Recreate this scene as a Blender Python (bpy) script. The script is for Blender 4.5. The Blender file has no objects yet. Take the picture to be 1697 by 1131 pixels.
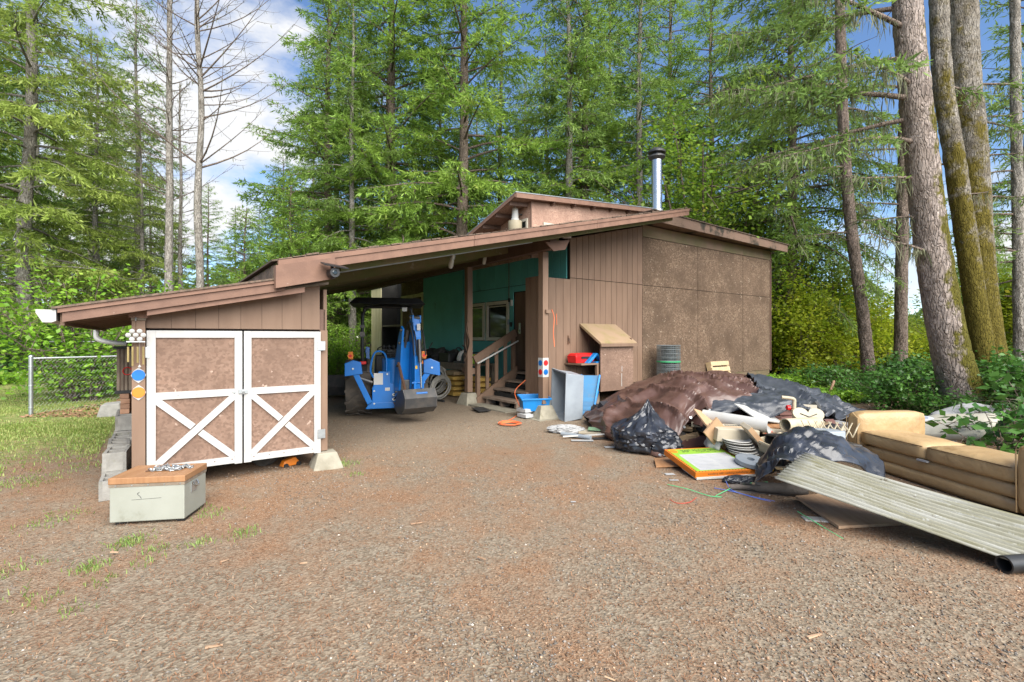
import bpy, bmesh, math, random
import numpy as np
from mathutils import Vector, Matrix, noise as mnoise
R = math.radians
rng = np.random.default_rng(7)
random.seed(7)
scene = bpy.context.scene
COL = scene.collection

# ------------------------------------------------------------------ camera, world, sun, exposure
F, CX, HY, CH = 810.0, 848.5, 560.0, 1.6          # lens in photo pixels, horizon row, eye height
cd = bpy.data.cameras.new('camera'); cam = bpy.data.objects.new('camera', cd); COL.objects.link(cam)
cd.sensor_width = 36.0; cd.lens = F / 1697 * 36; cd.shift_y = -5.5 / 1697
cd.clip_start = 0.05; cd.clip_end = 1500
cam.location = (0, 0, CH); cam.rotation_euler = (R(90), 0, 0)
scene.camera = cam

SUN_EL, SUN_AZ = 40, 152          # azimuth clockwise from +Y (where the camera looks)
wd = bpy.data.worlds.new('World'); scene.world = wd; wd.use_nodes = True
nt = wd.node_tree; nt.nodes.clear()
wo = nt.nodes.new('ShaderNodeOutputWorld'); bg = nt.nodes.new('ShaderNodeBackground')
sky = nt.nodes.new('ShaderNodeTexSky'); sky.sky_type = 'NISHITA'; sky.sun_disc = False
sky.sun_elevation = R(SUN_EL); sky.sun_rotation = R(SUN_AZ); sky.air_density = 1.0; sky.dust_density = 0.0; sky.ozone_density = 5.0; sky.altitude = 600
tcw = nt.nodes.new('ShaderNodeTexCoord'); mpw = nt.nodes.new('ShaderNodeMapping')
mpw.inputs['Scale'].default_value = (1.0, 1.0, 2.2); mpw.inputs['Location'].default_value = (0.139, 1.4475, 1.0285)
nzw = nt.nodes.new('ShaderNodeTexNoise'); nzw.inputs['Scale'].default_value = 1.5; nzw.inputs['Detail'].default_value = 8; nzw.inputs['Roughness'].default_value = 0.55
rpw = nt.nodes.new('ShaderNodeValToRGB'); rpw.color_ramp.elements[0].position = 0.54; rpw.color_ramp.elements[1].position = 0.61
mxw = nt.nodes.new('ShaderNodeMix'); mxw.data_type = 'RGBA'
mxw.inputs[7].default_value = (4.6, 4.65, 4.75, 1)
nt.links.new(tcw.outputs['Generated'], mpw.inputs['Vector']); nt.links.new(mpw.outputs[0], nzw.inputs['Vector'])
nt.links.new(nzw.outputs['Fac'], rpw.inputs['Fac']); nt.links.new(rpw.outputs[0], mxw.inputs[0])
nt.links.new(sky.outputs[0], mxw.inputs[6]); nt.links.new(mxw.outputs[2], bg.inputs['Color'])
bg.inputs['Strength'].default_value = 0.060
nt.links.new(bg.outputs[0], wo.inputs['Surface'])
sl = bpy.data.lights.new('sun', 'SUN'); sun = bpy.data.objects.new('sun', sl); COL.objects.link(sun)
sl.energy = 2.9; sl.angle = R(65); sl.color = (1.0, 0.955, 0.88)
sun.rotation_euler = (R(90 - SUN_EL), 0, R(180 - SUN_AZ))
scene.view_settings.view_transform = 'Standard'; scene.view_settings.look = 'None'
scene.view_settings.gamma = 1.0; scene.view_settings.exposure = 1.86
scene.cycles.max_bounces = 7; scene.cycles.diffuse_bounces = 4; scene.cycles.transparent_max_bounces = 6

# ------------------------------------------------------------------ places
def G(x, y, z=0.0):
    Y = (CH - z) * F / (y - HY); return Vector(((x - CX) / F * Y, Y, z))
C0 = (-2.316, 6.08); HA = math.atan2(.588, .809)       # corner of the shed: origin of the house frame (u, v, z)
def H(u, v, z=0.0):
    return Vector((C0[0] + u * .809 - v * .588, C0[1] + u * .588 + v * .809, z))
def sst(a, b, x): t = np.clip((x - a) / (b - a), 0, 1); return t * t * (3 - 2 * t)
def gz(X, Y):
    X = np.asarray(X, float); Y = np.asarray(Y, float)
    z = .32 * sst(11, 16, Y) * sst(-8.5, -10.5, X) + 1.2 * sst(24, 60, Y)
    z = z + .012 * np.sin(X * 1.7 + .6) * np.sin(Y * 1.3) + .006 * np.sin(X * 4.1 + Y * 3.3)
    return z
def gzf(X, Y): return float(gz(X, Y))

# ------------------------------------------------------------------ mesh helpers
class MB:
    def __init__(s): s.v = []; s.f = []
    def add(s, vs, fs):
        o = len(s.v); s.v += [tuple(p) for p in vs]; s.f += [tuple(i + o for i in f) for f in fs]; return s
    def box(s, x0, x1, y0, y1, z0, z1):
        v = [(x, y, z) for z in (z0, z1) for x, y in ((x0, y0), (x1, y0), (x1, y1), (x0, y1))]
        return s.hexa(v)
    def hexa(s, v):           # 4 bottom corners counter-clockwise, then 4 top
        return s.add(v, [(3, 2, 1, 0), (4, 5, 6, 7), (0, 1, 5, 4), (1, 2, 6, 5), (2, 3, 7, 6), (3, 0, 4, 7)])
    def bar(s, p, q, w, h, up=(0, 0, 1)):
        p = Vector(p); q = Vector(q); d = (q - p).normalized(); u = Vector(up)
        sd = d.cross(u)
        if sd.length < 1e-4: sd = d.cross(Vector((1, 0, 0)))
        sd.normalize(); u = sd.cross(d).normalized()
        a = sd * (w / 2); b = u * (h / 2)
        return s.hexa([p - a - b, p + a - b, q + a - b, q - a - b, p - a + b, p + a + b, q + a + b, q - a + b])
    def tube(s, pts, r, n=8, caps=True, close=False):
        pts = [Vector(p) for p in pts]; m = len(pts); rr = r if hasattr(r, '__len__') else [r] * m
        rings = []; prev = None
        for i, p in enumerate(pts):
            if close: t = pts[(i + 1) % m] - pts[i - 1]
            else: t = pts[min(i + 1, m - 1)] - pts[max(i - 1, 0)]
            if t.length < 1e-7: t = Vector((0, 0, 1))
            t.normalize()
            a = prev if prev is not None else (Vector((0, 0, 1)) if abs(t.z) < .9 else Vector((1, 0, 0)))
            a = (a - t * a.dot(t))
            if a.length < 1e-5: a = t.orthogonal()
            a.normalize(); prev = a; b = t.cross(a)
            rings.append([p + (a * math.cos(2 * math.pi * k / n) + b * math.sin(2 * math.pi * k / n)) * rr[i] for k in range(n)])
        vs = [p for rg in rings for p in rg]; fs = []
        for i in range(m if close else m - 1):
            j = (i + 1) % m
            for k in range(n):
                l = (k + 1) % n; fs.append((i * n + k, i * n + l, j * n + l, j * n + k))
        if caps and not close:
            fs.append(tuple(reversed(range(n)))); fs.append(tuple((m - 1) * n + k for k in range(n)))
        return s.add(vs, fs)
    def lathe(s, prof, n=20, cen=(0, 0, 0), axis='z', caps=True):
        vs = []
        for r, z in prof:
            for k in range(n):
                a = 2 * math.pi * k / n; c, d = r * math.cos(a), r * math.sin(a)
                p = (c, d, z) if axis == 'z' else ((z, c, d) if axis == 'x' else (d, z, c))
                vs.append((p[0] + cen[0], p[1] + cen[1], p[2] + cen[2]))
        fs = []
        for i in range(len(prof) - 1):
            for k in range(n):
                l = (k + 1) % n; fs.append((i * n + k, i * n + l, (i + 1) * n + l, (i + 1) * n + k))
        if caps and prof[0][0] > 1e-6: fs.append(tuple(reversed(range(n))))
        if caps and prof[-1][0] > 1e-6: fs.append(tuple((len(prof) - 1) * n + k for k in range(n)))
        return s.add(vs, fs)
    def prism(s, poly, d, axis='y', at=0.0):     # polygon in the two other axes, extruded by d along axis
        def P(a, b, c): return (a, c, b) if axis == 'y' else ((c, a, b) if axis == 'x' else (a, b, c))
        n = len(poly)
        vs = [P(a, b, at) for a, b in poly] + [P(a, b, at + d) for a, b in poly]
        fs = [tuple(range(n)), tuple(reversed(range(n, 2 * n)))] + [(i, i + n, (i + 1) % n + n, (i + 1) % n) for i in range(n)]
        return s.add(vs, fs)
    def build(s, name, mat, parent=None, loc=None, rot=None, smooth=False, bevel=0, seg=2, fix=True):
        me = bpy.data.meshes.new(name); me.from_pydata(s.v, [], s.f); me.update()
        if fix:
            bm = bmesh.new(); bm.from_mesh(me); bmesh.ops.recalc_face_normals(bm, faces=bm.faces); bm.to_mesh(me); bm.free()
        return obj(name, me, mat, parent, loc, rot, smooth, bevel, seg)
def obj(name, me, mat, parent=None, loc=None, rot=None, smooth=False, bevel=0, seg=2):
    o = bpy.data.objects.new(name, me); COL.objects.link(o)
    if mat is not None and not me.materials: me.materials.append(mat)
    if parent is not None: o.parent = parent
    if loc is not None: o.location = loc
    if rot is not None: o.rotation_euler = rot
    if smooth:
        me.polygons.foreach_set('use_smooth', [True] * len(me.polygons))
        try: me.set_sharp_from_angle(angle=R(42))
        except Exception: pass
    if bevel:
        b = o.modifiers.new('bevel', 'BEVEL'); b.width = bevel; b.segments = seg; b.limit_method = 'ANGLE'; b.angle_limit = R(40)
    return o
def thing(name, label, cat, loc=(0, 0, 0), rot=(0, 0, 0), group=None):
    o = bpy.data.objects.new(name, None); COL.objects.link(o); o.location = loc; o.rotation_euler = rot; o.empty_display_size = .2
    return tag(o, label, cat, group)
def tag(o, label, cat, group=None):
    o['label'] = label; o['category'] = cat
    if group: o['group'] = group
    return o
def kind(o, k): o['kind'] = k; return o
def np_mesh(name, V, Fq, mat, parent=None, cols=None, smooth=False):
    V = np.asarray(V, np.float32).reshape(-1, 3); Fq = np.asarray(Fq, np.int32); k = Fq.shape[1]
    me = bpy.data.meshes.new(name); me.vertices.add(len(V)); me.vertices.foreach_set('co', V.ravel())
    me.loops.add(Fq.size); me.loops.foreach_set('vertex_index', Fq.ravel())
    me.polygons.add(len(Fq)); me.polygons.foreach_set('loop_start', np.arange(0, Fq.size, k, dtype=np.int32))
    try: me.polygons.foreach_set('loop_total', np.full(len(Fq), k, np.int32))
    except Exception: pass
    if smooth: me.polygons.foreach_set('use_smooth', np.ones(len(Fq), bool))
    me.update(calc_edges=True)
    if cols is not None:
        ca = me.color_attributes.new('tint', 'FLOAT_COLOR', 'POINT')
        c4 = np.ones((len(V), 4), np.float32); c4[:, :3] = cols; ca.data.foreach_set('color', c4.ravel())
    return obj(name, me, mat, parent)
def catmull(pts, k=6):
    pts = [Vector(p) for p in pts]; P = [2 * pts[0] - pts[1]] + pts + [2 * pts[-1] - pts[-2]]; out = []
    for i in range(1, len(P) - 2):
        a, b, c, d = P[i - 1:i + 3]
        for j in range(k):
            t = j / k; out.append(.5 * ((2 * b) + (c - a) * t + (2 * a - 5 * b + 4 * c - d) * t * t + (3 * b - a - 3 * c + d) * t ** 3))
    out.append(pts[-1]); return out

# ------------------------------------------------------------------ materials
def newmat(name):
    m = bpy.data.materials.new(name); m.use_nodes = True; n = m.node_tree
    return m, n, n.nodes['Principled BSDF'], n.nodes['Material Output']
def N(n, t, **kw):
    x = n.nodes.new(t)
    for k, v in kw.items(): x.inputs[k].default_value = v
    return x
def mixc(n, fac, a, b):
    x = n.nodes.new('ShaderNodeMix'); x.data_type = 'RGBA'
    for i, s in ((0, fac), (6, a), (7, b)):
        if hasattr(s, 'links'): n.links.new(s, x.inputs[i])
        elif i == 0: x.inputs[0].default_value = s
        else: x.inputs[i].default_value = (*s, 1)
    return x.outputs[2]
def ramp(n, src, a, b):
    r = n.nodes.new('ShaderNodeMapRange'); r.interpolation_type = 'SMOOTHSTEP'; n.links.new(src, r.inputs[0])
    r.inputs[1].default_value = a; r.inputs[2].default_value = b; return r.outputs[0]
def coords(n, stretch=(1, 1, 1), rand=True, world=False):
    tc = n.nodes.new('ShaderNodeTexCoord'); mp = n.nodes.new('ShaderNodeMapping'); mp.inputs['Scale'].default_value = stretch
    n.links.new(tc.outputs['Object'], mp.inputs['Vector'])
    if rand:
        oi = n.nodes.new('ShaderNodeObjectInfo'); mu = n.nodes.new('ShaderNodeMath'); mu.operation = 'MULTIPLY'; mu.inputs[1].default_value = 37.0
        n.links.new(oi.outputs['Random'], mu.inputs[0]); n.links.new(mu.outputs[0], mp.inputs['Location'])
    return mp.outputs[0]
def noise(n, co, sc, det=4, rough=.55):
    x = N(n, 'ShaderNodeTexNoise', Scale=sc, Detail=det, Roughness=rough); n.links.new(co, x.inputs['Vector']); return x.outputs['Fac']
def bump(n, bs, h, st, dist=.01):
    b = N(n, 'ShaderNodeBump', Strength=st, Distance=dist); n.links.new(h, b.inputs['Height']); n.links.new(b.outputs[0], bs.inputs['Normal']); return b
def M(name, col, rough=.6, col2=None, scale=6, lo=.35, hi=.7, stretch=(1, 1, 1), bmp=.15, bsc=40, metal=0, dirt=None, dsc=3, dlo=.55, dhi=.75, spec=.4, vary=.12, dist=.01, rand=True):
    m, n, bs, out = newmat(name); co = coords(n, stretch, rand)
    c2 = col2 or tuple(x * .72 for x in col)
    c = mixc(n, ramp(n, noise(n, co, scale, 6), lo, hi), col, c2)
    if dirt:
        co2 = coords(n, (1, 1, 1), rand); c = mixc(n, ramp(n, noise(n, co2, dsc, 8, .65), dlo, dhi), c, dirt)
    if vary:
        oi = n.nodes.new('ShaderNodeObjectInfo'); mr = n.nodes.new('ShaderNodeMapRange'); n.links.new(oi.outputs['Random'], mr.inputs[0])
        mr.inputs[3].default_value = 1 - vary; mr.inputs[4].default_value = 1 + vary * .6
        vm = n.nodes.new('ShaderNodeVectorMath'); vm.operation = 'SCALE'; n.links.new(c, vm.inputs[0]); n.links.new(mr.outputs[0], vm.inputs['Scale']); c = vm.outputs[0]
    n.links.new(c, bs.inputs['Base Color']); bs.inputs['Roughness'].default_value = rough; bs.inputs['Metallic'].default_value = metal
    bs.inputs['Specular IOR Level'].default_value = spec
    if bmp: bump(n, bs, noise(n, co, bsc, 5), bmp, dist)
    return m
def leafmat(name, a, b, c=None, trans=.35, rough=.5, scale=.7):
    """foliage: two greens by clump, per-leaf tint attribute, light passing through"""
    m, n, bs, out = newmat(name); co = coords(n, (1, 1, 1), True)
    col = mixc(n, ramp(n, noise(n, co, scale, 3), .38, .64), a, b)
    if c: col = mixc(n, ramp(n, noise(n, co, scale * 2.7, 2), .60, .72), col, c)
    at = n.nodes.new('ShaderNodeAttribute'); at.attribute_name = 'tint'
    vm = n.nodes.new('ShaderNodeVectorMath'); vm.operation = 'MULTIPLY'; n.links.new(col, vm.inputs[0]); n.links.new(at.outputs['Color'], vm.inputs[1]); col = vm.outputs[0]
    n.links.new(col, bs.inputs['Base Color']); bs.inputs['Roughness'].default_value = rough; bs.inputs['Specular IOR Level'].default_value = .3
    tr = n.nodes.new('ShaderNodeBsdfTranslucent'); n.links.new(col, tr.inputs['Color'])
    ms = n.nodes.new('ShaderNodeMixShader'); ms.inputs[0].default_value = trans
    n.links.new(bs.outputs[0], ms.inputs[1]); n.links.new(tr.outputs[0], ms.inputs[2]); n.links.new(ms.outputs[0], out.inputs['Surface'])
    return m
def osb(name, a, b, chip, chipat=.93):
    m, n, bs, out = newmat(name); co = coords(n, (1, 1, 1), False)
    cols = []
    for i, (rot, sc) in enumerate(((.3, (16, 40, 26)), (1.2, (38, 16, 44)))):
        mp = n.nodes.new('ShaderNodeMapping'); mp.inputs['Rotation'].default_value = (rot, rot * .7, rot); mp.inputs['Scale'].default_value = sc; n.links.new(co, mp.inputs['Vector'])
        v = N(n, 'ShaderNodeTexVoronoi', Scale=1.0); n.links.new(mp.outputs[0], v.inputs['Vector']); sp = n.nodes.new('ShaderNodeSeparateColor'); n.links.new(v.outputs['Color'], sp.inputs[0]); cols.append(sp.outputs)
    c = mixc(n, cols[0][0], a, b); c = mixc(n, ramp(n, cols[1][1], .35, .9), c, tuple(x * .75 for x in a))
    c = mixc(n, ramp(n, noise(n, co, 1.3, 6, .65), .35, .75), c, tuple(x * .62 for x in a))
    gt = n.nodes.new('ShaderNodeMath'); gt.operation = 'GREATER_THAN'; gt.inputs[1].default_value = chipat; n.links.new(cols[1][0], gt.inputs[0])
    mm = n.nodes.new('ShaderNodeMath'); mm.operation = 'MULTIPLY'; n.links.new(gt.outputs[0], mm.inputs[0]); n.links.new(ramp(n, noise(n, co, 7, 2), .55, .68), mm.inputs[1])
    c = mixc(n, mm.outputs[0], c, chip)
    n.links.new(c, bs.inputs['Base Color']); bs.inputs['Roughness'].default_value = .8; bs.inputs['Specular IOR Level'].default_value = .25
    bump(n, bs, cols[0][1], .35, .006)
    return m
def plastic_sheet(name, a, b, rough=.28, sc=9, st=.5):
    m, n, bs, out = newmat(name); co = coords(n, (1, 1, 1), True)
    c = mixc(n, ramp(n, noise(n, co, 3, 6, .6), .42, .66), a, b); n.links.new(c, bs.inputs['Base Color'])
    r = n.nodes.new('ShaderNodeMapRange'); n.links.new(noise(n, co, 5, 4), r.inputs[0]); r.inputs[3].default_value = rough * .7; r.inputs[4].default_value = rough * 1.7
    n.links.new(r.outputs[0], bs.inputs['Roughness']); bs.inputs['Specular IOR Level'].default_value = .6
    mp = n.nodes.new('ShaderNodeMapping'); mp.inputs['Scale'].default_value = (1, 1.6, .6); mp.inputs['Rotation'].default_value = (.4, .2, .7); n.links.new(co, mp.inputs['Vector'])
    x = N(n, 'ShaderNodeTexNoise', Scale=sc, Detail=3, Distortion=1.4); x.noise_type = 'RIDGED_MULTIFRACTAL'; n.links.new(mp.outputs[0], x.inputs['Vector'])
    bump(n, bs, x.outputs['Fac'], st, .02)
    return m

MT = {}
MT['brown'] = M('brown paint', (.20, .127, .084), .7, (.17, .105, .068), 2.5, .3, .7, (3, 3, .5), .12, 60, dirt=(.13, .085, .06), dsc=2.2, dlo=.58, dhi=.85, vary=.08)
MT['brown_dark'] = M('dark brown stain', (.13, .075, .052), .65, (.10, .056, .04), 3, .3, .7, (2, 2, .5), .15, 50, vary=.08)
MT['fascia'] = M('weathered brown paint', (.20, .112, .076), .7, (.16, .088, .06), 5, .35, .65, (1, 1, 1), .2, 45, dirt=(.34, .25, .20), dsc=9, dlo=.68, dhi=.74)
MT['moss_wood'] = M('mossy soffit wood', (.135, .105, .05), .85, (.10, .105, .035), 2.2, .35, .62, (1, 1, 1), .3, 35, dirt=(.21, .17, .12), dsc=5, dlo=.6, dhi=.72)
MT['moss_fascia'] = M('dirty brown paint with moss', (.19, .12, .085), .8, (.17, .11, .075), 3, .35, .65, (1, 1, 1), .25, 30, dirt=(.03, .026, .016), dsc=1.6, dlo=.50, dhi=.62, rand=False)
MT['frieze'] = M('green stained board', (.19, .125, .085), .8, (.135, .115, .055), 2, .3, .7, (1, 1, 1), .2, 30)
MT['shingle'] = M('brown asphalt shingle', (.17, .115, .085), .95, (.09, .07, .05), 30, .35, .65, (1, 1, 1), .5, 120, vary=.35)
MT['osb'] = osb('brown painted strand board', (.145, .094, .060), (.235, .165, .112), (.40, .32, .24), .95)
MT['osb_door'] = osb('brown strand board door', (.215, .135, .096), (.245, .160, .116), (.38, .28, .22), .97)
MT['osb_raw'] = osb('raw strand board', (.30, .19, .11), (.42, .28, .16), (.5, .4, .3), .96)
MT['osb_pink'] = osb('pinkish strand board', (.40, .245, .18), (.46, .30, .225), (.55, .42, .34), .96)
MT['teal'] = M('teal paint', (.10, .37, .36), .6, (.08, .30, .29), 1.2, .3, .75, (1, 1, 1), .06, 60, dirt=(.035, .10, .085), dsc=1.4, dlo=.6, dhi=.85, vary=.06)
MT['cream'] = M('cream paint', (.52, .47, .29), .6, (.42, .37, .21), 3, .3, .7, (2, 2, .5))
MT['white'] = M('white paint', (.42, .41, .39), .5, (.36, .35, .325), 4, .4, .75, (1, 1, 1), .08, 50, dirt=(.27, .22, .18), dsc=9, dlo=.66, dhi=.80, vary=.04)
MT['white_plastic'] = M('white plastic', (.48, .47, .44), .4, (.41, .40, .36), 4, .4, .8, bmp=.03)
MT['offwhite'] = M('ivory plastic', (.42, .36, .25), .45, (.35, .29, .19), 4, .4, .8, bmp=.05)
MT['concrete'] = M('concrete', (.29, .265, .205), .9, (.22, .20, .15), 7, .35, .7, bmp=.4, bsc=60, dirt=(.17, .15, .10), dsc=4)
MT['cinder'] = M('cinder block', (.28, .268, .24), .95, (.21, .20, .18), 9, .35, .7, bmp=.5, bsc=90, dirt=(.15, .15, .10), dsc=3)
MT['wood'] = M('aged wood', (.30, .19, .115), .75, (.22, .13, .075), 5, .35, .65, (1, 8, 1), .2, 40)
MT['grey_wood'] = M('weathered grey wood', (.24, .19, .14), .85, (.16, .125, .09), 5, .35, .65, (1, 6, 1), .3, 40)
MT['tread'] = M('worn stair tread', (.30, .225, .17), .85, (.21, .15, .11), 4, .35, .65, (1, 1, 1), .3, 40)
MT['plywood'] = M('plywood', (.38, .255, .16), .7, (.32, .20, .12), 3, .35, .65, (8, 1, 1), .12, 30)
MT['orange_wood'] = M('orange stained wood', (.36, .19, .09), .5, (.30, .15, .068), 3, .35, .65, (8, 1.2, 1), .1, 30)
MT['new_wood'] = M('new pine', (.58, .45, .27), .7, (.48, .35, .19), 4, .35, .65, (8, 1, 1), .1, 30)
MT['galv'] = M('galvanised steel', (.46, .48, .48), .38, (.38, .40, .40), 12, .35, .65, bmp=.05, metal=.75)
MT['steel'] = M('bright steel', (.50, .50, .49), .27, (.5, .5, .5), 6, .3, .7, bmp=.04, metal=1.0)
MT['dark_steel'] = M('dark steel', (.07, .07, .07), .4, (.11, .10, .09), 6, .4, .7, bmp=.1, metal=.5)
MT['rust'] = M('rusty iron', (.16, .085, .05), .7, (.09, .055, .04), 12, metal=.4)
MT['black'] = M('black plastic', (.014, .014, .015), .42, (.024, .024, .024), 6, bmp=.06)
MT['black_matte'] = M('black cloth', (.020, .019, .019), .85, (.035, .033, .03), 8, bmp=.2)
MT['rubber'] = M('tyre rubber', (.060, .053, .046), .85, (.10, .084, .068), 5, .4, .7, bmp=.2, bsc=30)
MT['blue'] = M('blue machine paint', (.004, .125, .42), .33, (.006, .108, .35), 3, .35, .75, bmp=.02, spec=.5, dirt=(.07, .09, .14), dsc=9, dlo=.62, dhi=.85)
MT['blue_plastic'] = M('blue plastic', (.012, .21, .54), .4, (.016, .17, .45), 4, bmp=.03)
MT['ramp_blue'] = M('dusty blue plastic', (.03, .17, .34), .5, (.04, .14, .27), 4, bmp=.05, dirt=(.12, .16, .18), dsc=3)
MT['red'] = M('red plastic', (.60, .015, .015), .4, (.48, .012, .012), 4, bmp=.03)
MT['orange'] = M('orange plastic', (.66, .19, .018), .45, (.58, .16, .014), 4, bmp=.03)
MT['orange_cord'] = M('orange cord', (.72, .17, .06), .5, (.6, .13, .05), 4, bmp=.03)
MT['yellow'] = M('yellow paint', (.72, .45, .02), .45, (.62, .37, .015), 4, bmp=.03)
MT['lime'] = M('lime packaging', (.26, .46, .05), .45, (.23, .41, .04), 4, bmp=.02)
MT['green'] = M('green plastic', (.04, .36, .14), .5, (.03, .3, .11), 4, bmp=.02)
MT['pale_green'] = M('faded green board', (.19, .31, .19), .7, (.16, .27, .16), 4)
MT['sack'] = M('yellow paper sack', (.52, .33, .08), .8, (.42, .26, .06), 6, .35, .65, bmp=.4, bsc=14, dist=.03)
MT['sack_top'] = M('dusty paper sack', (.36, .28, .16), .85, (.29, .21, .12), 6, .35, .65, bmp=.4, bsc=14, dist=.03)
MT['hose'] = M('grey hose', (.34, .32, .28), .6, (.25, .235, .205), 6)
MT['grey_plastic'] = M('grey plastic tote', (.27, .30, .325), .42, (.22, .245, .27), 3, bmp=.03)
MT['chest'] = M('pale green painted steel', (.33, .335, .285), .5, (.29, .295, .245), 2, .35, .7, bmp=.05, dirt=(.19, .185, .135), dsc=4, dlo=.58, dhi=.82)
MT['leather'] = M('tan vinyl', (.42, .285, .142), .42, (.37, .24, .112), 3, .35, .7, bmp=.5, bsc=11, dist=.025, dirt=(.25, .15, .065), dsc=3.5, dlo=.52, dhi=.80, vary=.05)
MT['leather_seam'] = M('dark seam', (.12, .075, .035), .7, bmp=0)
MT['cardboard'] = M('cardboard', (.42, .27, .15), .85, (.36, .22, .12), 4, bmp=.08)
MT['carton'] = M('cream carton', (.40, .35, .26), .8, (.35, .30, .22), 4, bmp=.06)
MT['paper'] = M('paper', (.37, .37, .365), .8, (.33, .33, .325), 5, bmp=.1)
MT['cloth_grey'] = M('grey patterned cloth', (.33, .35, .38), .9, (.18, .20, .25), 14, .45, .6, bmp=.5, bsc=12, dist=.03)
MT['mattress'] = M('old mattress cloth', (.43, .40, .32), .9, (.38, .37, .31), 3, bmp=.3, bsc=9, dist=.02)
MT['mat_roll'] = M('grey brown carpet', (.15, .125, .105), .95, (.11, .09, .075), 20, bmp=.5, bsc=90)
MT['fibreglass'] = M('weathered corrugated sheet', (.36, .35, .29), .6, (.27, .26, .185), 5, .35, .65, (1, 1, 1), .2, 60, dirt=(.115, .11, .035), dsc=6, dlo=.46, dhi=.64)
def sheet_mat():      # local x runs along the sheet
    m, n, bs, out = newmat('weathered corrugated sheet'); co = coords(n, (1, 1, 1), False); cs = coords(n, (.7, 11, 1), False)
    c = mixc(n, ramp(n, noise(n, cs, 2.2, 6, .65), .36, .62), (.27, .265, .23), (.17, .16, .105)); c = mixc(n, ramp(n, noise(n, cs, 2.6, 7, .7), .54, .66), c, (.125, .115, .05)); c = mixc(n, ramp(n, noise(n, co, 14, 7, .7), .60, .68), c, (.33, .33, .30)); c = mixc(n, ramp(n, noise(n, co, 5, 6, .75), .62, .69), c, (.07, .055, .03))
    n.links.new(c, bs.inputs['Base Color']); bs.inputs['Roughness'].default_value = .6; bump(n, bs, noise(n, co, 60, 4), .2, .01); return m
MT['fibreglass'] = sheet_mat()
MT['rope_green'] = M('green twine', (.10, .55, .22), .6, bmp=0); MT['rope_blue'] = M('blue twine', (.12, .20, .62), .6, bmp=0); MT['rope_red'] = M('red twine', (.62, .07, .04), .6, bmp=0)
MT['tarp'] = plastic_sheet('brown tarp', (.082, .042, .031), (.115, .064, .050), .33, 5, .22)
MT['tarp_black'] = plastic_sheet('black tarp', (.030, .034, .042), (.055, .060, .070), .34, 5, .22)
MT['bag'] = plastic_sheet('black bin bag', (.014, .016, .021), (.03, .034, .045), .26, 7, .3)
MT['lid_wood'] = M('mossy brown lid', (.27, .185, .115), .85, (.23, .17, .085), 3, bmp=.3, bsc=40, dirt=(.19, .165, .06), dsc=3, dlo=.55, dhi=.75)
MT['dull_wire'] = M('dull grey wire', (.23, .26, .26), .75, (.17, .19, .19), 12, bmp=0, metal=.2)
MT['fence_wire'] = M('fence wire', (.30, .32, .31), .6, (.22, .23, .22), 12, bmp=0, metal=.5)
MT['stone'] = M('pale rock', (.42, .36, .32), .9, (.30, .26, .23), 3, bmp=.5, bsc=14, dist=.03)
MT['brick'] = M('tan brick', (.38, .22, .14), .9, (.30, .165, .10), 8, bmp=.4, bsc=60, vary=.25)
MT['rim'] = M('grey wheel rim', (.38, .36, .30), .5, (.30, .28, .24), 6)
MT['glass_lamp'] = M('lamp glass', (.55, .55, .50), .12, (.45, .45, .4), 6, bmp=0)
m, n, bs, out = newmat('dark window glass'); MT['glass'] = m
bs.inputs['Base Color'].default_value = (.018, .022, .022, 1); bs.inputs['Roughness'].default_value = .06; bs.inputs['Specular IOR Level'].default_value = .6
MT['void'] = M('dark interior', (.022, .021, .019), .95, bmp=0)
MT['brass'] = M('brass tube', (.62, .46, .20), .3, metal=.8, bmp=0)
MT['tintcol'] = None
m, n, bs, out = newmat('tinted small pieces'); MT['tint'] = m
at = n.nodes.new('ShaderNodeAttribute'); at.attribute_name = 'tint'; n.links.new(at.outputs['Color'], bs.inputs['Base Color']); bs.inputs['Roughness'].default_value = .85; bs.inputs['Specular IOR Level'].default_value = .25
del MT['tintcol']
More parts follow.
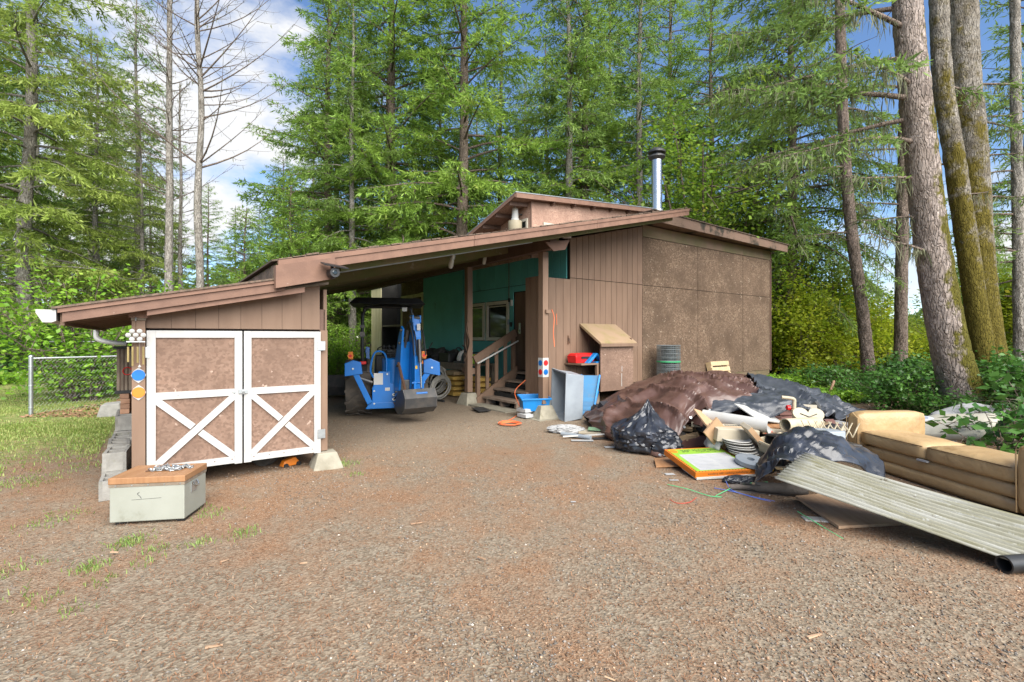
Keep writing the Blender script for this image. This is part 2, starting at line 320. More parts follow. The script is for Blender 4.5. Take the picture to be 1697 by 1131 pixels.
# ================================================================== the ground
def ground_mat():
    m, n, bs, out = newmat('forest yard ground'); co = coords(n, (1, 1, 1), False)
    big = noise(n, co, .55, 5, .6); mid = noise(n, co, 2.3, 5, .6)
    v = N(n, 'ShaderNodeTexVoronoi', Scale=58.0); n.links.new(co, v.inputs['Vector'])
    v2 = N(n, 'ShaderNodeTexVoronoi', Scale=130.0); n.links.new(co, v2.inputs['Vector'])
    s1 = n.nodes.new('ShaderNodeSeparateColor'); n.links.new(v.outputs['Color'], s1.inputs[0])
    s2 = n.nodes.new('ShaderNodeSeparateColor'); n.links.new(v2.outputs['Color'], s2.inputs[0])
    grav = mixc(n, s1.outputs[0], (.15, .116, .080), (.285, .235, .172))
    needle = mixc(n, s2.outputs[0], (.17, .092, .050), (.295, .178, .105))
    needle = mixc(n, ramp(n, s2.outputs[1], .80, .92), needle, (.34, .245, .165))
    add = n.nodes.new('ShaderNodeMath'); add.operation = 'ADD'; n.links.new(big, add.inputs[0]); n.links.new(mid, add.inputs[1])
    sp = n.nodes.new('ShaderNodeSeparateXYZ'); n.links.new(co, sp.inputs[0])
    near = ramp(n, sp.outputs['Y'], 5.2, 2.2)          # more bare gravel towards the foreground of the yard
    ad2 = n.nodes.new('ShaderNodeMath'); ad2.operation = 'MULTIPLY_ADD'; ad2.inputs[1].default_value = -.13; n.links.new(near, ad2.inputs[0]); n.links.new(add.outputs[0], ad2.inputs[2])
    c = mixc(n, ramp(n, ad2.outputs[0], .74, 1.22), grav, needle)
    # trodden pale gravel dust inside the carport
    vm = n.nodes.new('ShaderNodeVectorMath'); vm.operation = 'DISTANCE'; vm.inputs[1].default_value = (-1.6, 10.2, 0); n.links.new(co, vm.inputs[0])
    dust = mixc(n, s1.outputs[1], (.19, .145, .10), (.28, .225, .165))
    c = mixc(n, ramp(n, vm.outputs['Value'], 4.4, 2.2), c, dust)
    # lawn and mown weeds to the left
    lw = n.nodes.new('ShaderNodeMath'); lw.operation = 'MULTIPLY_ADD'; lw.inputs[1].default_value = 2.2; n.links.new(mid, lw.inputs[0]); n.links.new(sp.outputs['X'], lw.inputs[2])
    fy = n.nodes.new('ShaderNodeMath'); fy.operation = 'MULTIPLY'; n.links.new(ramp(n, lw.outputs[0], -4.6, -6.2), fy.inputs[0]); n.links.new(ramp(n, sp.outputs['Y'], 4.8, 7.4), fy.inputs[1])
    lawn = mixc(n, ramp(n, noise(n, co, 6, 5), .4, .62), (.15, .20, .05), (.27, .25, .10))
    c = mixc(n, fy.outputs[0], c, lawn)
    # forest floor further back
    fl = mixc(n, mid, (.10, .058, .03), (.16, .12, .06))
    c = mixc(n, ramp(n, sp.outputs['Y'], 15, 19), c, fl)
    n.links.new(c, bs.inputs['Base Color']); bs.inputs['Roughness'].default_value = .95; bs.inputs['Specular IOR Level'].default_value = .15
    h = n.nodes.new('ShaderNodeMath'); h.operation = 'ADD'; n.links.new(v.outputs['Distance'], h.inputs[0]); n.links.new(s2.outputs[2], h.inputs[1])
    bump(n, bs, h.outputs[0], .55, .012)
    return m
def ground():
    xs = np.concatenate([np.linspace(-160, -14, 30)[:-1], np.linspace(-14, 12, 131), np.linspace(12, 160, 30)[1:]])
    ys = np.concatenate([np.linspace(-60, -1, 14)[:-1], np.linspace(-1, 18, 96), np.linspace(18, 220, 40)[1:]])
    X, Y = np.meshgrid(xs, ys); Z = gz(X, Y)
    V = np.stack([X, Y, Z], -1).reshape(-1, 3); nx, ny = len(xs), len(ys)
    i = np.arange(nx * ny).reshape(ny, nx)
    Fq = np.stack([i[:-1, :-1], i[:-1, 1:], i[1:, 1:], i[1:, :-1]], -1).reshape(-1, 4)
    o = np_mesh('ground', V, Fq, ground_mat(), smooth=True); return kind(o, 'structure')
ground()
def vnoise(X, Y, s):
    return (np.sin(X * 1.31 * s + 1.7 * np.sin(Y * .9 * s)) + np.sin(Y * 1.57 * s + 1.3 * np.sin(X * 1.1 * s + 2)) + np.sin((X + Y) * .83 * s + 4)) / 3
def yard_points(n, y0, y1, p=1.0):
    y0 = y0 - 1.2; Y = y0 + (y1 - y0) * rng.random(n) ** p; X = (rng.random(n) * 2 - 1) * (Y * 1.08 + 1.6); return X, Y
def in_bad(X, Y):          # not inside house, shed or pile of junk
    dx = X - C0[0]; dy = Y - C0[1]; u = dx * .809 + dy * .588; v = -dx * .588 + dy * .809
    return ((u > 5.9) & (v > 1.9)) | ((u > -1.7) & (u < 0) & (v > .3) & (v < 4.3))
def stones(n, y0, y1, s0, s1, name, label):
    X, Y = yard_points(n, y0, y1, 1.3); k = vnoise(X, Y, .9) + .6 * vnoise(X + 9, Y, 2.4) + .5 * (3.4 - Y) * (Y < 3.4) - .15
    keep = (rng.random(n) < 1 / (1 + np.exp(-3.0 * (k - .12)))) & ~in_bad(X, Y); X, Y = X[keep], Y[keep]; n = len(X)
    s = s0 + (s1 - s0) * rng.random(n) ** 2.2; a = rng.random(n) * 6.28
    ux = np.array([[1, 0, 0], [.2, .8, .1], [-.9, .15, 0], [-.1, -.75, .08], [.1, .05, .55], [0, 0, -.4]])
    P = ux[None] * (1 + .35 * rng.standard_normal((n, 6, 3))); P *= s[:, None, None]
    ca, sa = np.cos(a), np.sin(a)
    Q = np.stack([P[..., 0] * ca[:, None] - P[..., 1] * sa[:, None], P[..., 0] * sa[:, None] + P[..., 1] * ca[:, None], P[..., 2]], -1)
    Q += np.stack([X, Y, gz(X, Y) + s * .18], -1)[:, None]
    T = np.array([[0, 1, 4], [1, 2, 4], [2, 3, 4], [3, 0, 4], [1, 0, 5], [2, 1, 5], [3, 2, 5], [0, 3, 5]])
    Fq = (T[None] + 6 * np.arange(n)[:, None, None]).reshape(-1, 3)
    g = .10 + .19 * rng.random(n) ** 1.5; g[rng.random(n) < .02] = .5
    c = np.stack([g * 1.06, g * .95, g * .82], -1); w = rng.random(n) < .62; c[w] *= [1.16, .86, .64]
    o = np_mesh(name, Q, Fq, MT['tint'], cols=np.repeat(c, 6, 0)); kind(o, 'stuff'); return tag(o, label, 'gravel')
stones(210000, 2.0, 9.5, .0045, .0125, 'gravel', 'loose grey gravel strewn over the brown yard')
def slivers(n, y0, y1):
    X, Y = yard_points(n, y0, y1, 1.25); k = -vnoise(X, Y, .9) - .6 * vnoise(X + 9, Y, 2.4)
    keep = (rng.random(n) < .35 + .65 / (1 + np.exp(-3 * k))) & ~in_bad(X, Y); X, Y = X[keep], Y[keep]; n = len(X)
    a = rng.random(n) * 6.28; l = .005 + .015 * rng.random(n); w = .0010 + .0014 * rng.random(n); big = rng.random(n) < .0014; l[big] *= 1.3; w[big] *= 2.5
    z = gz(X, Y) + .004 + .012 * rng.random(n); d = np.stack([np.cos(a), np.sin(a), .25 * rng.standard_normal(n)], -1); sd = np.stack([-np.sin(a), np.cos(a), np.zeros(n)], -1)
    c0 = np.stack([X, Y, z], -1); dl = d * l[:, None]; sw = sd * w[:, None]
    V = np.stack([c0 - dl - sw, c0 + dl - sw, c0 + dl + sw, c0 - dl + sw], 1); Fq = np.arange(4 * n).reshape(n, 4)
    t = rng.random(n)[:, None]; c = (1 - t) * np.array([.28, .150, .082]) + t * np.array([.18, .095, .052]); c[big] = np.array([.42, .29, .18]); lt = rng.random(n) < .03; c[lt] = np.array([.38, .27, .18])
    o = np_mesh('fallen_needles', V, Fq, MT['tint'], cols=np.repeat(c, 4, 0)); kind(o, 'stuff'); return tag(o, 'reddish brown fallen needles and twigs littering the yard', 'litter')
slivers(120000, 2.0, 9.5)
def blades(name, label, X, Y, h0, h1, cols, w=.006):
    n = len(X); a = rng.random(n) * 6.28; h = h0 + (h1 - h0) * rng.random(n); z = gz(X, Y)
    b = np.stack([X, Y, z], -1); sd = np.stack([np.cos(a), np.sin(a), 0 * a], -1) * (w * (.6 + .8 * rng.random(n)))[:, None]
    ln = np.stack([np.cos(a + 1.5), np.sin(a + 1.5), 0 * a], -1) * (h * (.2 + .6 * rng.random(n)))[:, None]
    V = np.stack([b - sd, b + sd, b + ln * .4 + sd * .7 + np.stack([0 * h, 0 * h, h * .65], -1), b + ln + np.stack([0 * h, 0 * h, h], -1)], 1); Fq = np.arange(4 * n).reshape(n, 4)
    t = rng.random(n)[:, None]; c = (1 - t) * np.array(cols[0]) + t * np.array(cols[1])
    o = np_mesh(name, V, Fq, MT['leaf_grass'], cols=np.repeat(c, 4, 0)); kind(o, 'stuff'); return tag(o, label, 'grass')
MT['leaf_grass'] = leafmat('grass blades', (1, 1, 1), (.9, .95, .8), None, .3)
n_ = 110000; Yg = 5.6 + 11 * rng.random(n_) ** 1.3; Xg = -4.9 - rng.random(n_) * (Yg * 1.08 - 4.9).clip(.2); kk = vnoise(Xg, Yg, 1.1) + .5 * vnoise(Xg, Yg, 3) + .35 * (Yg - 7.2) * (Yg < 9)
kp = (rng.random(n_) < 1 / (1 + np.exp(-4 * kk))) & (Xg > -16)
dxg = Xg - C0[0]; dyg = Yg - C0[1]; ug = dxg * .809 + dyg * .588; kp &= ug < -2.35
blades('grass', 'patchy yellow green lawn beside the shed and fence', Xg[kp], Yg[kp], .018, .05, ((.20, .31, .06), (.36, .36, .13)), .007)
tx, ty = [], []
for px, py, r_, k_ in ((215, 898, .07, 200), (150, 938, .06, 150), (405, 885, .07, 120), (330, 900, .06, 60), (120, 850, .10, 60), (70, 870, .10, 60), (30, 800, .2, 320), (150, 770, .2, 200), (15, 945, .1, 80), (60, 990, .09, 50), (570, 770, .1, 160), (590, 785, .05, 40), (175, 960, .06, 40), (345, 850, .1, 90), (125, 1010, .05, 30), (265, 910, .06, 50), (240, 930, .05, 40), (60, 760, .3, 500), (130, 725, .35, 700)):
    p = G(px, py); tx += list(p.x + r_ * rng.standard_normal(k_)); ty += list(p.y + r_ * rng.standard_normal(k_))
blades('grass', 'small bright green tufts sprouting from the gravel', np.array(tx), np.array(ty), .012, .045, ((.15, .27, .05), (.28, .32, .10)), .0035)
# ================================================================== the house
ROOF = lambda u: 2.46 + .2413 * (u + .6)
house = thing('house', 'low brown timber house with open carport, teal side wall and rusty brown roof', 'house', H(0, 0), (0, 0, HA))
def hb(name, mat, u0, u1, v0, v1, z0, z1, par=None): return MB().box(u0, u1, v0, v1, z0, z1).build(name, mat, par or house)
roof = MB().hexa([(-.6, -.20, 2.36), (8.6, .77, 4.58), (8.6, 12.2, 4.58), (-.6, 12.2, 2.36), (-.6, -.20, 2.45), (8.6, .77, 4.67), (8.6, 12.2, 4.67), (-.6, 12.2, 2.45)]).build('roof', MT['moss_wood'], house)
sheath = MB().hexa([(-.66, -.27, 2.455), (8.72, .70, 4.70), (8.72, 12.3, 4.70), (-.66, 12.3, 2.455), (-.66, -.27, 2.475), (8.72, .70, 4.72), (8.72, 12.3, 4.72), (-.66, 12.3, 2.475)]).build('shingle_bed', MT['shingle'], roof)
# shingle tabs along the front rake, proud and uneven
dirv = Vector((9.2, .97, 2.22)); Lr = dirv.length; dn = dirv.normalized()
tabm = MB().box(-.075, .075, -.02, .30, 0, .012); tab0 = None
for i in range(int(Lr / .16)):
    t = (i + .5) * .16
    p = Vector((-.6, -.25, 2.478)) + dn * t + Vector((0, random.uniform(-.03, .01), random.uniform(-.002, .012)))
    if tab0 is None: tab0 = tabm.build('shingle', MT['shingle'], roof); o = tab0
    else: o = tab0.copy(); COL.objects.link(o)
    o.location = p; o.rotation_euler = (random.uniform(-.03, .04), -math.atan(.2413), math.atan2(.97, 9.2) + random.uniform(-.03, .03)); o.scale = (random.uniform(.92, 1.0), 1, random.uniform(.7, 1.6))
def rake(name, mat, a, b, z0, z1, thick, off=0):   # sloped fascia board following the front edge between fractions a and b
    A = Vector((-.6, -.25 - off, 2.46)); p = A + dirv * a; q = A + dirv * b
    nrm = Vector((.97, -9.2, 0)).normalized() * thick
    return MB().hexa([p + Vector((0, 0, z0)), p + nrm + Vector((0, 0, z0)), q + nrm + Vector((0, 0, z0)), q + Vector((0, 0, z0)),
                      p + Vector((0, 0, z1)), p + nrm + Vector((0, 0, z1)), q + nrm + Vector((0, 0, z1)), q + Vector((0, 0, z1))]).build(name, mat, roof)
for k, (a, b) in enumerate(((.0, .30), (.301, .62), (.621, 1.0))):
    rake('fascia', MT['fascia'], a, b, -.145, -.02, .03); rake('drip_edge', MT['fascia'], a, b, -.045, .012, .045)
rake('fascia_box', MT['fascia'], -.004, .068, -.30, -.046, .06, .03)
# moss stained lower rafter right behind the fascia
MB().hexa([(.2, .05, 2.45), (8.2, .86, 4.38), (8.2, .92, 4.38), (.2, .11, 2.45), (.2, .05, 2.56), (8.2, .86, 4.49), (8.2, .92, 4.49), (.2, .11, 2.56)]).build('rafter', MT['moss_wood'], roof)
for v in (2.2, 3.4, 4.6, 5.8, 7.0, 8.2, 9.4, 10.6, 11.8):
    MB().hexa([(-.4, v, 2.25), (8.4 if v < 1.9 else 5.8, v, 2.25 + (.2413 * (6.2 if v > 1.9 else 8.8))), (8.4 if v < 1.9 else 5.8, v + .045, 2.25 + .2413 * (6.2 if v > 1.9 else 8.8)), (-.4, v + .045, 2.25)]
              + [(-.4, v, 2.40), (5.8, v, 2.40 + .2413 * 6.2), (5.8, v + .045, 2.40 + .2413 * 6.2), (-.4, v + .045, 2.40)]).build('rafter', MT['moss_wood'], roof)
# conduit pipes clipped under the front of the roof
def under(u, v, dz): return (u, v, ROOF(u) - dz)
MB().tube([under(.1, .32, .16), under(3.0, .60, .155), under(6.6, 1.0, .155)], .014, 6).build('conduit', MT['galv'], roof)
MB().tube([under(.2, .78, .17), under(2.4, .95, .17), under(4.1, 1.05, .17)], .011, 6).build('conduit', MT['galv'], roof)
MB().lathe([(.0, 0), (.085, 0), (.085, .05), (.0, .05)], 14, under(4.75, .78, .21)).build('junction_box', MT['white_plastic'], roof, smooth=True)
MB().box(-.06, .06, -.03, .03, -.02, .03).build('junction_box', MT['galv'], roof, under(6.65, 1.0, .16), (0, -.23, 0))
MB().prism([(-.30, .09), (-.14, -.09), (.16, -.09), (.32, .09)], .03, 'y').build('gusset_plate', MT['fascia'], house, (4.55, .80, 3.37), (0, -.2, 0))
for u, v in ((2.55, 1.35), (4.35, 3.05)):         # caged jar lamps under the rafters
    j = MB().lathe([(.0, 0), (.05, 0), (.05, -.07), (.035, -.08), (0, -.08)], 12).build('lamp_base', MT['galv'], house, (u, v, ROOF(u) - .15), (.25, .1, 0), smooth=True)
    MB().lathe([(.036, -.08), (.045, -.12), (.045, -.20), (.03, -.24), (0, -.25)], 12).build('lamp_glass', MT['glass_lamp'], j, smooth=True)
# beam over the carport posts, posts and concrete piers
hb('beam', MT['brown_dark'], 4.36, 4.52, .82, 12.0, 3.30, 3.52)
def pier(u, v, par, b=.36, t=.2, h=.26, base=True):
    o = MB().hexa([(-b / 2, -b / 2, 0), (b / 2, -b / 2, 0), (b / 2, b / 2, 0), (-b / 2, b / 2, 0), (-t / 2, -t / 2, h), (t / 2, -t / 2, h), (t / 2, t / 2, h), (-t / 2, t / 2, h)]).build('pier_block', MT['concrete'], par, (u, v, -.01), (0, 0, random.uniform(-.15, .15)), bevel=.012)
    return o
p1 = MB().box(-.07, .07, -.07, .07, .29, 3.30).build('post', MT['brown'], house, (4.53, 1.23, 0)); p1['label'] = 'worn carport post with dotted sticker'
MB().box(-.02, .02, -.02, .02, .24, .29).build('post_bracket', MT['galv'], p1)
p2 = MB().box(-.07, .07, -.07, .07, .29, 3.30).build('post', MT['brown'], house, (4.40, 3.9, 0)); MB().box(-.02, .02, -.02, .02, .24, .29).build('post_bracket', MT['galv'], p2)
pier(4.53, 1.23, house, .46, .26, .27); pier(4.40, 3.9, house, .44, .26, .28)
hb('pad_slab', MT['concrete'], 4.2, 4.95, .95, 1.55, -.03, .012)
# white sticker with four dots wrapped on the two front faces of post 1 (u- and v- faces)
stk = MB().box(-.074, .074, -.074, .074, .82, 1.20).build('sticker', MT['white'], p1)
for face in (0, 1):
    for i, (zz, mm) in enumerate(((1.10, 0), (.92, 1))):
        red_ = (mm + face) % 2
        d = MB().lathe([(0, 0), (.056, 0), (.056, .003), (0, .003)], 18)
        o = d.build('dot', MT['red'] if red_ else MT['blue'], p1, (-.0765, 0, zz) if face == 0 else (0, -.0765, zz), (0, -R(90), 0) if face == 0 else (R(90), 0, 0))
MB().bar((-.02, -.09, 2.12), (.12, -.09, 2.12), .05, .07).build('hook_block', MT['brown'], p1)
# ---- front wall (v = 1.955): grooved siding boards to the corner at u = 8.46, strand board beyond
hb('wall_core', MT['void'], 5.95, 8.44, 1.985, 2.06, .50, 3.80); hb('wall_core', MT['void'], 8.48, 15.0, 1.985, 2.06, .50, 4.4)
def board(u0, u1, z0, z1a, z1b, v0=1.955, v1=1.98, mat='brown', par=None, name='siding_board'):
    return MB().hexa([(u0, v0, z0), (u1, v0, z0), (u1, v1, z0), (u0, v1, z0), (u0, v0, z1a), (u1, v0, z1b), (u1, v1, z1b), (u0, v1, z1a)]).build(name, MT[mat], par or house)
nb = 13; du = (8.46 - 5.93) / nb
for i in range(nb):
    u0 = 5.93 + i * du; u1 = u0 + du - .010
    board(u0, u1, 2.975, ROOF(u0) - .17, ROOF(u1) - .17); board(u0, u1, .47, 2.962, 2.962, 1.958)
for i in range(4):                                 # half wall in front of the porch
    u0 = 5.07 + i * .215; board(u0, u0 + .205, .27, 2.93, 2.93)
hb('wall_core', MT['brown'], 5.08, 5.92, 1.985, 2.03, .27, 2.92)
for i in range(3):                                 # its short return
    v0 = 1.96 + i * .175; MB().box(5.04, 5.066, v0, v0 + .167, .27, 2.95).build('siding_board', MT['brown'], house)
MB().box(5.03, 5.10, 1.92, 1.953, .27, 2.96).build('corner_trim', MT['new_wood'], house)
hb('foundation_block', MT['cinder'], 5.02, 5.42, 1.97, 2.17, -.02, .26)
us = [8.46, 10.90, 13.34, 15.06]
for i in range(3):
    g = .012
    hb('wall_panel', MT['osb'], us[i] + .004, us[i + 1] - g, 1.955, 1.98, .53, 2.955); hb('wall_panel', MT['osb'], us[i] + .004, us[i + 1] - g, 1.955, 1.98, 2.968, 4.205)
    hb('frieze_board', MT['frieze'], us[i], us[i + 1] - .003, 1.95, 1.98, 4.22, 4.52); hb('skirt_board', MT['frieze'], us[i], us[i + 1] - .003, 1.975, 2.02, .28, .525)
hb('corner_trim', MT['brown_dark'], 15.06, 15.13, 1.94, 2.03, .50, 4.5)
hb('sill_board', MT['brown_dark'], 5.93, 8.46, 1.99, 2.05, .30, .46)
for i in range(5): hb('floor_post', MT['grey_wood'], 6.2 + i * 2.1, 6.32 + i * 2.1, 2.1, 2.22, -.02, .5)
hb('floor_deck', MT['grey_wood'], 5.98, 15.0, 2.07, 9.3, .42, .52)
hb('side_wall', MT['osb'], 15.0, 15.055, 2.03, 9.4, .3, 4.5); hb('back_wall', MT['osb'], 5.98, 14.99, 9.4, 9.45, .3, 4.2)
froof = MB().box(8.3, 15.35, 1.60, 9.8, 4.56, 4.72).build('flat_roof', MT['moss_fascia'], house)
MB().hexa([(8.35, 1.53, 4.53), (15.38, 1.53, 4.46), (15.38, 1.57, 4.46), (8.35, 1.57, 4.53), (8.35, 1.53, 4.79), (15.38, 1.53, 4.69), (15.38, 1.57, 4.69), (8.35, 1.57, 4.79)]).build('fascia', MT['moss_fascia'], froof)
MB().hexa([(8.35, 1.50, 4.795), (15.50, 1.50, 4.695), (15.50, 3.0, 4.695), (8.35, 3.0, 4.795), (8.35, 1.50, 4.82), (15.50, 1.50, 4.72), (15.50, 3.0, 4.72), (8.35, 3.0, 4.82)]).build('roof_edge', MT['shingle'], froof)
# ---- teal side wall (u = 5.93)
def tw(name, mat, v0, v1, z0, z1, u0=5.905, u1=5.928): return MB().box(u0, u1, v0, v1, z0, z1).build(name, MT[mat], house)
hb('wall_core', MT['void'], 5.95, 6.0, 2.07, 9.4, .42, 3.86)
for i in range(19):
    v0 = 2.06 + i * .245; tw('teal_board', 'teal', v0, v0 + .235, 2.965, 3.84)
tw('teal_panel', 'teal', 2.06, 3.10, .73, 2.95); tw('teal_panel', 'teal', 3.105, 4.12, 2.80, 2.95); tw('teal_panel', 'teal', 4.13, 4.30, .5, 2.95)
tw('teal_panel', 'teal', 4.303, 6.715, 2.62, 2.95, 5.9055); tw('teal_panel', 'teal', 4.303, 6.715, .45, 1.50, 5.9055)
tw('teal_panel', 'teal', 5.42, 5.50, 1.503, 2.617); tw('teal_panel', 'teal', 6.42, 6.715, 1.503, 2.617, 5.9055)
tw('teal_panel', 'teal', 6.72, 8.1, .45, 3.84, 5.88); tw('teal_panel', 'teal', 8.104, 9.45, .45, 3.84, 5.88)
tw('conduit', 'brown_dark', 4.30, 4.315, 2.6, 3.8, 5.885, 5.90)
def window(v0, v1, z0, z1, t=.09):
    w = MB().box(5.93, 5.945, v0 + t, v1 - t, z0 + t, z1 - t).build('window', MT['glass'], house)
    for a in ((v0, v1, z0, z0 + t), (v0, v1, z1 - t, z1), (v0, v0 + t, z0 + t, z1 - t), (v1 - t, v1, z0 + t, z1 - t)):
        MB().box(5.875, 5.94, *a).build('frame', MT['white_window'], w)
    MB().box(5.915, 5.925, v0 + t + .04, v1 - t - .04, z1 - t - .06, z1 - t - .03).build('sash_bar', MT['white_window'], w)
    return w
MT['white_window'] = M('ivory window frame', (.50, .46, .38), .5, (.44, .40, .32), 4, vary=.03)
window(4.32, 5.43, 1.52, 2.60); window(5.51, 6.42, 1.52, 2.60)
door = MB().box(5.915, 5.945, 3.12, 4.08, .76, 2.78).build('door', MT['brown_dark'], house)
MB().box(5.895, 5.914, 3.80, 3.88, 1.70, 1.98).build('lock_plate', MT['galv'], door)
MB().lathe([(0, 0), (.03, 0), (.035, .04), (0, .06)], 12, (5.87, 3.84, 1.78), 'x').build('handle', MT['steel'], door, smooth=True)
for v, z, a, b, mm in ((4.18, 2.52, .06, .16, 'white_plastic'), (4.28, 2.60, .05, .1, 'black'), (4.20, 1.95, .05, .12, 'black'), (4.32, 2.02, .04, .14, 'grey_plastic')):
    MB().box(5.86, 5.904, v - a / 2, v + a / 2, z - b / 2, z + b / 2).build('wall_box', MT[mm], house)
tw('threshold', 'tread', 3.1, 4.1, .70, .745, 5.80, 5.93)
# rear store: strand board, cream door frame, dark shelved opening, cream end panel
tw('wall_panel', 'osb', 9.47, 11.40, 3.20, 3.9, 5.89); tw('wall_panel', 'osb', 9.62, 10.35, .2, 3.05, 5.90)
for a in ((9.47, 9.60, .1, 3.18), (10.36, 10.52, .1, 3.18), (11.26, 11.40, .1, 3.18), (9.605, 10.355, 3.06, 3.18), (10.525, 11.255, 3.06, 3.18)): tw('door_frame', 'cream', *a, 5.87)
tw('store_door', 'cream', 10.53, 11.25, 1.5, 1.62, 5.88); MB().bar((5.88, 10.55, .3), (5.88, 11.22, 1.45), .12, .03, (1, 0, 0)).build('door_brace', MT['cream'], house)
tw('store_door', 'osb', 10.53, 11.25, .15, 3.05, 5.905)
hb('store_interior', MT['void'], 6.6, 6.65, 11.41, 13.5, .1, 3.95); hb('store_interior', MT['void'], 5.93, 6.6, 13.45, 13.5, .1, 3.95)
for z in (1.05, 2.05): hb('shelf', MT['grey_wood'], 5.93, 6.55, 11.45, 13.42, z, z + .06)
for i in range(5): tw('cream_board', 'cream', 13.5 + i * .225, 13.72 + i * .225, .05, 3.75, 5.89)
tw('header_board', 'wood', 11.5, 14.65, 3.72, 3.95, 5.84, 5.885)
# ---- dormer on the roof
dorm = MB().hexa([(5.49, 2.85, 3.5), (10.0, 2.85, 3.9), (10.0, 2.91, 3.9), (5.49, 2.91, 3.5), (5.49, 2.85, 4.84), (10.0, 2.85, 5.20), (10.0, 2.91, 5.18), (5.49, 2.91, 4.82)]).build('dormer_wall', MT['osb_pink'], house)
MB().hexa([(5.49, 2.915, 3.5), (5.54, 2.915, 3.5), (5.54, 5.9, 3.5), (5.49, 5.9, 3.5), (5.49, 2.915, 4.82), (5.54, 2.915, 4.82), (5.54, 5.9, 3.97), (5.49, 5.9, 3.97)]).build('dormer_side', MT['osb_pink'], dorm)
hb('corner_trim', MT['brown_dark'], 5.475, 5.51, 2.83, 2.849, 3.5, 4.80, dorm)
E1 = Vector((4.93, 2.70, 4.86)); E2 = Vector((9.85, 2.70, 5.25)); bk = Vector((0, 3.4, -.97)); tz = Vector((0, 0, .05))
dr = MB().hexa([E1, E2, E2 + bk, E1 + bk, E1 + tz, E2 + tz, E2 + bk + tz, E1 + bk + tz]).build('dormer_roof', MT['osb_pink'], house)
up = Vector((0, 0, .052)); MB().hexa([E1 + up + Vector((-.03, -.04, 0)), E2 + up + Vector((0, -.04, 0)), E2 + bk + up, E1 + bk + up + Vector((-.03, 0, 0))] + [q + Vector((0, 0, .02)) for q in (E1 + up + Vector((-.03, -.04, 0)), E2 + up + Vector((0, -.04, 0)), E2 + bk + up, E1 + bk + up + Vector((-.03, 0, 0)))]).build('metal_roofing', MT['galv'], dr)
MB().hexa([E1 + Vector((0, -.03, -.06)), E2 + Vector((0, -.03, -.06)), E2 + Vector((0, -.001, -.06)), E1 + Vector((0, -.001, -.06)), E1 + Vector((0, -.03, .05)), E2 + Vector((0, -.03, .05)), E2 + Vector((0, -.001, .05)), E1 + Vector((0, -.001, .05))]).build('fascia', MT['fascia'], dr)
MB().hexa([E1 + Vector((-.025, 0, -.04)), E1 + Vector((-.001, 0, -.04)), E1 + bk + Vector((-.001, 0, -.04)), E1 + bk + Vector((-.025, 0, -.04)), E1 + Vector((-.025, 0, .05)), E1 + Vector((-.001, 0, .05)), E1 + bk + Vector((-.001, 0, .05)), E1 + bk + Vector((-.025, 0, .05))]).build('fascia', MT['fascia'], dr)
for i in range(5):
    a = E1 + bk * (i * .17 + .08) + Vector((.02, 0, -.05)); MB().bar(a, a + Vector((.55, 0, .045)), .05, .09).build('lookout', MT['brown_dark'], dr)
for i in range(6):
    a = E1 + (E2 - E1) * (.24 + i * .14) + Vector((0, .02, -.05)); MB().bar(a, a + bk * .045, .05, .09).build('lookout', MT['brown_dark'], dr)
w = MB().box(5.475, 5.485, 3.0, 3.62, 3.95, 4.40).build('dormer_window', MT['glass'], dorm)
for a in ((2.95, 3.68, 4.40, 4.46), (2.95, 3.0, 3.9, 4.399), (3.62, 3.68, 3.9, 4.399)): MB().box(5.45, 5.484, *a).build('frame', MT['white_window'], w)
w = MB().box(5.91, 6.24, 2.835, 2.845, 4.0, 4.34).build('dormer_window', MT['glass'], dorm)
for a in ((5.86, 5.91, 4.0, 4.39), (6.24, 6.29, 4.0, 4.39), (5.911, 6.239, 4.34, 4.39)): MB().box(a[0], a[1], 2.815, 2.844, a[2], a[3]).build('frame', MT['white_window'], w)
ac = MB().box(6.30, 6.52, 2.62, 2.849, 4.02, 4.38).build('vent_box', MT['white_window'], dorm); MB().box(6.33, 6.49, 2.61, 2.619, 4.15, 4.33).build('vent_grille', MT['dark_steel'], ac)
lm = MB().lathe([(0, .62), (.03, .62), (.03, .55), (.07, .53), (.085, .30), (.10, .28), (.10, .24), (0, .24)], 16).build('yard_lamp', MT['white_plastic'], house, (5.28, 3.20, 4.18), smooth=True)
MB().lathe([(.10, .24), (.17, .22), (.17, .05), (.12, -.04), (0, -.05)], 16).build('lamp_lens', MT['offwhite'], lm, smooth=True); MB().tube([(.05, 0, .4), (.25, 0, .42)], .02, 6).build('lamp_arm', MT['dark_steel'], lm)
MB().box(-.05, .05, -.05, .05, 0, .3).build('vent_stub', MT['white_plastic'], house, (9.35, 2.4, 4.82))
# ---- stove pipe
ch = MB().lathe([(.15, 0), (.15, .95), (.158, .955), (.158, .985), (.15, .99), (.15, 1.9)], 22).build('stove_pipe', MT['steel'], house, (9.9, 2.62, 4.78), smooth=True)
MB().lathe([(.28, .25), (.26, .36), (.18, .40), (.175, .48), (.15, .5)], 22).build('flashing', MT['galv'], ch, smooth=True)
MB().lathe([(.15, 1.90), (.17, 1.92), (.24, 1.98), (.24, 2.02), (.16, 2.04)], 22).build('cap_collar', MT['dark_steel'], ch, smooth=True)
MB().lathe([(.15, 2.03), (.15, 2.10)], 22).build('cap_core', MT['black'], ch, smooth=True); MB().lathe([(.15, 2.09), (.25, 2.11), (.25, 2.16), (.16, 2.23), (0, 2.25)], 22).build('cap', MT['dark_steel'], ch, smooth=True)
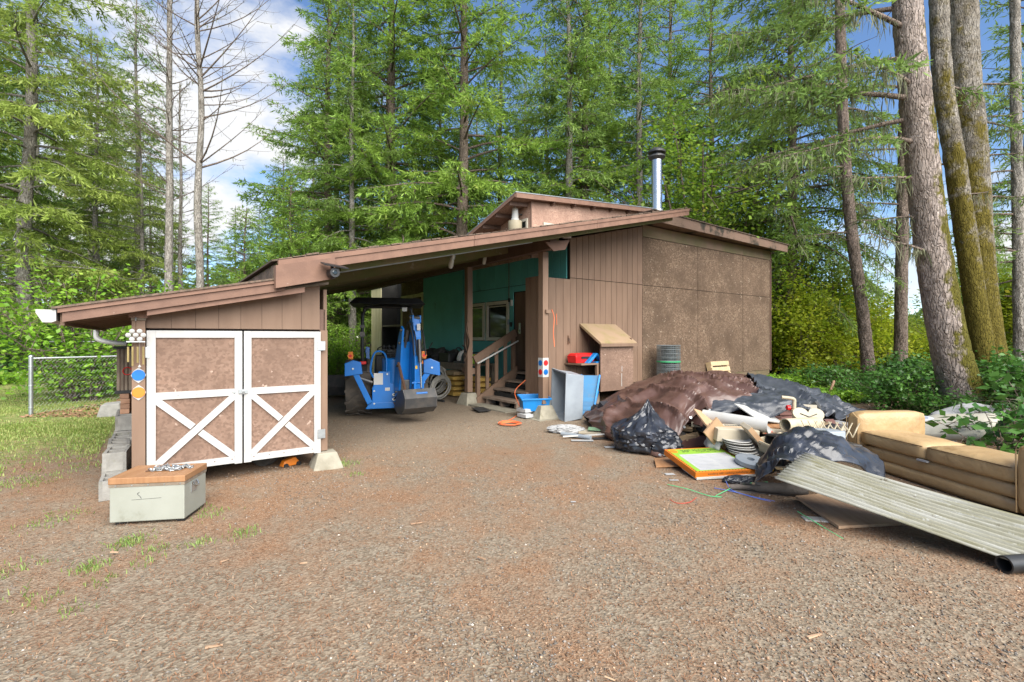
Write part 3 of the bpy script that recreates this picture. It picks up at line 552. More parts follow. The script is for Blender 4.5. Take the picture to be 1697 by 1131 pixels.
# main roof's lower left edge: step wall with wood shingles above the shed roof
for r_ in range(2):
    for i in range(26):
        MB().box(-.63 + r_ * .006, -.615 + r_ * .006, -.16 + i * .15, -.02 + i * .15, 2.20 + r_ * .10, 2.32 + r_ * .10 + random.uniform(-.01, .01)).build('shingle', MT['shingle'], roof)
hb('step_wall', MT['grey_wood'], -.60, -.57, -.18, 4.4, 2.12, 2.44)
# ---- security camera on the fascia box
scam = thing('security_camera', 'small black security camera under the corner of the carport roof', 'camera', H(-.02, -.38, 2.36), (0, 0, HA))
MB().box(-.14, .14, -.10, .08, .085, .10).build('solar_panel', MT['black'], scam, rot=(.25, .1, 0)); MB().lathe([(0, -.08), (.055, -.08), (.06, .06), (0, .06)], 14, axis='y').build('body', MT['black'], scam, smooth=True)
MB().lathe([(0, -.085), (.02, -.085), (.03, -.081)], 10, axis='y').build('lens', MT['glass'], scam); MB().bar((0, .02, .05), (0, .05, .09), .03, .03).build('mount', MT['black'], scam)

# ================================================================== porch stairs
st = thing('porch_stairs', 'brown wooden porch stairs with balustrade rising to the dark door', 'stairs', H(0, 0), (0, 0, HA))
def sb(name, mat, *a): return MB().box(*a).build(name, MT[mat], st)
for i, (u, z) in enumerate(((4.68, .19), (5.00, .375), (5.34, .555))):
    sb('tread', 'tread', u - .03, u + .30, 2.36, 3.66, z - .045, z)
    for v in (2.40, 2.98, 3.56): sb('riser_block', 'tread', u + .02, u + .26, v - .035, v + .035, z - .185, z - .047)
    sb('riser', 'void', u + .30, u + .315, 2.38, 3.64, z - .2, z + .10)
sb('tread', 'tread', 5.66, 5.80, 2.36, 3.66, .69, .735)
MB().prism([(4.52, .0), (4.78, .0), (5.72, .62), (5.72, .88), (4.52, .16)], .045, 'y', 3.70).build('stringer', MT['brown'], st)
sb('newel', 'brown', 4.55, 4.64, 3.75, 3.85, .0, 1.02); sb('newel', 'brown', 5.62, 5.70, 3.75, 3.84, .5, 1.62)
MB().bar((4.50, 3.80, 1.06), (5.74, 3.80, 1.73), .06, .19).build('handrail', MT['brown'], st)
for i in range(3): 
    u = 4.86 + i * .27; MB().box(u - .045, u + .045, 3.76, 3.80, .12 + (u - 4.52) * .56, 1.0 + (u - 4.5) * .54).build('baluster', MT['brown'], st)
MB().tube([(4.50, 3.66, .98), (5.72, 3.66, 1.52)], .022, 8).build('grab_rail', MT['white_plastic'], st, smooth=True)
sb('cross_rail', 'brown', 4.45, 4.55, 3.85, 4.3, .72, .86)
MB().box(4.25, 4.66, 2.15, 3.95, -.03, .03).build('landing_slab', MT['concrete'], st)
# ================================================================== the shed
SR = lambda u: 1.84 + .212 * (u + 2.39)
shed = thing('shed', 'small brown lean-to shed with white framed double doors', 'shed', H(0, 0), (0, 0, HA))
def sh(name, mat, *a, par=None): return MB().box(*a).build(name, MT[mat], par or shed)
for i in range(8):
    u0 = -1.79 + i * .215; u1 = u0 + .212; 
    board(u0, min(u1, .02), 1.70, SR(u0) - .03, SR(min(u1, .02)) - .03, 0.0, .02, 'brown', shed)
sh('wall_board', 'brown', -.066, .02, .0, .022, .20, 1.69); sh('wall_core', 'brown_dark', -1.77, .0, .03, .06, 1.69, 1.95)
sh('side_wall', 'brown', -.02, .02, .03, 4.3, .2, 2.2); sh('side_wall', 'brown', -1.85, -1.80, .22, 4.3, .3, 1.85); sh('back_wall', 'void', -1.8, -.02, 4.25, 4.3, .0, 2.1)
post = sh('post', 'brown', -1.905, -1.795, -.06, .06, .0, 1.80); sh('post_cap', 'fascia', -1.92, -1.78, -.075, .0, 1.80, 1.93)
MB().box(-1.93, -1.77, -.085, -.0752, 1.80, 1.99).build('gusset', MT['fascia'], post)
sh('beam_end', 'grey_wood', -1.91, -1.79, -.08, .1, 1.775, 1.798)
for z, mm in ((1.22, 'blue'), (1.045, 'orange')):      # round reflectors on diamond plates
    d = MB().prism([(-.062, 0), (-.04, -.045), (0, -.078), (.04, -.045), (.062, 0), (.04, .045), (0, .078), (-.04, .045)], .004, 'y').build('reflector', MT['white'], shed, (-1.85, -.068, z)); d['label'] = mm + ' round reflector on a white plate'
    MB().lathe([(0, -.006), (.052, -.006), (.056, 0), (.056, .003)], 22, axis='y').build('lens', MT[mm], d, smooth=True)
# doors
def shed_door(u0, u1, zb0, zb1):
    d = MB().box(u0 + .03, u1 - .03, -.02, -.003, .23, 1.66).build('door', MT['osb_door'], shed)
    w = .075; f0, f1 = -.042, -.0205; zm = .955
    def rail(a, b, c, e, y0=f0): MB().box(a, b, y0, f1, c, e).build('frame_board', MT['white'], d)
    rail(u0, u0 + w, .19, 1.675); rail(u1 - w, u1, .19, 1.675)
    for z in (.20, zm, 1.675 - w): rail(u0 + w + .001, u1 - w - .001, z, z + w, f0 + .002)
    a0, a1, b0, b1 = u0 + w, u1 - w, .20 + w, zm
    for k, (p, q) in enumerate((((a0, b0), (a1, b1)), ((a0, b1), (a1, b0)))):
        pv = Vector((p[0], 0, p[1])); qv = Vector((q[0], 0, q[1])); dd = (qv - pv).normalized() * .004; y = -.034 - .0 * k
        if k == 0: MB().bar(pv + dd + Vector((0, y, 0)), qv - dd + Vector((0, y, 0)), .018, w * .92).build('brace', MT['white'], d)
        else:
            mid = (pv + qv) / 2; s_ = dd.normalized() * w * .62
            for a, b in ((pv + dd, mid - s_), (mid + s_, qv - dd)): MB().bar(a + Vector((0, y, 0)), b + Vector((0, y, 0)), .0175, w * .92).build('brace', MT['white'], d)
    for k in range(5):
        for z in (.245, zm + .04, 1.63): MB().lathe([(0, -.003), (.006, -.003), (.006, 0)], 6, (u0 + .1 + k * (u1 - u0 - .2) / 4, f0 + .001, z), 'y').build('screw', MT['rust' if z < .5 else 'galv'], d)
    return d
dl = shed_door(-1.785, -.922, .2, .2); drr = shed_door(-.905, -.072, .2, .2)
for dd, u, z in ((dl, -1.80, 1.45), (drr, -.06, 1.50), (drr, -.06, .42)): 
    MB().box(u - .05, u + .04, -.05, -.043, z - .055, z + .055).build('hinge', MT['galv'], dd)
MB().box(-.96, -.87, -.058, -.043, .975, 1.02).build('hasp', MT['galv'], drr); MB().box(-.925, -.90, -.075, -.059, .965, 1.0).build('padlock', MT['steel'], drr)
for o_ in (dl,): MB().lathe([(0, -.02), (.012, -.02), (.012, 0)], 8, (-1.0, -.03, .99), 'y').build('bolt', MT['galv'], o_)
# roof with fascia, rafters and gutter
sroof = MB().hexa([(-2.42, -.22, SR(-2.42)), (-.55, -.22, SR(-.55)), (-.55, 4.5, SR(-.55)), (-2.42, 4.5, SR(-2.42)), (-2.42, -.22, SR(-2.42) + .03), (-.55, -.22, SR(-.55) + .03), (-.55, 4.5, SR(-.55) + .03), (-2.42, 4.5, SR(-2.42) + .03)]).build('roof', MT['grey_wood'], shed)
MB().hexa([(-.549, -.05, SR(-.55) - .09), (.02, -.05, SR(.02) - .09), (.02, 4.5, SR(.02) - .09), (-.549, 4.5, SR(-.55) - .09), (-.549, -.05, SR(-.55) - .06), (.02, -.05, SR(.02) - .06), (.02, 4.5, SR(.02) - .06), (-.549, 4.5, SR(-.55) - .06)]).build('inner_roof', MT['grey_wood'], sroof)
MB().hexa([(-2.47, -.29, SR(-2.47) + .035), (-.56, -.29, SR(-.56) + .035), (-.56, 4.5, SR(-.56) + .035), (-2.47, 4.5, SR(-2.47) + .035), (-2.47, -.29, SR(-2.47) + .055), (-.56, -.29, SR(-.56) + .055), (-.56, 4.5, SR(-.56) + .055), (-2.47, 4.5, SR(-2.47) + .055)]).build('shingle_bed', MT['shingle'], sroof)
def sr(name, u0, u1, a, b, v0, v1, mat='fascia'): return MB().hexa([(u0, v0, SR(u0) + a), (u1, v0, SR(u1) + a), (u1, v1, SR(u1) + a), (u0, v1, SR(u0) + a), (u0, v0, SR(u0) + b), (u1, v0, SR(u1) + b), (u1, v1, SR(u1) + b), (u0, v1, SR(u0) + b)]).build(name, MT[mat], sroof)
sr('fascia', -2.40, -.52, -.095, .018, -.255, -.225); sr('drip_edge', -2.43, -.54, -.006, .034, -.275, -.256); sr('under_fascia', -1.78, -.30, -.15, -.09, -.225, -.19, 'fascia')
for i in range(11):
    v = .0 + i * .42; sr('rafter', -2.40, -1.84, -.10, -.002, v, v + .045, 'brown')
MB().box(-2.42, -2.39, -.2, 4.5, SR(-2.42) - .12, SR(-2.42) - .002).build('eave_board', MT['brown'], sroof)
g = [(-2.44, .0), (-2.44, -.10), (-2.47, -.115), (-2.53, -.115), (-2.575, -.03), (-2.575, 0), (-2.565, 0), (-2.565, -.03), (-2.525, -.105), (-2.475, -.105), (-2.45, -.09), (-2.45, 0)]
gut = MB().prism([(a, b + SR(-2.42) + .02) for a, b in g], 4.7, 'y', -.26).build('gutter', MT['white'], shed)
MB().prism([(a, b + SR(-2.42) + .02) for a, b in g[:6]], .004, 'y', -.265).build('end_cap', MT['white'], gut)
MB().tube(catmull([(-2.5, 4.2, 1.72), (-2.48, 4.15, 1.58), (-2.3, 4.1, 1.52), (-2.1, 4.05, 1.50)], 5), .04, 8).build('downpipe', MT['white_plastic'], gut, smooth=True)
pier(.0, .0, shed, .36, .22, .20)
ti = thing('spare_tyre', 'small black tyre showing under the left shed door', 'tyre', H(-1.35, .35, .0), (0, 0, HA))
MB().lathe([(.09, -.05), (.15, -.07), (.19, -.06), (.205, 0), (.19, .06), (.15, .07), (.09, .05)], 28, (0, 0, .205), 'x').build('tyre', MT['rubber'], ti, smooth=True); MB().lathe([(0, -.03), (.10, -.045), (.10, .045), (0, .03)], 20, (0, 0, .205), 'x').build('rim', MT['rim'], ti, smooth=True)
ti = thing('spare_tyre', 'black tyre showing under the right shed door', 'tyre', H(-.62, .45, .0), (0, 0, HA + .6))
MB().lathe([(.09, -.05), (.15, -.07), (.19, -.06), (.205, 0), (.19, .06), (.15, .07), (.09, .05)], 28, (0, 0, .205), 'x').build('tyre', MT['rubber'], ti, smooth=True); MB().lathe([(0, -.03), (.10, -.045), (.10, .045), (0, .03)], 20, (0, 0, .205), 'x').build('rim', MT['rim'], ti, smooth=True)
jk = thing('floor_jack', 'small orange red jack under the right shed door', 'jack', H(-.36, .25, .0), (0, 0, HA + .3))
MB().hexa([(-.12, -.05, .02), (.12, -.05, .02), (.12, .05, .02), (-.12, .05, .02), (-.09, -.04, .09), (.05, -.04, .12), (.05, .04, .12), (-.09, .04, .09)]).build('body', MT['orange'], jk, bevel=.01); MB().lathe([(0, -.06), (.03, -.06), (.03, .06), (0, .06)], 12, (-.08, 0, .03), 'y').build('wheel', MT['black'], jk); MB().lathe([(0, -.06), (.03, -.06), (.03, .06), (0, .06)], 12, (.08, 0, .03), 'y').build('wheel', MT['black'], jk)
# ================================================================== trees
def bark(name, a, b, crack, moss=None, mlo=.5, mhi=.6, sc=1.0, side=None):
    m, n, bs, out = newmat(name); co = coords(n, (1, 1, .24), False); cm = coords(n, (1, 1, 1), False)
    nd = N(n, 'ShaderNodeTexNoise', Scale=6.0 * sc, Detail=3); n.links.new(co, nd.inputs['Vector'])
    vm = n.nodes.new('ShaderNodeVectorMath'); vm.operation = 'MULTIPLY_ADD'; vm.inputs[1].default_value = (.22, .22, .22); n.links.new(nd.outputs['Color'], vm.inputs[0]); n.links.new(co, vm.inputs[2])
    v = N(n, 'ShaderNodeTexVoronoi', Scale=26.0 * sc); v.feature = 'DISTANCE_TO_EDGE'; n.links.new(vm.outputs[0], v.inputs['Vector'])
    c = mixc(n, ramp(n, noise(n, cm, 3.2, 6, .65), .38, .66), a, b)
    c = mixc(n, ramp(n, noise(n, cm, 14, 4), .58, .72), c, tuple(min(1, x * 1.55) for x in a))
    c = mixc(n, ramp(n, v.outputs['Distance'], .05, -.05), c, crack); c = mixc(n, ramp(n, noise(n, co, 26, 5, .7), .50, .66), c, crack); c = mixc(n, ramp(n, noise(n, cm, 1.1, 4), .55, .75), c, tuple(x * .8 for x in b))
    if moss:
        f = noise(n, cm, 2.4, 7, .7)
        if side:
            sp = n.nodes.new('ShaderNodeVectorMath'); sp.operation = 'DOT_PRODUCT'; g = n.nodes.new('ShaderNodeNewGeometry'); n.links.new(g.outputs['Normal'], sp.inputs[0]); sp.inputs[1].default_value = side
            sx = n.nodes.new('ShaderNodeSeparateXYZ'); n.links.new(cm, sx.inputs[0])
            k = n.nodes.new('ShaderNodeMath'); k.operation = 'MULTIPLY_ADD'; k.inputs[1].default_value = .30; n.links.new(sp.outputs['Value'], k.inputs[0]); n.links.new(f, k.inputs[2])
            k2 = n.nodes.new('ShaderNodeMath'); k2.operation = 'MULTIPLY_ADD'; k2.inputs[1].default_value = -.035; n.links.new(sx.outputs['Z'], k2.inputs[0]); n.links.new(k.outputs[0], k2.inputs[2]); f = k2.outputs[0]
        c = mixc(n, ramp(n, f, mlo, mhi), c, mixc(n, noise(n, cm, 20, 4), moss, tuple(x * .45 for x in moss)))
    n.links.new(c, bs.inputs['Base Color']); bs.inputs['Roughness'].default_value = .95; bs.inputs['Specular IOR Level'].default_value = .15
    ad = n.nodes.new('ShaderNodeMath'); ad.operation = 'MULTIPLY_ADD'; ad.inputs[1].default_value = .35; n.links.new(noise(n, cm, 30, 4), ad.inputs[0]); n.links.new(ramp(n, v.outputs['Distance'], 0, .16), ad.inputs[2])
    bump(n, bs, ad.outputs[0], .9, .03)
    return m
BK_GREY = bark('pale mottled bark', (.31, .285, .25), (.205, .185, .155), (.11, .095, .075))
BK_BROWN = bark('brown furrowed bark', (.24, .185, .15), (.155, .12, .095), (.075, .058, .045))
BK_BIG = bark('grey plated bark with moss', (.33, .275, .24), (.23, .185, .155), (.10, .075, .06), (.13, .115, .02), .44, .58, .8, (.95, -.35, .25))
BK_MOSS = bark('mossy bark', (.26, .235, .20), (.17, .145, .11), (.06, .05, .035), (.15, .12, .022), .27, .46, .9, (-.35, -.3, .2))
LICHEN = leafmat('grey lichen', (.24, .25, .15), (.17, .18, .10), None, .3, .8)
ND_DEEP = leafmat('dark fir needles', (0.162, 0.258, 0.062), (0.215, 0.317, 0.074), (0.268, 0.348, 0.095), .45)
ND_MID = leafmat('fir needles', (0.183, 0.305, 0.056), (0.253, 0.377, 0.067), (0.323, 0.402, 0.090), .45)
ND_YEL = leafmat('yellow green fir needles', (0.241, 0.330, 0.065), (0.307, 0.377, 0.090), (0.359, 0.371, 0.146), .45)
LF_MAPLE = leafmat('maple leaves', (.14, .26, .026), (.23, .33, .034), (.40, .38, .04), .48, .45, .9)
LF_VINE = leafmat('yellow green vine maple leaves', (.27, .37, .024), (.42, .47, .038), (.56, .50, .05), .6, .45, .8)
LF_SALAL = leafmat('glossy shrub leaves', (.045, .125, .022), (.080, .185, .030), (.12, .23, .045), .28, .33, 1.5)
LF_BUSH = leafmat('light green bush leaves', (.16, .33, .026), (.25, .43, .04), (.36, .48, .07), .42, .4, 1.6)

def unit(a): return a / np.maximum(np.linalg.norm(a, axis=-1, keepdims=True), 1e-9)
def kites(P, D, Nn, l, w):
    """leaf blades: base points P, directions D, face normals Nn -> quads"""
    D = unit(D); S = unit(np.cross(D, Nn)); l = l[:, None]; w = w[:, None]
    V = np.stack([P, P + D * l * .42 + S * w * .5, P + D * l, P + D * l * .42 - S * w * .5], 1).reshape(-1, 3)
    return V
def tube_np(pts, r, n=5):
    pts = np.asarray(pts, float); m = len(pts); t = unit(np.gradient(pts, axis=0)); a0 = np.array([.13, .31, .94]) if abs(t[0, 2]) < .9 else np.array([1., .1, 0])
    a = unit(a0 - t * (t @ a0)[:, None]); b = np.cross(t, a); th = np.arange(n) * 2 * np.pi / n; r = np.broadcast_to(r, m)
    V = pts[:, None] + (a[:, None] * np.cos(th)[None, :, None] + b[:, None] * np.sin(th)[None, :, None]) * r[:, None, None]
    i = np.arange(m * n).reshape(m, n); j = np.roll(i, -1, 1); Fq = np.stack([i[:-1], j[:-1], j[1:], i[1:]], -1).reshape(-1, 4)
    return V.reshape(-1, 3), Fq
class TB:
    def __init__(s): s.V = []; s.F = []; s.n = 0
    def add(s, V, Fq): s.V.append(V); s.F.append(Fq + s.n); s.n += len(V)
    def mesh(s, name, mat, cols=None, smooth=True):
        o = np_mesh(name, np.concatenate(s.V), np.concatenate(s.F), mat, cols=cols, smooth=smooth); me = o.data; bpy.data.objects.remove(o); return me
def trunk_mesh(name, path, r0, r1, mat, g, n=12, flare=.35, rough=.06):
    """path: list of points base to top"""
    P = np.array(catmull(path, 7)); m = len(P); t = np.linspace(0, 1, m); zz = P[:, 2] - P[0, 2]
    r = (r0 + (r1 - r0) * t) * (1 + flare * np.exp(-zz / max(r0 * 1.6, .1)))
    V, Fq = tube_np(P, r, n); c = np.repeat(P, n, 0); k = 1 + rough * g.standard_normal(len(V)) * .6 + rough * np.sin(np.tile(np.arange(n), m) * 2.1 + np.repeat(zz, n) * 1.1)
    V = c + (V - c) * k[:, None]; tb = TB(); tb.add(V, Fq); return tb.mesh(name, mat)
def spray(base, az, L, elev, droop, g, dens=1.0, s0=.12, fol=1.0, lw=1.0):
    """one conifer bough: returns axis points, needle kites (V), tint"""
    out = np.array([math.cos(az), math.sin(az), 0]); sd = np.array([-out[1], out[0], 0]); wob = g.standard_normal() * .12
    f = lambda s: base + out * (L * s * (1 - .08 * s))[:, None] + sd * (L * wob * s * s)[:, None] + np.array([0, 0, 1.]) * (L * (elev * s - droop * s * s + .10 * s ** 4))[:, None]
    ax = f(np.linspace(0, 1, 7))
    if fol <= 0: return ax, None, None
    n = max(4, int(L / .115 * dens)); s = s0 + (1 - s0) * np.sort(g.random(n)); P = f(s); T = unit(f(np.minimum(s + .02, 1.02)) - P)
    P = np.repeat(P, 2, 0); T = np.repeat(T, 2, 0); s = np.repeat(s, 2); sg = np.tile([1., -1.], n)
    ang = R(58) - R(22) * s + .2 * g.standard_normal(2 * n); TD = T * np.cos(ang)[:, None] + sd * (sg * np.sin(ang))[:, None] - np.array([0, 0, 1.]) * (.10 + .45 * g.random(2 * n))[:, None] * .55
    TD = unit(TD); tl = (.14 + .42 * L * (1 - s) ** .75 * (.5 + .6 * g.random(2 * n)) * (1 - np.exp(-6 * s))).clip(.16, 1.5)
    k = np.maximum(2, (tl / .060 * fol).astype(int)); idx = np.repeat(np.arange(2 * n), k); q = g.random(len(idx)) ** .85
    B = P[idx] + TD[idx] * (tl[idx] * q)[:, None] - np.array([0, 0, 1.]) * (tl[idx] * q * q * .34)[:, None]
    rnd = g.standard_normal((len(idx), 3)); D = TD[idx] + .55 * rnd + np.array([0, 0, -.12]); Nn = np.array([0, 0, 1.]) + .6 * g.standard_normal((len(idx), 3))
    l = (.12 + .15 * g.random(len(idx))) * lw; w = (.026 + .026 * g.random(len(idx))) * lw
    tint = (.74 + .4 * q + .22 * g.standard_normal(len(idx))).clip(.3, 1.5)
    return ax, kites(B, D, Nn, l, w), tint
def strands(P, g, l0, l1, w=.018):
    """hanging lichen below points P"""
    n = len(P); l = l0 + (l1 - l0) * g.random(n) ** 2.5; a = g.random(n) * 6.28; sx = np.stack([np.cos(a), np.sin(a), 0 * a], -1) * (w * .55 * (.4 + g.random(n)))[:, None]
    dr = np.stack([.25 * g.standard_normal(n) * l, .25 * g.standard_normal(n) * l, -l], -1)
    V = np.stack([P - sx, P + sx, P + dr * .5 + sx * .8 + .012 * g.standard_normal((n, 3)), P + dr], 1).reshape(-1, 3); return V
def conifer_data(seed, Ht, cb, Rm, r0, nd, bk, nbr=110, dens=1.0, droop=.30, fol=1.0, dead=12, lean=(0, 0), lich=0.0, shape=.8, deadL=1.6, lw=1.0):
    """archetype: trunk, limbs, crown, lichen meshes; Ht height, cb crown base, Rm longest bough"""
    g = np.random.default_rng(seed)
    path = [(lean[0] * t ** 1.3 + .05 * g.standard_normal() * (t > 0), lean[1] * t + .05 * g.standard_normal() * (t > 0), Ht * t - .15) for t in np.linspace(0, 1, 6)]
    tr = trunk_mesh('trunk', path, r0, .03, bk, g); PA = np.array(catmull(path, 7))
    at = lambda z: np.array([np.interp(z, PA[:, 2], PA[:, i]) for i in range(3)])
    lb, cr, li, tints = TB(), TB(), TB(), []
    hs = cb + (Ht - cb - .3) * (np.arange(nbr) + g.random(nbr)) / nbr
    for i, h in enumerate(hs):
        t = (h - cb) / (Ht - cb); L = Rm * ((1 - t) ** shape) * (.62 + .45 * g.random()) + .25
        if t < .12: L *= .55 + 3.5 * t
        az = i * 2.399 + .5 * g.standard_normal(); el = .02 + .55 * t + .12 * g.standard_normal()
        ax, V, ti = spray(at(h), az, L, el, droop * (1.1 - .5 * t) + .05 * g.standard_normal(), g, dens, .10 if t > .3 else .22, fol, lw)
        lb.add(*tube_np(ax, np.linspace(.012 + .011 * L, .004, len(ax)), 4))
        cr.add(V, np.arange(len(V)).reshape(-1, 4)); tints.append(np.repeat(ti, 4))
        if lich and t < .6:
            k = int(lich * L * 16); s = g.random(k); j = (s * 5.99).astype(int); fr = s * 6 - j; B = ax[j] * (1 - fr)[:, None] + ax[j + 1] * fr[:, None] + np.stack([.25 * g.standard_normal(k), .25 * g.standard_normal(k), -.05 * g.random(k)], -1) * L * .16
            VL = strands(B, g, .06, .75); li.add(VL, np.arange(len(VL)).reshape(-1, 4))
    for i in range(dead):
        h = .8 + (cb + 1.0) * g.random(); L = deadL * (.3 + .8 * g.random()); ax, _, _ = spray(at(h), g.random() * 6.28, L, .05 + .25 * g.standard_normal(), .1, g, fol=0)
        lb.add(*tube_np(ax, np.linspace(.016, .004, len(ax)), 4))
        for k in range(3):
            s = 2 + k; a2, _, _ = spray(ax[s], g.random() * 6.28, L * .3, 0, .1, g, fol=0); lb.add(*tube_np(a2, np.linspace(.007, .003, len(a2)), 3))
    ti = np.concatenate(tints); cols = np.stack([ti, ti, ti * .95], -1)
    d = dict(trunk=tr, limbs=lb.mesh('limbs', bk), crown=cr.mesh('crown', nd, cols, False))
    if li.n: d['lichen'] = li.mesh('lichen', LICHEN, np.ones((li.n, 3)) * np.repeat(.7 + .5 * g.random(li.n // 4), 4)[:, None], False)
    return d
def plant_tree(name, label, d, x, y, rz=0, sc=1.0, group=None, cat='tree', tilt=(0, 0), sz=None):
    t = thing(name, label, cat, (x, y, gzf(x, y) - .03), (tilt[0], tilt[1], rz), group); t.scale = (sc, sc, sz or sc)
    for k, me in d.items():
        o = bpy.data.objects.new(k, me); COL.objects.link(o); o.parent = t
        if k != 'trunk': o['kind'] = 'stuff'
    return t
def pxx(px, Y): return (px - CX) / F * Y
FIR = [conifer_data(11, 24, 2.2, 6.4, .30, ND_MID, BK_BROWN, 140, .80, .24, 1.0, 10, shape=.55, lw=1.15),
       conifer_data(12, 25, 2.2, 5.0, .27, ND_MID, BK_BROWN, 125, .80, .32, 1.0, 14, shape=.6, lw=1.15),
       conifer_data(13, 24, 5.0, 4.2, .24, ND_DEEP, BK_GREY, 92, .80, .38, 1.0, 26, shape=.65, lw=1.15),
       conifer_data(14, 23, 2.6, 4.8, .25, ND_YEL, BK_GREY, 110, .80, .36, 1.0, 24, shape=.6, lw=1.15),
       conifer_data(15, 22, 1.0, 3.8, .20, ND_DEEP, BK_BROWN, 105, .8, .30, .9, 6, shape=.65, lw=1.2),
       conifer_data(16, 20, 3.6, 5.2, .27, ND_DEEP, BK_BROWN, 130, 1.0, .62, 1.0, 22, lich=1.8, shape=.5, deadL=2.4, lw=1.05),
       conifer_data(17, 9, .3, 3.0, .10, ND_MID, BK_BROWN, 120, 1.0, .22, 1.0, 2, shape=.8, lw=1.1)]
def bare_data(seed, Ht, r0, bias=0.0, nb=60, Lm=2.6, start=.35):
    g = np.random.default_rng(seed); path = [(.035 * g.standard_normal() * (t > 0), .035 * g.standard_normal() * (t > 0), Ht * t - .1) for t in np.linspace(0, 1, 7)]
    tr = trunk_mesh('trunk', path, r0, .035, BK_GREY, g, 10); PA = np.array(catmull(path, 7)); lb = TB()
    for i in range(nb):
        h = Ht * (start + (.97 - start) * g.random()); b = np.array([np.interp(h, PA[:, 2], PA[:, k]) for k in range(3)]); az = g.random() * 6.28 if g.random() > bias else .5 * g.standard_normal()
        L = Lm * (1.15 - h / Ht) * (.4 + .8 * g.random()) + .2; ax, _, _ = spray(b, az, L, .35 + .3 * g.random() * (1 if g.random() < .7 else -1), -.18, g, fol=0); lb.add(*tube_np(ax, np.linspace(.012 + .006 * L, .003, 7), 4))
        for k in range(5):
            a2, _, _ = spray(ax[min(6, 2 + k)], az + .9 * (-1) ** k + .3 * g.standard_normal(), L * (.25 + .2 * g.random()), .2, 0, g, fol=0); lb.add(*tube_np(a2, np.linspace(.008, .0025, 7), 3))
    li = strands(np.concatenate([v[::7] for v in lb.V]), g, .03, .22, .01)
    t2 = TB(); t2.add(li, np.arange(len(li)).reshape(-1, 4))
    return dict(trunk=tr, limbs=lb.mesh('limbs', BK_BROWN), lichen=t2.mesh('lichen', LICHEN, np.ones((len(li), 3)) * .8, False))
BARE = [bare_data(31, 19, .155, .0, 70, 2.2, .3), bare_data(32, 18, .145, .55, 70, 4.6, .38)]
G_L, G_C, G_R = 'trees left of the shed', 'firs behind the house', 'trees beyond the right end of the house'
# left group: bare grey trunks and yellow green firs
plant_tree('bare_tree', 'tall bare grey trunk with short twigs, left one of the two dead trees', BARE[0], pxx(279, 17), 17, .4, 1, G_L)
plant_tree('bare_tree', 'dead tree with long bare branches reaching right across the cloud', BARE[1], pxx(331, 16.5), 16.5, -.25, 1, G_L)
plant_tree('bare_tree', 'thin grey dead trunk just between the two tall bare trees', BARE[0], pxx(299, 20), 20, 2.1, .72, G_L, sz=.62)
plant_tree('fir_tree', 'yellow green fir with pale trunk near the left edge of the photo', FIR[3], pxx(50, 17), 17, 0, 1, G_L)
plant_tree('fir_tree', 'narrow dark topped fir standing behind the bare dead trees', FIR[2], pxx(226, 24), 24, 1.1, .78, G_L)
plant_tree('fir_tree', 'yellowish fir filling the gap left of the bare trees', FIR[3], pxx(160, 21), 21, 2.2, .62, G_L)
plant_tree('fir_tree', 'tall green fir at the far left edge above the chain link fence', FIR[1], pxx(-30, 19), 19, .7, .9, G_L)
plant_tree('fir_tree', 'low yellowish fir right behind the bush and the shed roof', FIR[3], pxx(235, 19), 19, 4.0, .45, G_L)
# centre
plant_tree('fir_tree', 'broad bright green fir rising behind the carport roof', FIR[0], pxx(648, 26), 26, .3, 1.2, G_C)
plant_tree('fir_tree', 'large fir with dark open limbs directly left of the dormer', FIR[1], pxx(766, 24), 24, 1.4, 1.25, G_C)
plant_tree('fir_tree', 'pale trunked fir behind the peak of the dormer roof', FIR[2], pxx(941, 24), 24, .2, 1.06, G_C)
plant_tree('fir_tree', 'dark trunked fir between the dormer and the stove pipe', FIR[1], pxx(972, 26), 26, 3.3, 1.1, G_C)
plant_tree('fir_tree', 'fir standing behind the stove pipe', FIR[2], pxx(1062, 25), 25, 2.6, 1.05, G_C)
plant_tree('fir_tree', 'fir with wide boughs at the left of the broad carport fir', FIR[1], pxx(545, 25), 25, 5.1, .95, G_C)
plant_tree('fir_tree', 'fir seen through the carport opening behind the tractor', FIR[2], pxx(585, 23), 23, 3.8, .8, G_C)
plant_tree('fir_tree', 'fir behind the right part of the flat roof', FIR[0], pxx(1180, 27), 27, 3.8, .9, G_C)
plant_tree('young_fir', 'young bright fir hanging over the middle of the carport roof', FIR[6], pxx(690, 24.5), 24.5, 1.0, 1.05, G_C)
plant_tree('young_fir', 'young bright fir left of the dormer gable', FIR[6], pxx(765, 25.5), 25.5, 2.0, 1.15, G_C)
plant_tree('young_fir', 'young fir behind the left end of the carport roof', FIR[6], pxx(480, 21), 21, 3.0, .90, G_C)
plant_tree('young_fir', 'young fir to the right of the bare dead trees', FIR[6], pxx(405, 19), 19, 4.2, .72, G_C)
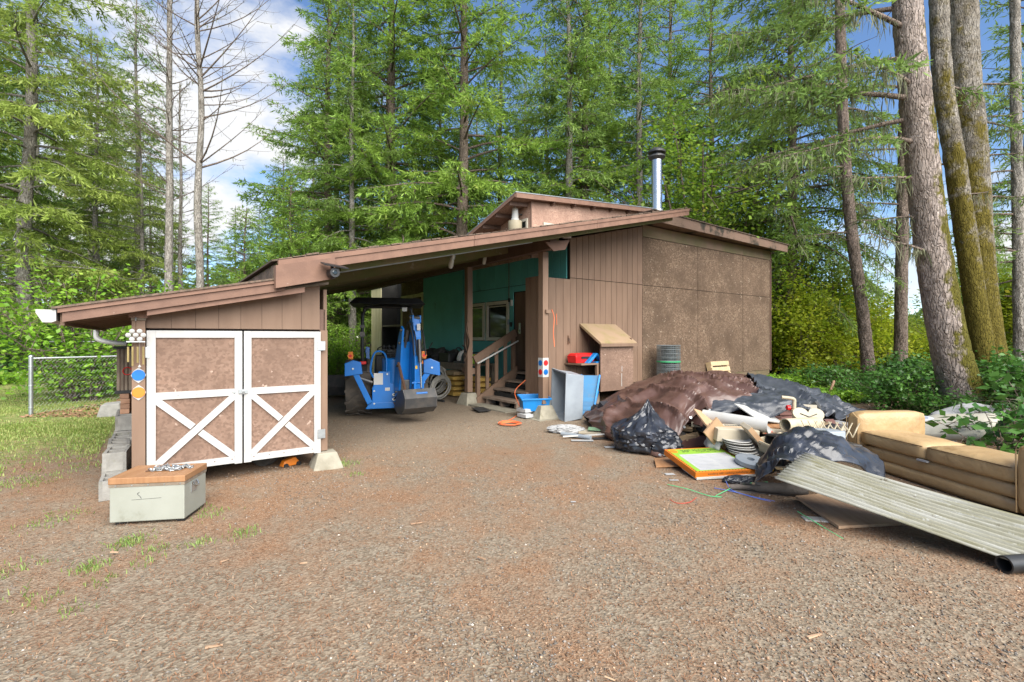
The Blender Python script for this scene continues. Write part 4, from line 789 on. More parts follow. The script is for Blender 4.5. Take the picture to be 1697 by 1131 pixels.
# right: big leaning trunk with two mossy neighbours, thinner trunks beyond
def big_trunk(name, label, bpx, bY, tops, r0, r1, mat, seed, boughs, group=G_R, lich=1.0, n=26):
    g = np.random.default_rng(seed); b = Vector((pxx(bpx, bY), bY, 0))
    t = thing(name, label, 'tree', (b.x, b.y, gzf(b.x, b.y) - .05), group=group)
    path = [(0, 0, -.1)] + [((px - CX) / F * bY - b.x, dy, CH + (HY - py) * bY / F) for px, py, dy in tops]
    P = catmull(path, 10); PA = np.array(P); m = len(PA); tt = np.linspace(0, 1, m); r = (r0 + (r1 - r0) * tt) * (1 + .40 * np.exp(-PA[:, 2] / .55))
    # plated bark: real relief on a dense tube
    k = 6; dz = np.linspace(0, 1, m * k); PD = np.stack([np.interp(dz, tt, PA[:, i]) for i in range(3)], -1); rd = np.interp(dz, tt, r); V, Fq = tube_np(PD, rd, n * 2); c = np.repeat(PD, n * 2, 0); d = unit(V - c)
    h = np.array([mnoise.cell(Vector((p[0] * 9, p[1] * 9, p[2] * 3.2))) * .35 + mnoise.noise(Vector((p[0] * 14, p[1] * 14, p[2] * 4.5))) for p in V]); V = V + d * (h * .016)[:, None]
    tb = TB(); tb.add(V, Fq); me = tb.mesh('trunk', mat); o = bpy.data.objects.new('trunk', me); COL.objects.link(o); o.parent = t
    lb, cr, li, tin = TB(), TB(), TB(), []
    for (h, az, L, el, dr, fol) in boughs:
        base = np.array([np.interp(h, PA[:, 2], PA[:, i]) for i in range(3)]); ax, V, ti = spray(base, az, L, el, dr, g, 1.0, .30, fol)
        lb.add(*tube_np(ax, np.linspace(.018 + .010 * L, .006, 7), 6))
        if V is not None and len(V): cr.add(V, np.arange(len(V)).reshape(-1, 4)); tin.append(np.repeat(ti, 4))
        kq = int(lich * L * 55); s = .12 + .88 * g.random(kq); j = (s * 5.99).astype(int); fr = (s * 6 - j).clip(0, 1); B = ax[j] * (1 - fr)[:, None] + ax[j + 1] * fr[:, None] + np.stack([.5 * g.standard_normal(kq), .5 * g.standard_normal(kq), -.2 * g.random(kq)], -1) * (L * .10 * s)[:, None]
        VL = strands(B, g, .04, .55, .012); li.add(VL, np.arange(len(VL)).reshape(-1, 4))
        for q in range(7):
            a2, _, _ = spray(ax[min(6, 1 + q)], az + (.7 + .3 * g.random()) * (-1) ** q, L * .28, -.1, .25, g, fol=0); lb.add(*tube_np(a2, np.linspace(.010, .003, 7), 3))
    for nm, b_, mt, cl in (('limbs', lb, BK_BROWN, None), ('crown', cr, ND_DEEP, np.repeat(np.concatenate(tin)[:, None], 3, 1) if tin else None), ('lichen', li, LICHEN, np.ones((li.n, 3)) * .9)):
        if b_.n: o = bpy.data.objects.new(nm, b_.mesh(nm, mt, cl, nm == 'limbs')); COL.objects.link(o); o.parent = t; o['kind'] = 'stuff'
    return t
W_ = math.pi
big_trunk('big_fir', 'thick leaning grey plated trunk behind the tan sofa', 1607, 10.2, [(1572, 560, 0), (1545, 380, .05), (1527, 180, .1), (1517, 0, .2), (1512, -220, .2)], .335, .24, BK_BIG, 51,
          [(6.7, W_ + .15, 4.4, .06, .14, 1.0), (6.3, W_ - .25, 3.9, -.08, .22, 1.0), (5.75, W_ + .3, 3.6, .10, .34, .7), (6.95, W_ + .5, 3.2, .15, .30, 1.0), (7.6, W_ - .1, 4.4, -.05, .2, 1.0), (8.2, W_ + .25, 4.0, .25, .3, 1.0), (8.7, W_ - .35, 3.8, .1, .1, 1.0), (5.0, W_ + .1, 2.3, .05, .2, .25), (4.2, W_ - .2, 1.4, .1, .2, .1), (9.2, W_ + .05, 4.5, .1, .12, 1.0), (3.4, W_ + .4, 1.6, .25, .1, 0)], lich=1.5)
big_trunk('mossy_fir', 'brown mossy trunk squeezed between the leaning trunk and the pale one', 1642, 12.2, [(1605, 420, 0), (1580, 250, 0), (1566, 100, .1), (1558, -200, .1)], .23, .19, BK_MOSS, 52,
          [(8.0, .4, 2.0, .1, .2, .6), (6.0, W_ - .5, 1.5, .1, .2, .3), (5.2, 0, .9, .15, .1, 0)], lich=.6)
big_trunk('mossy_fir', 'pale trunk with mossy lower half, right of the leaning trunk', 1650, 13.4, [(1622, 450, 0), (1610, 250, 0), (1602, 90, .1), (1597, -200, .1)], .36, .35, BK_MOSS, 53,
          [(5.5, .1, 2.0, .1, .15, .35), (6.6, -.2, 1.5, .1, .2, .4), (7.6, .2, 2.4, .1, .2, .7), (8.6, 0, 2.6, .1, .2, .9), (4.6, .3, 1.8, .2, .1, .2)], lich=.6)
big_trunk('fir_tree', 'slim grey trunk at the right edge of the photo', 1692, 14.5, [(1688, 400, 0), (1684, 200, 0), (1682, 0, 0), (1680, -220, 0)], .15, .11, BK_GREY, 54,
          [(8.2, W_ + .3, 2.0, 0, .2, .7), (6.6, W_, 1.6, .05, .2, .4), (4.2, W_ + .2, 2.3, .12, .3, 1.0), (3.9, W_ - .5, 1.8, .12, .3, 1.0), (5.3, W_ - .1, 1.9, .1, .2, .5)], lich=.5)
big_trunk('fir_tree', 'straight dark trunk in front of the sky left of the leaning trunk', 1492, 17.5, [(1494, 450, 0), (1498, 250, 0), (1500, 60, 0), (1501, -200, 0)], .20, .15, BK_BROWN, 55,
          [(6.4, W_, 2.4, .1, .15, .3), (5.2, W_ + .3, 2.0, .2, .1, .12), (8.4, W_ - .2, 2.6, .1, .2, .6), (9.6, .2, 2.4, .1, .2, .7), (10.6, W_ + .1, 3, .1, .2, .9), (4.6, .1, 1.2, .2, .1, .1)], lich=.8)
big_trunk('fir_tree', 'crooked brown trunk leaning over the yellow green thicket', 1442, 16.5, [(1430, 520, 0), (1411, 380, 0), (1400, 250, 0), (1393, 60, 0), (1388, -200, 0)], .19, .14, BK_BROWN, 56,
          [(5.2, W_, 1.8, .05, .2, .35), (6.2, .4, 1.6, .1, .2, .4), (7.4, W_ + .3, 2.6, .0, .35, .9), (8.4, W_ - .3, 2.8, .0, .35, 1.0), (9.4, .1, 2.6, .05, .3, 1.0), (10.2, W_, 3.0, .05, .3, 1.0)], lich=1.6)
plant_tree('fir_tree', 'drooping fir draped in grey lichen beside the right end of the house', FIR[5], pxx(1310, 20), 20, .5, 1.0, G_R)
plant_tree('fir_tree', 'dark fir beyond the right edge of the yard', FIR[4], pxx(1705, 19), 19, 1.9, .95, G_R)
plant_tree('fir_tree', 'distant small fir against the sky right of the crooked trunk', FIR[4], pxx(1455, 62), 62, 1.2, .50, G_R)
plant_tree('fir_tree', 'distant small fir on the skyline left of the crooked trunk', FIR[4], pxx(1375, 58), 58, 1.2, .62, G_R)

# background rows: one copy each, told apart by what they stand above or beside
ROW = (('off past the left edge', 'behind the far fence at the left edge', 'behind the pale trunked fir at the left', 'behind the fence bush', 'behind the left bare tree', 'right of the long branched dead tree', 'behind the left tip of the carport roof', 'behind the gap beside the shed', 'behind the tractor', 'behind the broad carport fir', 'behind the large fir by the dormer', 'above the dormer peak', 'between dormer and stove pipe', 'just right of the stove pipe', 'above the right end of the flat roof'),
       ('past the left edge', 'at the left edge', 'above the fence post', 'above the bush top', 'between the bare trees', 'right behind the dead tree', 'left of the carport roof tip', 'above the security camera', 'above the tractor canopy', 'above the middle of the carport roof', 'left of the dormer', 'behind the dormer lamp', 'above the dormer wall', 'left of the stove pipe', 'right of the stove pipe', 'at the right corner of the house', 'behind the mossy trunks', 'at the right edge'))
grow = np.random.default_rng(99)
for row, (Yr, xs_) in enumerate(((31, (-120, -20, 60, 150, 250, 390, 470, 560, 640, 730, 830, 905, 1010, 1110, 1240)), (42, (-80, 20, 110, 190, 290, 345, 430, 520, 610, 700, 790, 870, 960, 1050, 1150, 1250, 1640, 1720)))):
    for i, px in enumerate(xs_):
        Yq = Yr + grow.uniform(-2.5, 3.5); d = FIR[int(grow.choice([1, 2, 3, 3, 4] if px < 420 else [0, 1, 1, 2, 4]))]
        s_ = grow.uniform(.80, 1.1) * (1.0 if not (200 < px < 480) else .52)
        if px > 1200: s_ *= .55
        plant_tree('fir_tree', ('tall wood fir of the nearer row ' if row == 0 else 'wood fir of the farther row ') + ROW[row][i], d, pxx(px, Yq), Yq, grow.uniform(0, 6.28), s_, 'firs in the woods behind')

# ---- broadleaf trees and shrubs
def leafy(seed, w, d, h, n, lf, ls=.07, stems=9, base=.1, clump=40, stem_r=.012, gap=.35, mat_st=None, spread=1.0):
    """shrub or small tree: stems from one root, leaf clusters through an uneven volume"""
    g = np.random.default_rng(seed); st, lv = TB(), TB(); cen = []
    for i in range(stems):
        a = g.random() * 6.28; q = g.random() ** .6; tip = np.array([math.cos(a) * w * q, math.sin(a) * d * q, h * (.55 + .45 * g.random()) * (1 - .25 * q * q)]); b = np.array([.08 * w * math.cos(a), .08 * d * math.sin(a), -.05]) * spread
        mid = b * .5 + tip * .5 + np.array([-math.cos(a) * w * .10, -math.sin(a) * d * .1, h * .10]); t = np.linspace(0, 1, 7)[:, None]; ax = (1 - t) ** 2 * b + 2 * t * (1 - t) * mid + t * t * tip
        st.add(*tube_np(ax, np.linspace(stem_r, stem_r * .3, 7), 4))
        for k in range(7):
            s = 1 + g.random() * 4.99; j = int(s); p = ax[j] * (1 - s + j) + ax[j + 1] * (s - j); dv = g.standard_normal(3) * np.array([w, d, h * .45]) * .26; e = p + dv; e[2] = max(base * .5, e[2])
            st.add(*tube_np(np.stack([p, (p + e) / 2 + .03 * g.standard_normal(3), e]), np.array([stem_r * .45, stem_r * .3, stem_r * .15]), 3)); cen += [e, (p + e) / 2]
        cen += [ax[-1], ax[-2]]
    cen = np.array(cen); k = max(1, int(n / len(cen))); C = np.repeat(cen, k, 0); cl = np.repeat(.75 + .4 * g.random(len(cen)), k)
    P = C + g.standard_normal(C.shape) * np.array([w, d, h * .6]) * .10; P[:, 2] = np.abs(P[:, 2]).clip(.02); N_ = len(P)
    D = g.standard_normal((N_, 3)) * np.array([1, 1, .45]) + np.array([0, 0, -.15]); Nn = np.array([0, -.25, 1.]) + .55 * g.standard_normal((N_, 3)); l = ls * (.7 + .7 * g.random(N_)); V = kites(P, D, Nn, l, l * (.55 + .2 * g.random(N_)))
    lv.add(V, np.arange(len(V)).reshape(-1, 4)); ti = np.repeat((cl * (.8 + .35 * g.random(N_))), 4)
    return dict(stems=st.mesh('stems', mat_st or BK_BROWN), leaves=lv.mesh('leaves', lf, np.stack([ti, ti, ti], -1), False))
VINE = [leafy(61, 2.6, 2.0, 5.4, 13000, LF_VINE, .13, 14, stem_r=.035), leafy(62, 2.4, 1.9, 4.0, 11000, LF_VINE, .12, 14, stem_r=.03)]
MAPLE = leafy(63, 4.2, 3.4, 10.0, 26000, LF_MAPLE, .14, 18, stem_r=.08)
SALAL = [leafy(64, .95, .8, 1.15, 2600, LF_SALAL, .085, 12, stem_r=.010), leafy(65, 1.2, .9, .8, 2400, LF_SALAL, .08, 12, stem_r=.009)]
NEAR = leafy(66, .70, .62, .72, 420, LF_SALAL, .105, 12, stem_r=.009)
BUSH = leafy(67, 1.75, 1.3, 2.3, 7000, LF_BUSH, .075, 26, stem_r=.016)
FERN = leafy(68, 1.5, 1.2, .55, 2600, LF_BUSH, .10, 14, stem_r=.006)
def shrub(name, label, d, px, Y, rz=0, sc=1.0, group=None, cat='shrub', sz=None): return plant_tree(name, label, d, pxx(px, Y), Y, rz, sc, group, cat, sz=sz)
shrub('maple_tree', 'leafy green maple behind the stove pipe and flat roof', MAPLE, 1165, 21.5, .3, 1.15, cat='tree')
shrub('maple_tree', 'smaller yellowing maple at the right corner of the house roof', MAPLE, 1258, 20.5, 2.3, .80, cat='tree')
GV = 'yellow green thicket right of the house'
for i, (px, Y, k, s_, lab) in enumerate(((1325, 18.6, 1, .95, 'nearest the house corner'), (1352, 21, 0, .95, 'between house corner and crooked trunk'), (1395, 19.5, 1, 1.0, 'just left of the crooked trunk'), (1418, 23, 0, .85, 'behind the crooked trunk'), (1465, 20.5, 1, .72, 'between crooked and straight trunks'),
                                         (1522, 21, 0, .52, 'behind the straight dark trunk'), (1560, 24, 0, .6, 'behind the leaning trunk'), (1640, 22, 0, .9, 'behind the mossy trunks'), (1690, 20, 1, 1.2, 'at the right edge'), (1290, 24, 0, .95, 'hidden mostly by the strand board wall'))):
    shrub('vine_maple', 'yellow green vine maple bush ' + lab, VINE[k], px, Y, i * 1.3, s_, GV)
GS = 'dark green salal shrubs'
for i, (px, Y, k, s_, lab) in enumerate(((1500, 10.6, 0, .95, 'left of the leaning trunk base'), (1548, 9.9, 1, .8, 'against the leaning trunk'), (1455, 12.2, 1, .95, 'behind the black tarp'), (1540, 12.5, 0, 1.1, 'behind the leaning trunk'), (1668, 11.3, 0, 1.25, 'beside the mossy trunks'), (1700, 9.2, 0, 1.2, 'at the right edge of the photo'), (1400, 14.8, 1, 1.1, 'under the thicket'), (1345, 16.4, 1, 1.0, 'by the house corner'), (1610, 14.2, 0, 1.4, 'far behind the mossy trunks'), (1500, 14.6, 0, 1.1, 'at the foot of the straight trunk'))):
    shrub('salal_shrub', 'glossy dark green shrub ' + lab, SALAL[k], px, Y, i * 2.1, s_, GS)
shrub('leafy_shrub', 'glossy green shrub with large leaves growing up behind the sofa seat', NEAR, 1668, 6.15, .5, 1.25)
shrub('leafy_shrub', 'glossy green shrub beside the sofa near the right photo edge', NEAR, 1725, 7.0, 2.5, 1.5)
shrub('green_bush', 'big light green bush growing through the chain link fence', BUSH, 140, 12.2, .2, 1.42)
shrub('green_bush', 'light green bush behind the shed roof, right of the fence bush', BUSH, 232, 14.2, 2.2, 1.08)
shrub('green_bush', 'dark leafy bush at the left edge behind the far fence', SALAL[0], 40, 19, 2.2, 2.4)
shrub('green_bush', 'leafy undergrowth bush left of the fence bush', SALAL[0], 95, 17.5, 1.2, 2.2)
shrub('green_bush', 'fresh green bush seen behind the tractor roof post', BUSH, 575, 21.5, 1.1, .95)
shrub('green_bush', 'low green bush behind the front bucket of the tractor', BUSH, 552, 18.5, 4.1, .62)
shrub('fern', 'low fern patch between house corner and thicket', FERN, 1318, 15.6, .2, 1.0)
shrub('fern', 'low fern patch behind the end of the tarp pile', FERN, 1400, 12.6, 1.2, .8)
shrub('fern', 'trailing green plants by the stones at the far left', FERN, 22, 14.6, 1.2, .8)
# dense wood far behind, one mass
def far_wood():
    g = np.random.default_rng(5); n = 42000; a = g.uniform(-1.15, 1.15, n); Y = g.uniform(56, 75, n); X = Y * a; h = 15 * (.55 + .45 * np.sin(X * .21) * np.sin(X * .083 + 1)); sky_gap = np.exp(-((a - .74) / .17) ** 4) * .80 + np.exp(-((a + .66) / .16) ** 2) * .45; h = h * (1 - sky_gap)
    z = h * g.random(n) ** .8 + gz(X, Y); P = np.stack([X, Y, z], -1); D = g.standard_normal((n, 3)) * np.array([1, .6, .5]) + np.array([0, 0, -.3]); V = kites(P, D, g.standard_normal((n, 3)) + np.array([0, -1, .6]), .5 + .6 * g.random(n), .22 + .25 * g.random(n))
    ti = np.repeat(.5 + .6 * g.random(n), 4); o = np_mesh('far_wood', V, np.arange(4 * n).reshape(-1, 4), ND_DEEP, cols=np.stack([ti, ti, ti], -1)); kind(o, 'stuff'); tag(o, 'dense dark green wood closing the view far behind', 'wood')
far_wood()
def leaf_litter():
    g = np.random.default_rng(8); n = 9000; X = np.concatenate([g.uniform(-10, -6.5, n // 3), g.uniform(6, 16, n - n // 3)]); Y = np.concatenate([g.uniform(9.8, 12.4, n // 3), g.uniform(8.5, 20, n - n // 3)]); k = ~in_bad(X, Y); X, Y = X[k], Y[k]; n = len(X)
    V = kites(np.stack([X, Y, gz(X, Y) + .012], -1), np.concatenate([g.standard_normal((n, 2)), .1 * g.standard_normal((n, 1))], 1), np.array([0, 0, 1.]) + .35 * g.standard_normal((n, 3)), .05 + .06 * g.random(n), .03 + .03 * g.random(n)); t = g.random(n)[:, None]
    c = (1 - t) * np.array([.34, .20, .12]) + t * np.array([.22, .12, .06]); o = np_mesh('fallen_leaves', V, np.arange(4 * n).reshape(-1, 4), MT['tint'], cols=np.repeat(c, 4, 0)); kind(o, 'stuff'); tag(o, 'brown fallen leaves under the bushes', 'leaves')
leaf_litter()
# ================================================================== tractor with backhoe
tr = thing('backhoe_tractor', 'blue compact tractor with backhoe and black canopy parked in the carport', 'tractor', (-2.62, 10.30, 0), (0, 0, R(15)))
def tp(mb, name, mat, par=None, **k): return mb.build(name, MT[mat], par or tr, **k)
def wheel(x, y, r, w, rimr, lugs, side):
    prof = [(rimr, -w * .42), (r * .80, -w * .5), (r * .95, -w * .47), (r * .97, -w * .3), (r * .97, w * .3), (r * .95, w * .47), (r * .80, w * .5), (rimr, w * .42)]
    t = thing_part = MB().lathe(prof, 40, (0, 0, 0), 'x').build('wheel', MT['rubber'], tr, (x, y, r), smooth=True)
    lg = MB()
    for i in range(lugs):                    # chevron tread bars, both halves
        for s in (-1, 1):
            a0 = 2 * math.pi * (i + (.5 if s > 0 else 0)) / lugs; pts = []
            for k in range(5):
                q = k / 4; a = a0 - .26 * q + .05 * math.sin(q * 6); xx = s * w * (-.02 + .53 * q); rr = r * (1.0 - .05 * (q > .9))
                pts.append(((xx, math.sin(a) * rr, math.cos(a) * rr), (xx, math.sin(a) * r * .94, math.cos(a) * r * .94), a))
            da = .095
            for k in range(4):
                v = []
                for (p, b, a) in (pts[k], pts[k + 1]):
                    for rr_ in (r * .94, r * (1.0 if k < 3 else .985)):
                        for d_ in (-da / 2, da / 2): v.append((p[0], math.sin(a + d_) * rr_, math.cos(a + d_) * rr_))
                lg.add(v, [(0, 1, 3, 2), (4, 6, 7, 5), (0, 2, 6, 4), (1, 5, 7, 3), (2, 3, 7, 6), (0, 4, 5, 1)])
    o = lg.build('tread', MT['rubber'], t); o['kind'] = 'stuff'
    tp(MB().lathe([(rimr, -w * .44), (rimr * .93, -w * .40), (rimr * .85, -w * .12), (rimr * .35, -w * .10), (rimr * .3, -w * .2), (0, -w * .2)] if side < 0 else [(rimr, w * .44), (rimr * .93, w * .40), (rimr * .85, w * .12), (rimr * .35, w * .10), (rimr * .3, w * .2), (0, w * .2)], 28, (0, 0, 0), 'x'), 'rim', 'rim', t, smooth=True)
    return t
wheel(-.57, -.03, .58, .50, .28, 14, -1); wheel(.58, 0, .57, .44, .28, 15, 1); wheel(-.50, 1.62, .33, .24, .17, 12, -1); wheel(.50, 1.62, .33, .24, .17, 12, 1)
tp(MB().box(-.16, .16, -.5, 1.9, .38, .62), 'chassis', 'dark_steel', bevel=.02)
tp(MB().lathe([(0, -.45), (.09, -.45), (.09, .45), (0, .45)], 12, (0, 0, .54), 'x'), 'rear_axle', 'dark_steel')
tp(MB().hexa([(-.30, .85, .62), (.30, .85, .62), (.27, 2.05, .62), (-.27, 2.05, .62), (-.27, .85, 1.18), (.27, .85, 1.18), (.22, 2.05, 1.02), (-.22, 2.05, 1.02)]), 'hood', 'blue', bevel=.05)
tp(MB().box(-.24, .24, 2.055, 2.09, .68, 1.0), 'grille', 'black'); tp(MB().box(-.26, .26, .70, .84, .60, 1.22), 'dashboard', 'black', bevel=.03)
sw = tp(MB().tube([(math.cos(a) * .19, math.sin(a) * .17, math.sin(a) * .07) for a in np.linspace(0, 6.283, 22)[:-1]], .014, 6, close=True), 'steering_wheel', 'black', loc=(-.02, .52, 1.34), smooth=True); tp(MB().bar((-.18, 0, 0), (.18, 0, 0), .03, .012).bar((0, 0, 0), (0, .16, .06), .03, .012).tube([(0, 0, 0), (0, .12, -.2)], .02, 6), 'column', 'black', sw)
seat = tp(MB().hexa([(-.21, -.22, .90), (.21, -.22, .90), (.23, .28, .92), (-.23, .28, .92), (-.21, -.22, 1.0), (.21, -.22, 1.0), (.23, .28, 1.02), (-.23, .28, 1.02)]), 'seat', 'black', bevel=.04, seg=3, loc=(.12, 0, 0))
tp(MB().hexa([(-.22, -.28, .98), (.22, -.28, .98), (.22, -.18, .98), (-.22, -.18, .98), (-.16, -.36, 1.36), (.16, -.36, 1.36), (.16, -.27, 1.36), (-.16, -.27, 1.36)]), 'backrest', 'black', seat, bevel=.04, seg=3)
tp(MB().tube([(-.15, -.375, 1.05), (-.14, -.39, 1.28), (.14, -.39, 1.28), (.15, -.375, 1.05)], .008, 5), 'piping', 'dark_steel', seat)
tp(MB().box(-.33, .33, .25, .75, .56, .60), 'floor_plate', 'black')
for s in (-1, 1):
    tp(MB().prism([(-.50, .92), (-.42, 1.06), (-.15, 1.16), (.30, 1.16), (.50, 1.0), (.52, .62), (.46, .62), (.42, .96), (.26, 1.09), (-.13, 1.09), (-.36, 1.0), (-.44, .88)], .30, 'x', -.70 if s < 0 else .40), 'fender', 'black', bevel=.01)
    tp(MB().box(s * .52 - .10, s * .52 + .10, -.50, -.46, 1.07, 1.13), 'tail_lamp', 'red', bevel=.008); tp(MB().box(s * .66 - .035, s * .66 + .035, -.502, -.47, 1.07, 1.13), 'turn_lamp', 'orange')
    wl = tp(MB().lathe([(0, -.04), (.055, -.04), (.06, .02), (0, .04)], 16, (s * .72, -.42, 1.24), 'y'), 'warning_lamp', 'orange', smooth=True); tp(MB().lathe([(0, -.045), (.03, -.045), (.03, -.04)], 12, (s * .72, -.42, 1.24), 'y'), 'lens', 'red', wl); tp(MB().bar((s * .72, -.40, 1.17), (s * .72, -.40, 1.32), .09, .03, (0, 1, 0)), 'lamp_guard', 'orange', wl)
# roll-over hoop and canopy
hp = [(-.50, -.28, .95), (-.50, -.30, 1.9), (-.47, -.30, 2.12), (-.36, -.30, 2.22), (.36, -.30, 2.22), (.47, -.30, 2.12), (.50, -.30, 1.9), (.50, -.28, .95)]
rops = tp(MB().tube(catmull(hp, 5), .034, 8), 'roll_bar', 'black', smooth=True)
for s in (-1, 1): tp(MB().box(s * .50 - .05, s * .50 + .05, -.35, -.24, 1.62, 1.72), 'hinge_bracket', 'dark_steel', rops); tp(MB().box(s * .50 - .045, s * .50 + .045, -.34, -.25, 1.80, 1.86), 'hinge_bracket', 'dark_steel', rops)
can = tp(MB().hexa([(-.74, -.66, 2.27), (.74, -.66, 2.27), (.74, .75, 2.27), (-.74, .75, 2.27), (-.62, -.54, 2.40), (.62, -.54, 2.40), (.62, .63, 2.40), (-.62, .63, 2.40)]), 'canopy', 'black', bevel=.02)
tp(MB().bar((-.36, -.3, 2.24), (-.5, .3, 2.29), .04, .04).bar((.36, -.3, 2.24), (.5, .3, 2.29), .04, .04), 'canopy_bracket', 'dark_steel', can)
tp(MB().box(.28, .38, -.40, -.32, 2.14, 2.22), 'work_lamp', 'white_plastic')
# front loader
for s in (-1, 1):
    tp(MB().bar((s * .42, .80, .70), (s * .42, .85, 1.38), .07, .14, (0, 1, 0)), 'loader_post', 'blue'); tp(MB().bar((s * .44, .80, 1.33), (s * .44, 2.2, 1.02), .06, .13), 'loader_arm', 'blue'); tp(MB().bar((s * .44, 2.2, 1.02), (s * .44, 2.9, .42), .06, .12), 'loader_arm', 'blue')
tp(MB().prism([(2.85, .10), (3.55, .06), (3.56, .09), (2.92, .14), (2.88, .30), (2.98, .62), (2.94, .63), (2.82, .32)], 2.5, 'x', -1.62), 'front_bucket', 'dark_steel', bevel=.006)
for s in (-1.62, .86): tp(MB().prism([(2.85, .10), (3.55, .06), (2.98, .62), (2.82, .32)], .02, 'x', s), 'bucket_side', 'dark_steel')
# backhoe: frame, operator tower, stabilisers, boom, dipper, bucket
fr = tp(MB().prism([(-.30, .30), (.34, .30), (.34, .72), (.05, .95), (-.18, .95), (-.30, .62)], .10, 'y', -.92), 'backhoe_frame', 'blue', bevel=.012)
tp(MB().prism([(-.42, .24), (.46, .24), (.38, .36), (-.36, .36)], .12, 'y', -.93), 'frame_foot', 'blue', fr, bevel=.01); tp(MB().box(-.27, -.10, -.925, -.9205, .70, .92), 'warning_sticker', 'white', fr); tp(MB().box(-.06, .03, -.925, -.9205, .58, .64), 'decal', 'white', fr)
tp(MB().lathe([(0, .72), (.24, .72), (.24, 1.18), (.22, 1.20), (0, 1.20)], 18, (.12, -.70, 0)), 'operator_tower', 'blue', bevel=.01, smooth=True)
tp(MB().tube(catmull([(-.28, -.92, .84), (-.33, -.95, 1.0), (-.26, -.95, 1.30), (-.12, -.94, 1.33), (-.04, -.92, 1.22), (-.03, -.92, .95)], 5), .018, 8), 'grab_handle', 'blue', smooth=True)
for x in (-.05, .05, .14): tp(MB().tube([(x, -.62, 1.18), (x - .03, -.66, 1.42)], .008, 6).lathe([(0, 1.40), (.02, 1.41), (.02, 1.45), (0, 1.46)], 8, (x - .03, -.66, 0)), 'control_lever', 'black')
tp(MB().box(-.42, -.36, -.5, -.42, .7, .86), 'fire_extinguisher', 'red', bevel=.015)
for s in (-1, 1):
    a = Vector((s * .34, -.97, .36)); b = Vector((.82 if s > 0 else -.64, -1.0, 1.02)); 
    sa = tp(MB().bar(a, b, .10, .09, (0, 1, 0)), 'stabiliser_arm', 'blue', bevel=.008); ft = b + Vector((0, 0, .0))
    tp(MB().prism([(ft.x - .16, ft.z - .10), (ft.x + .16, ft.z - .16), (ft.x + .15, ft.z + .10), (ft.x - .04, ft.z + .18), (ft.x - .16, ft.z + .14)] if s > 0 else [(ft.x - .15, ft.z - .14), (ft.x + .17, ft.z - .10), (ft.x + .14, ft.z + .12), (ft.x + .0, ft.z + .16), (ft.x - .15, ft.z + .10)], .13, 'y', ft.y - .065), 'stabiliser_pad', 'blue', sa, bevel=.01)
    tp(MB().tube([Vector((s * .30, -.88, .74)), a.lerp(b, .62) + Vector((0, .08, .06))], .035, 8), 'stabiliser_ram', 'dark_steel', sa); tp(MB().lathe([(0, -.08), (.02, -.08), (.02, .08), (0, .08)], 8, (ft.x, ft.y, ft.z), 'y'), 'pin', 'galv', sa)
# boom swung to the right and folded
O = Vector((.30, -1.02, .52)); tp(MB().box(-.10, .10, -.10, .10, -.22, .28), 'swing_post', 'dark_steel', loc=O, bevel=.02)
dsw = Vector((.36, -.93, 0)).normalized(); sdw = Vector((dsw.y, -dsw.x, 0)) * -1
def BP(r, z, side=0.0): return O + dsw * r + sdw * side + Vector((0, 0, z))
def plate(poly, s0, s1):
    n_ = len(poly); vs = [BP(r, z, s0) for r, z in poly] + [BP(r, z, s1) for r, z in poly]
    return MB().add(vs, [tuple(range(n_)), tuple(reversed(range(n_, 2 * n_)))] + [(i, i + n_, (i + 1) % n_ + n_, (i + 1) % n_) for i in range(n_)])
boom = [(-.05, -.05), (.10, -.08), (.16, .30), (.20, .62), (.24, .95), (.30, 1.24), (.22, 1.30), (.10, 1.10), (-.04, .70), (-.10, .25)]
bo = tp(plate(boom, -.17, -.13), 'boom', 'blue', bevel=.006); tp(plate(boom, .05, .09), 'boom_plate', 'blue', bo, bevel=.006); tp(plate([(.02, .02), (.10, .55), (.16, 1.0), (.10, 1.0), (0, .6), (-.04, .02)], -.129, .049), 'boom_web', 'blue', bo)
dip = [(.34, 1.44), (.24, 1.44), (.22, 1.10), (.26, .60), (.32, .12), (.42, .12), (.42, .60), (.40, 1.10)]
di = tp(plate(dip, .02, .16), 'dipper', 'blue', bevel=.012); tp(plate([(.22, 1.36), (.36, 1.36), (.36, 1.50), (.22, 1.50)], .0, .035), 'dipper_ear', 'blue', di, bevel=.01); tp(plate([(.22, 1.36), (.36, 1.36), (.36, 1.50), (.22, 1.50)], .145, .18), 'dipper_ear', 'blue', di, bevel=.01)
tp(MB().lathe([(0, -.04), (.03, -.04), (.03, .15), (0, .15)], 10, (0, 0, 0), 'x'), 'pin', 'dark_steel', di, loc=BP(.29, 1.45, .02)); tp(plate([(.425, 1.22), (.43, 1.22), (.43, 1.34), (.425, 1.34)], .06, .13), 'decal', 'white', di)
tp(MB().tube([BP(.45, 1.05, .09), BP(.50, .62, .09)], .035, 10), 'ram_barrel', 'dark_steel', di, smooth=True); tp(MB().tube([BP(.50, .62, .09), BP(.54, .16, .09)], .018, 8), 'ram_rod', 'steel', di, smooth=True)
tp(MB().tube([BP(.10, .85, -.05), BP(.26, 1.22, -.05)], .03, 8), 'boom_ram', 'dark_steel', bo, smooth=True)
for k, off in enumerate((-.03, .03, .20)):
    tp(MB().tube(catmull([BP(.0, .5, off), BP(.05, 1.0, off + .02), BP(.22, 1.38 - .05 * k, off), BP(.40, 1.15, off), BP(.46, .75, off + .02)], 6), .014, 6), 'hose', 'black', bo, smooth=True)
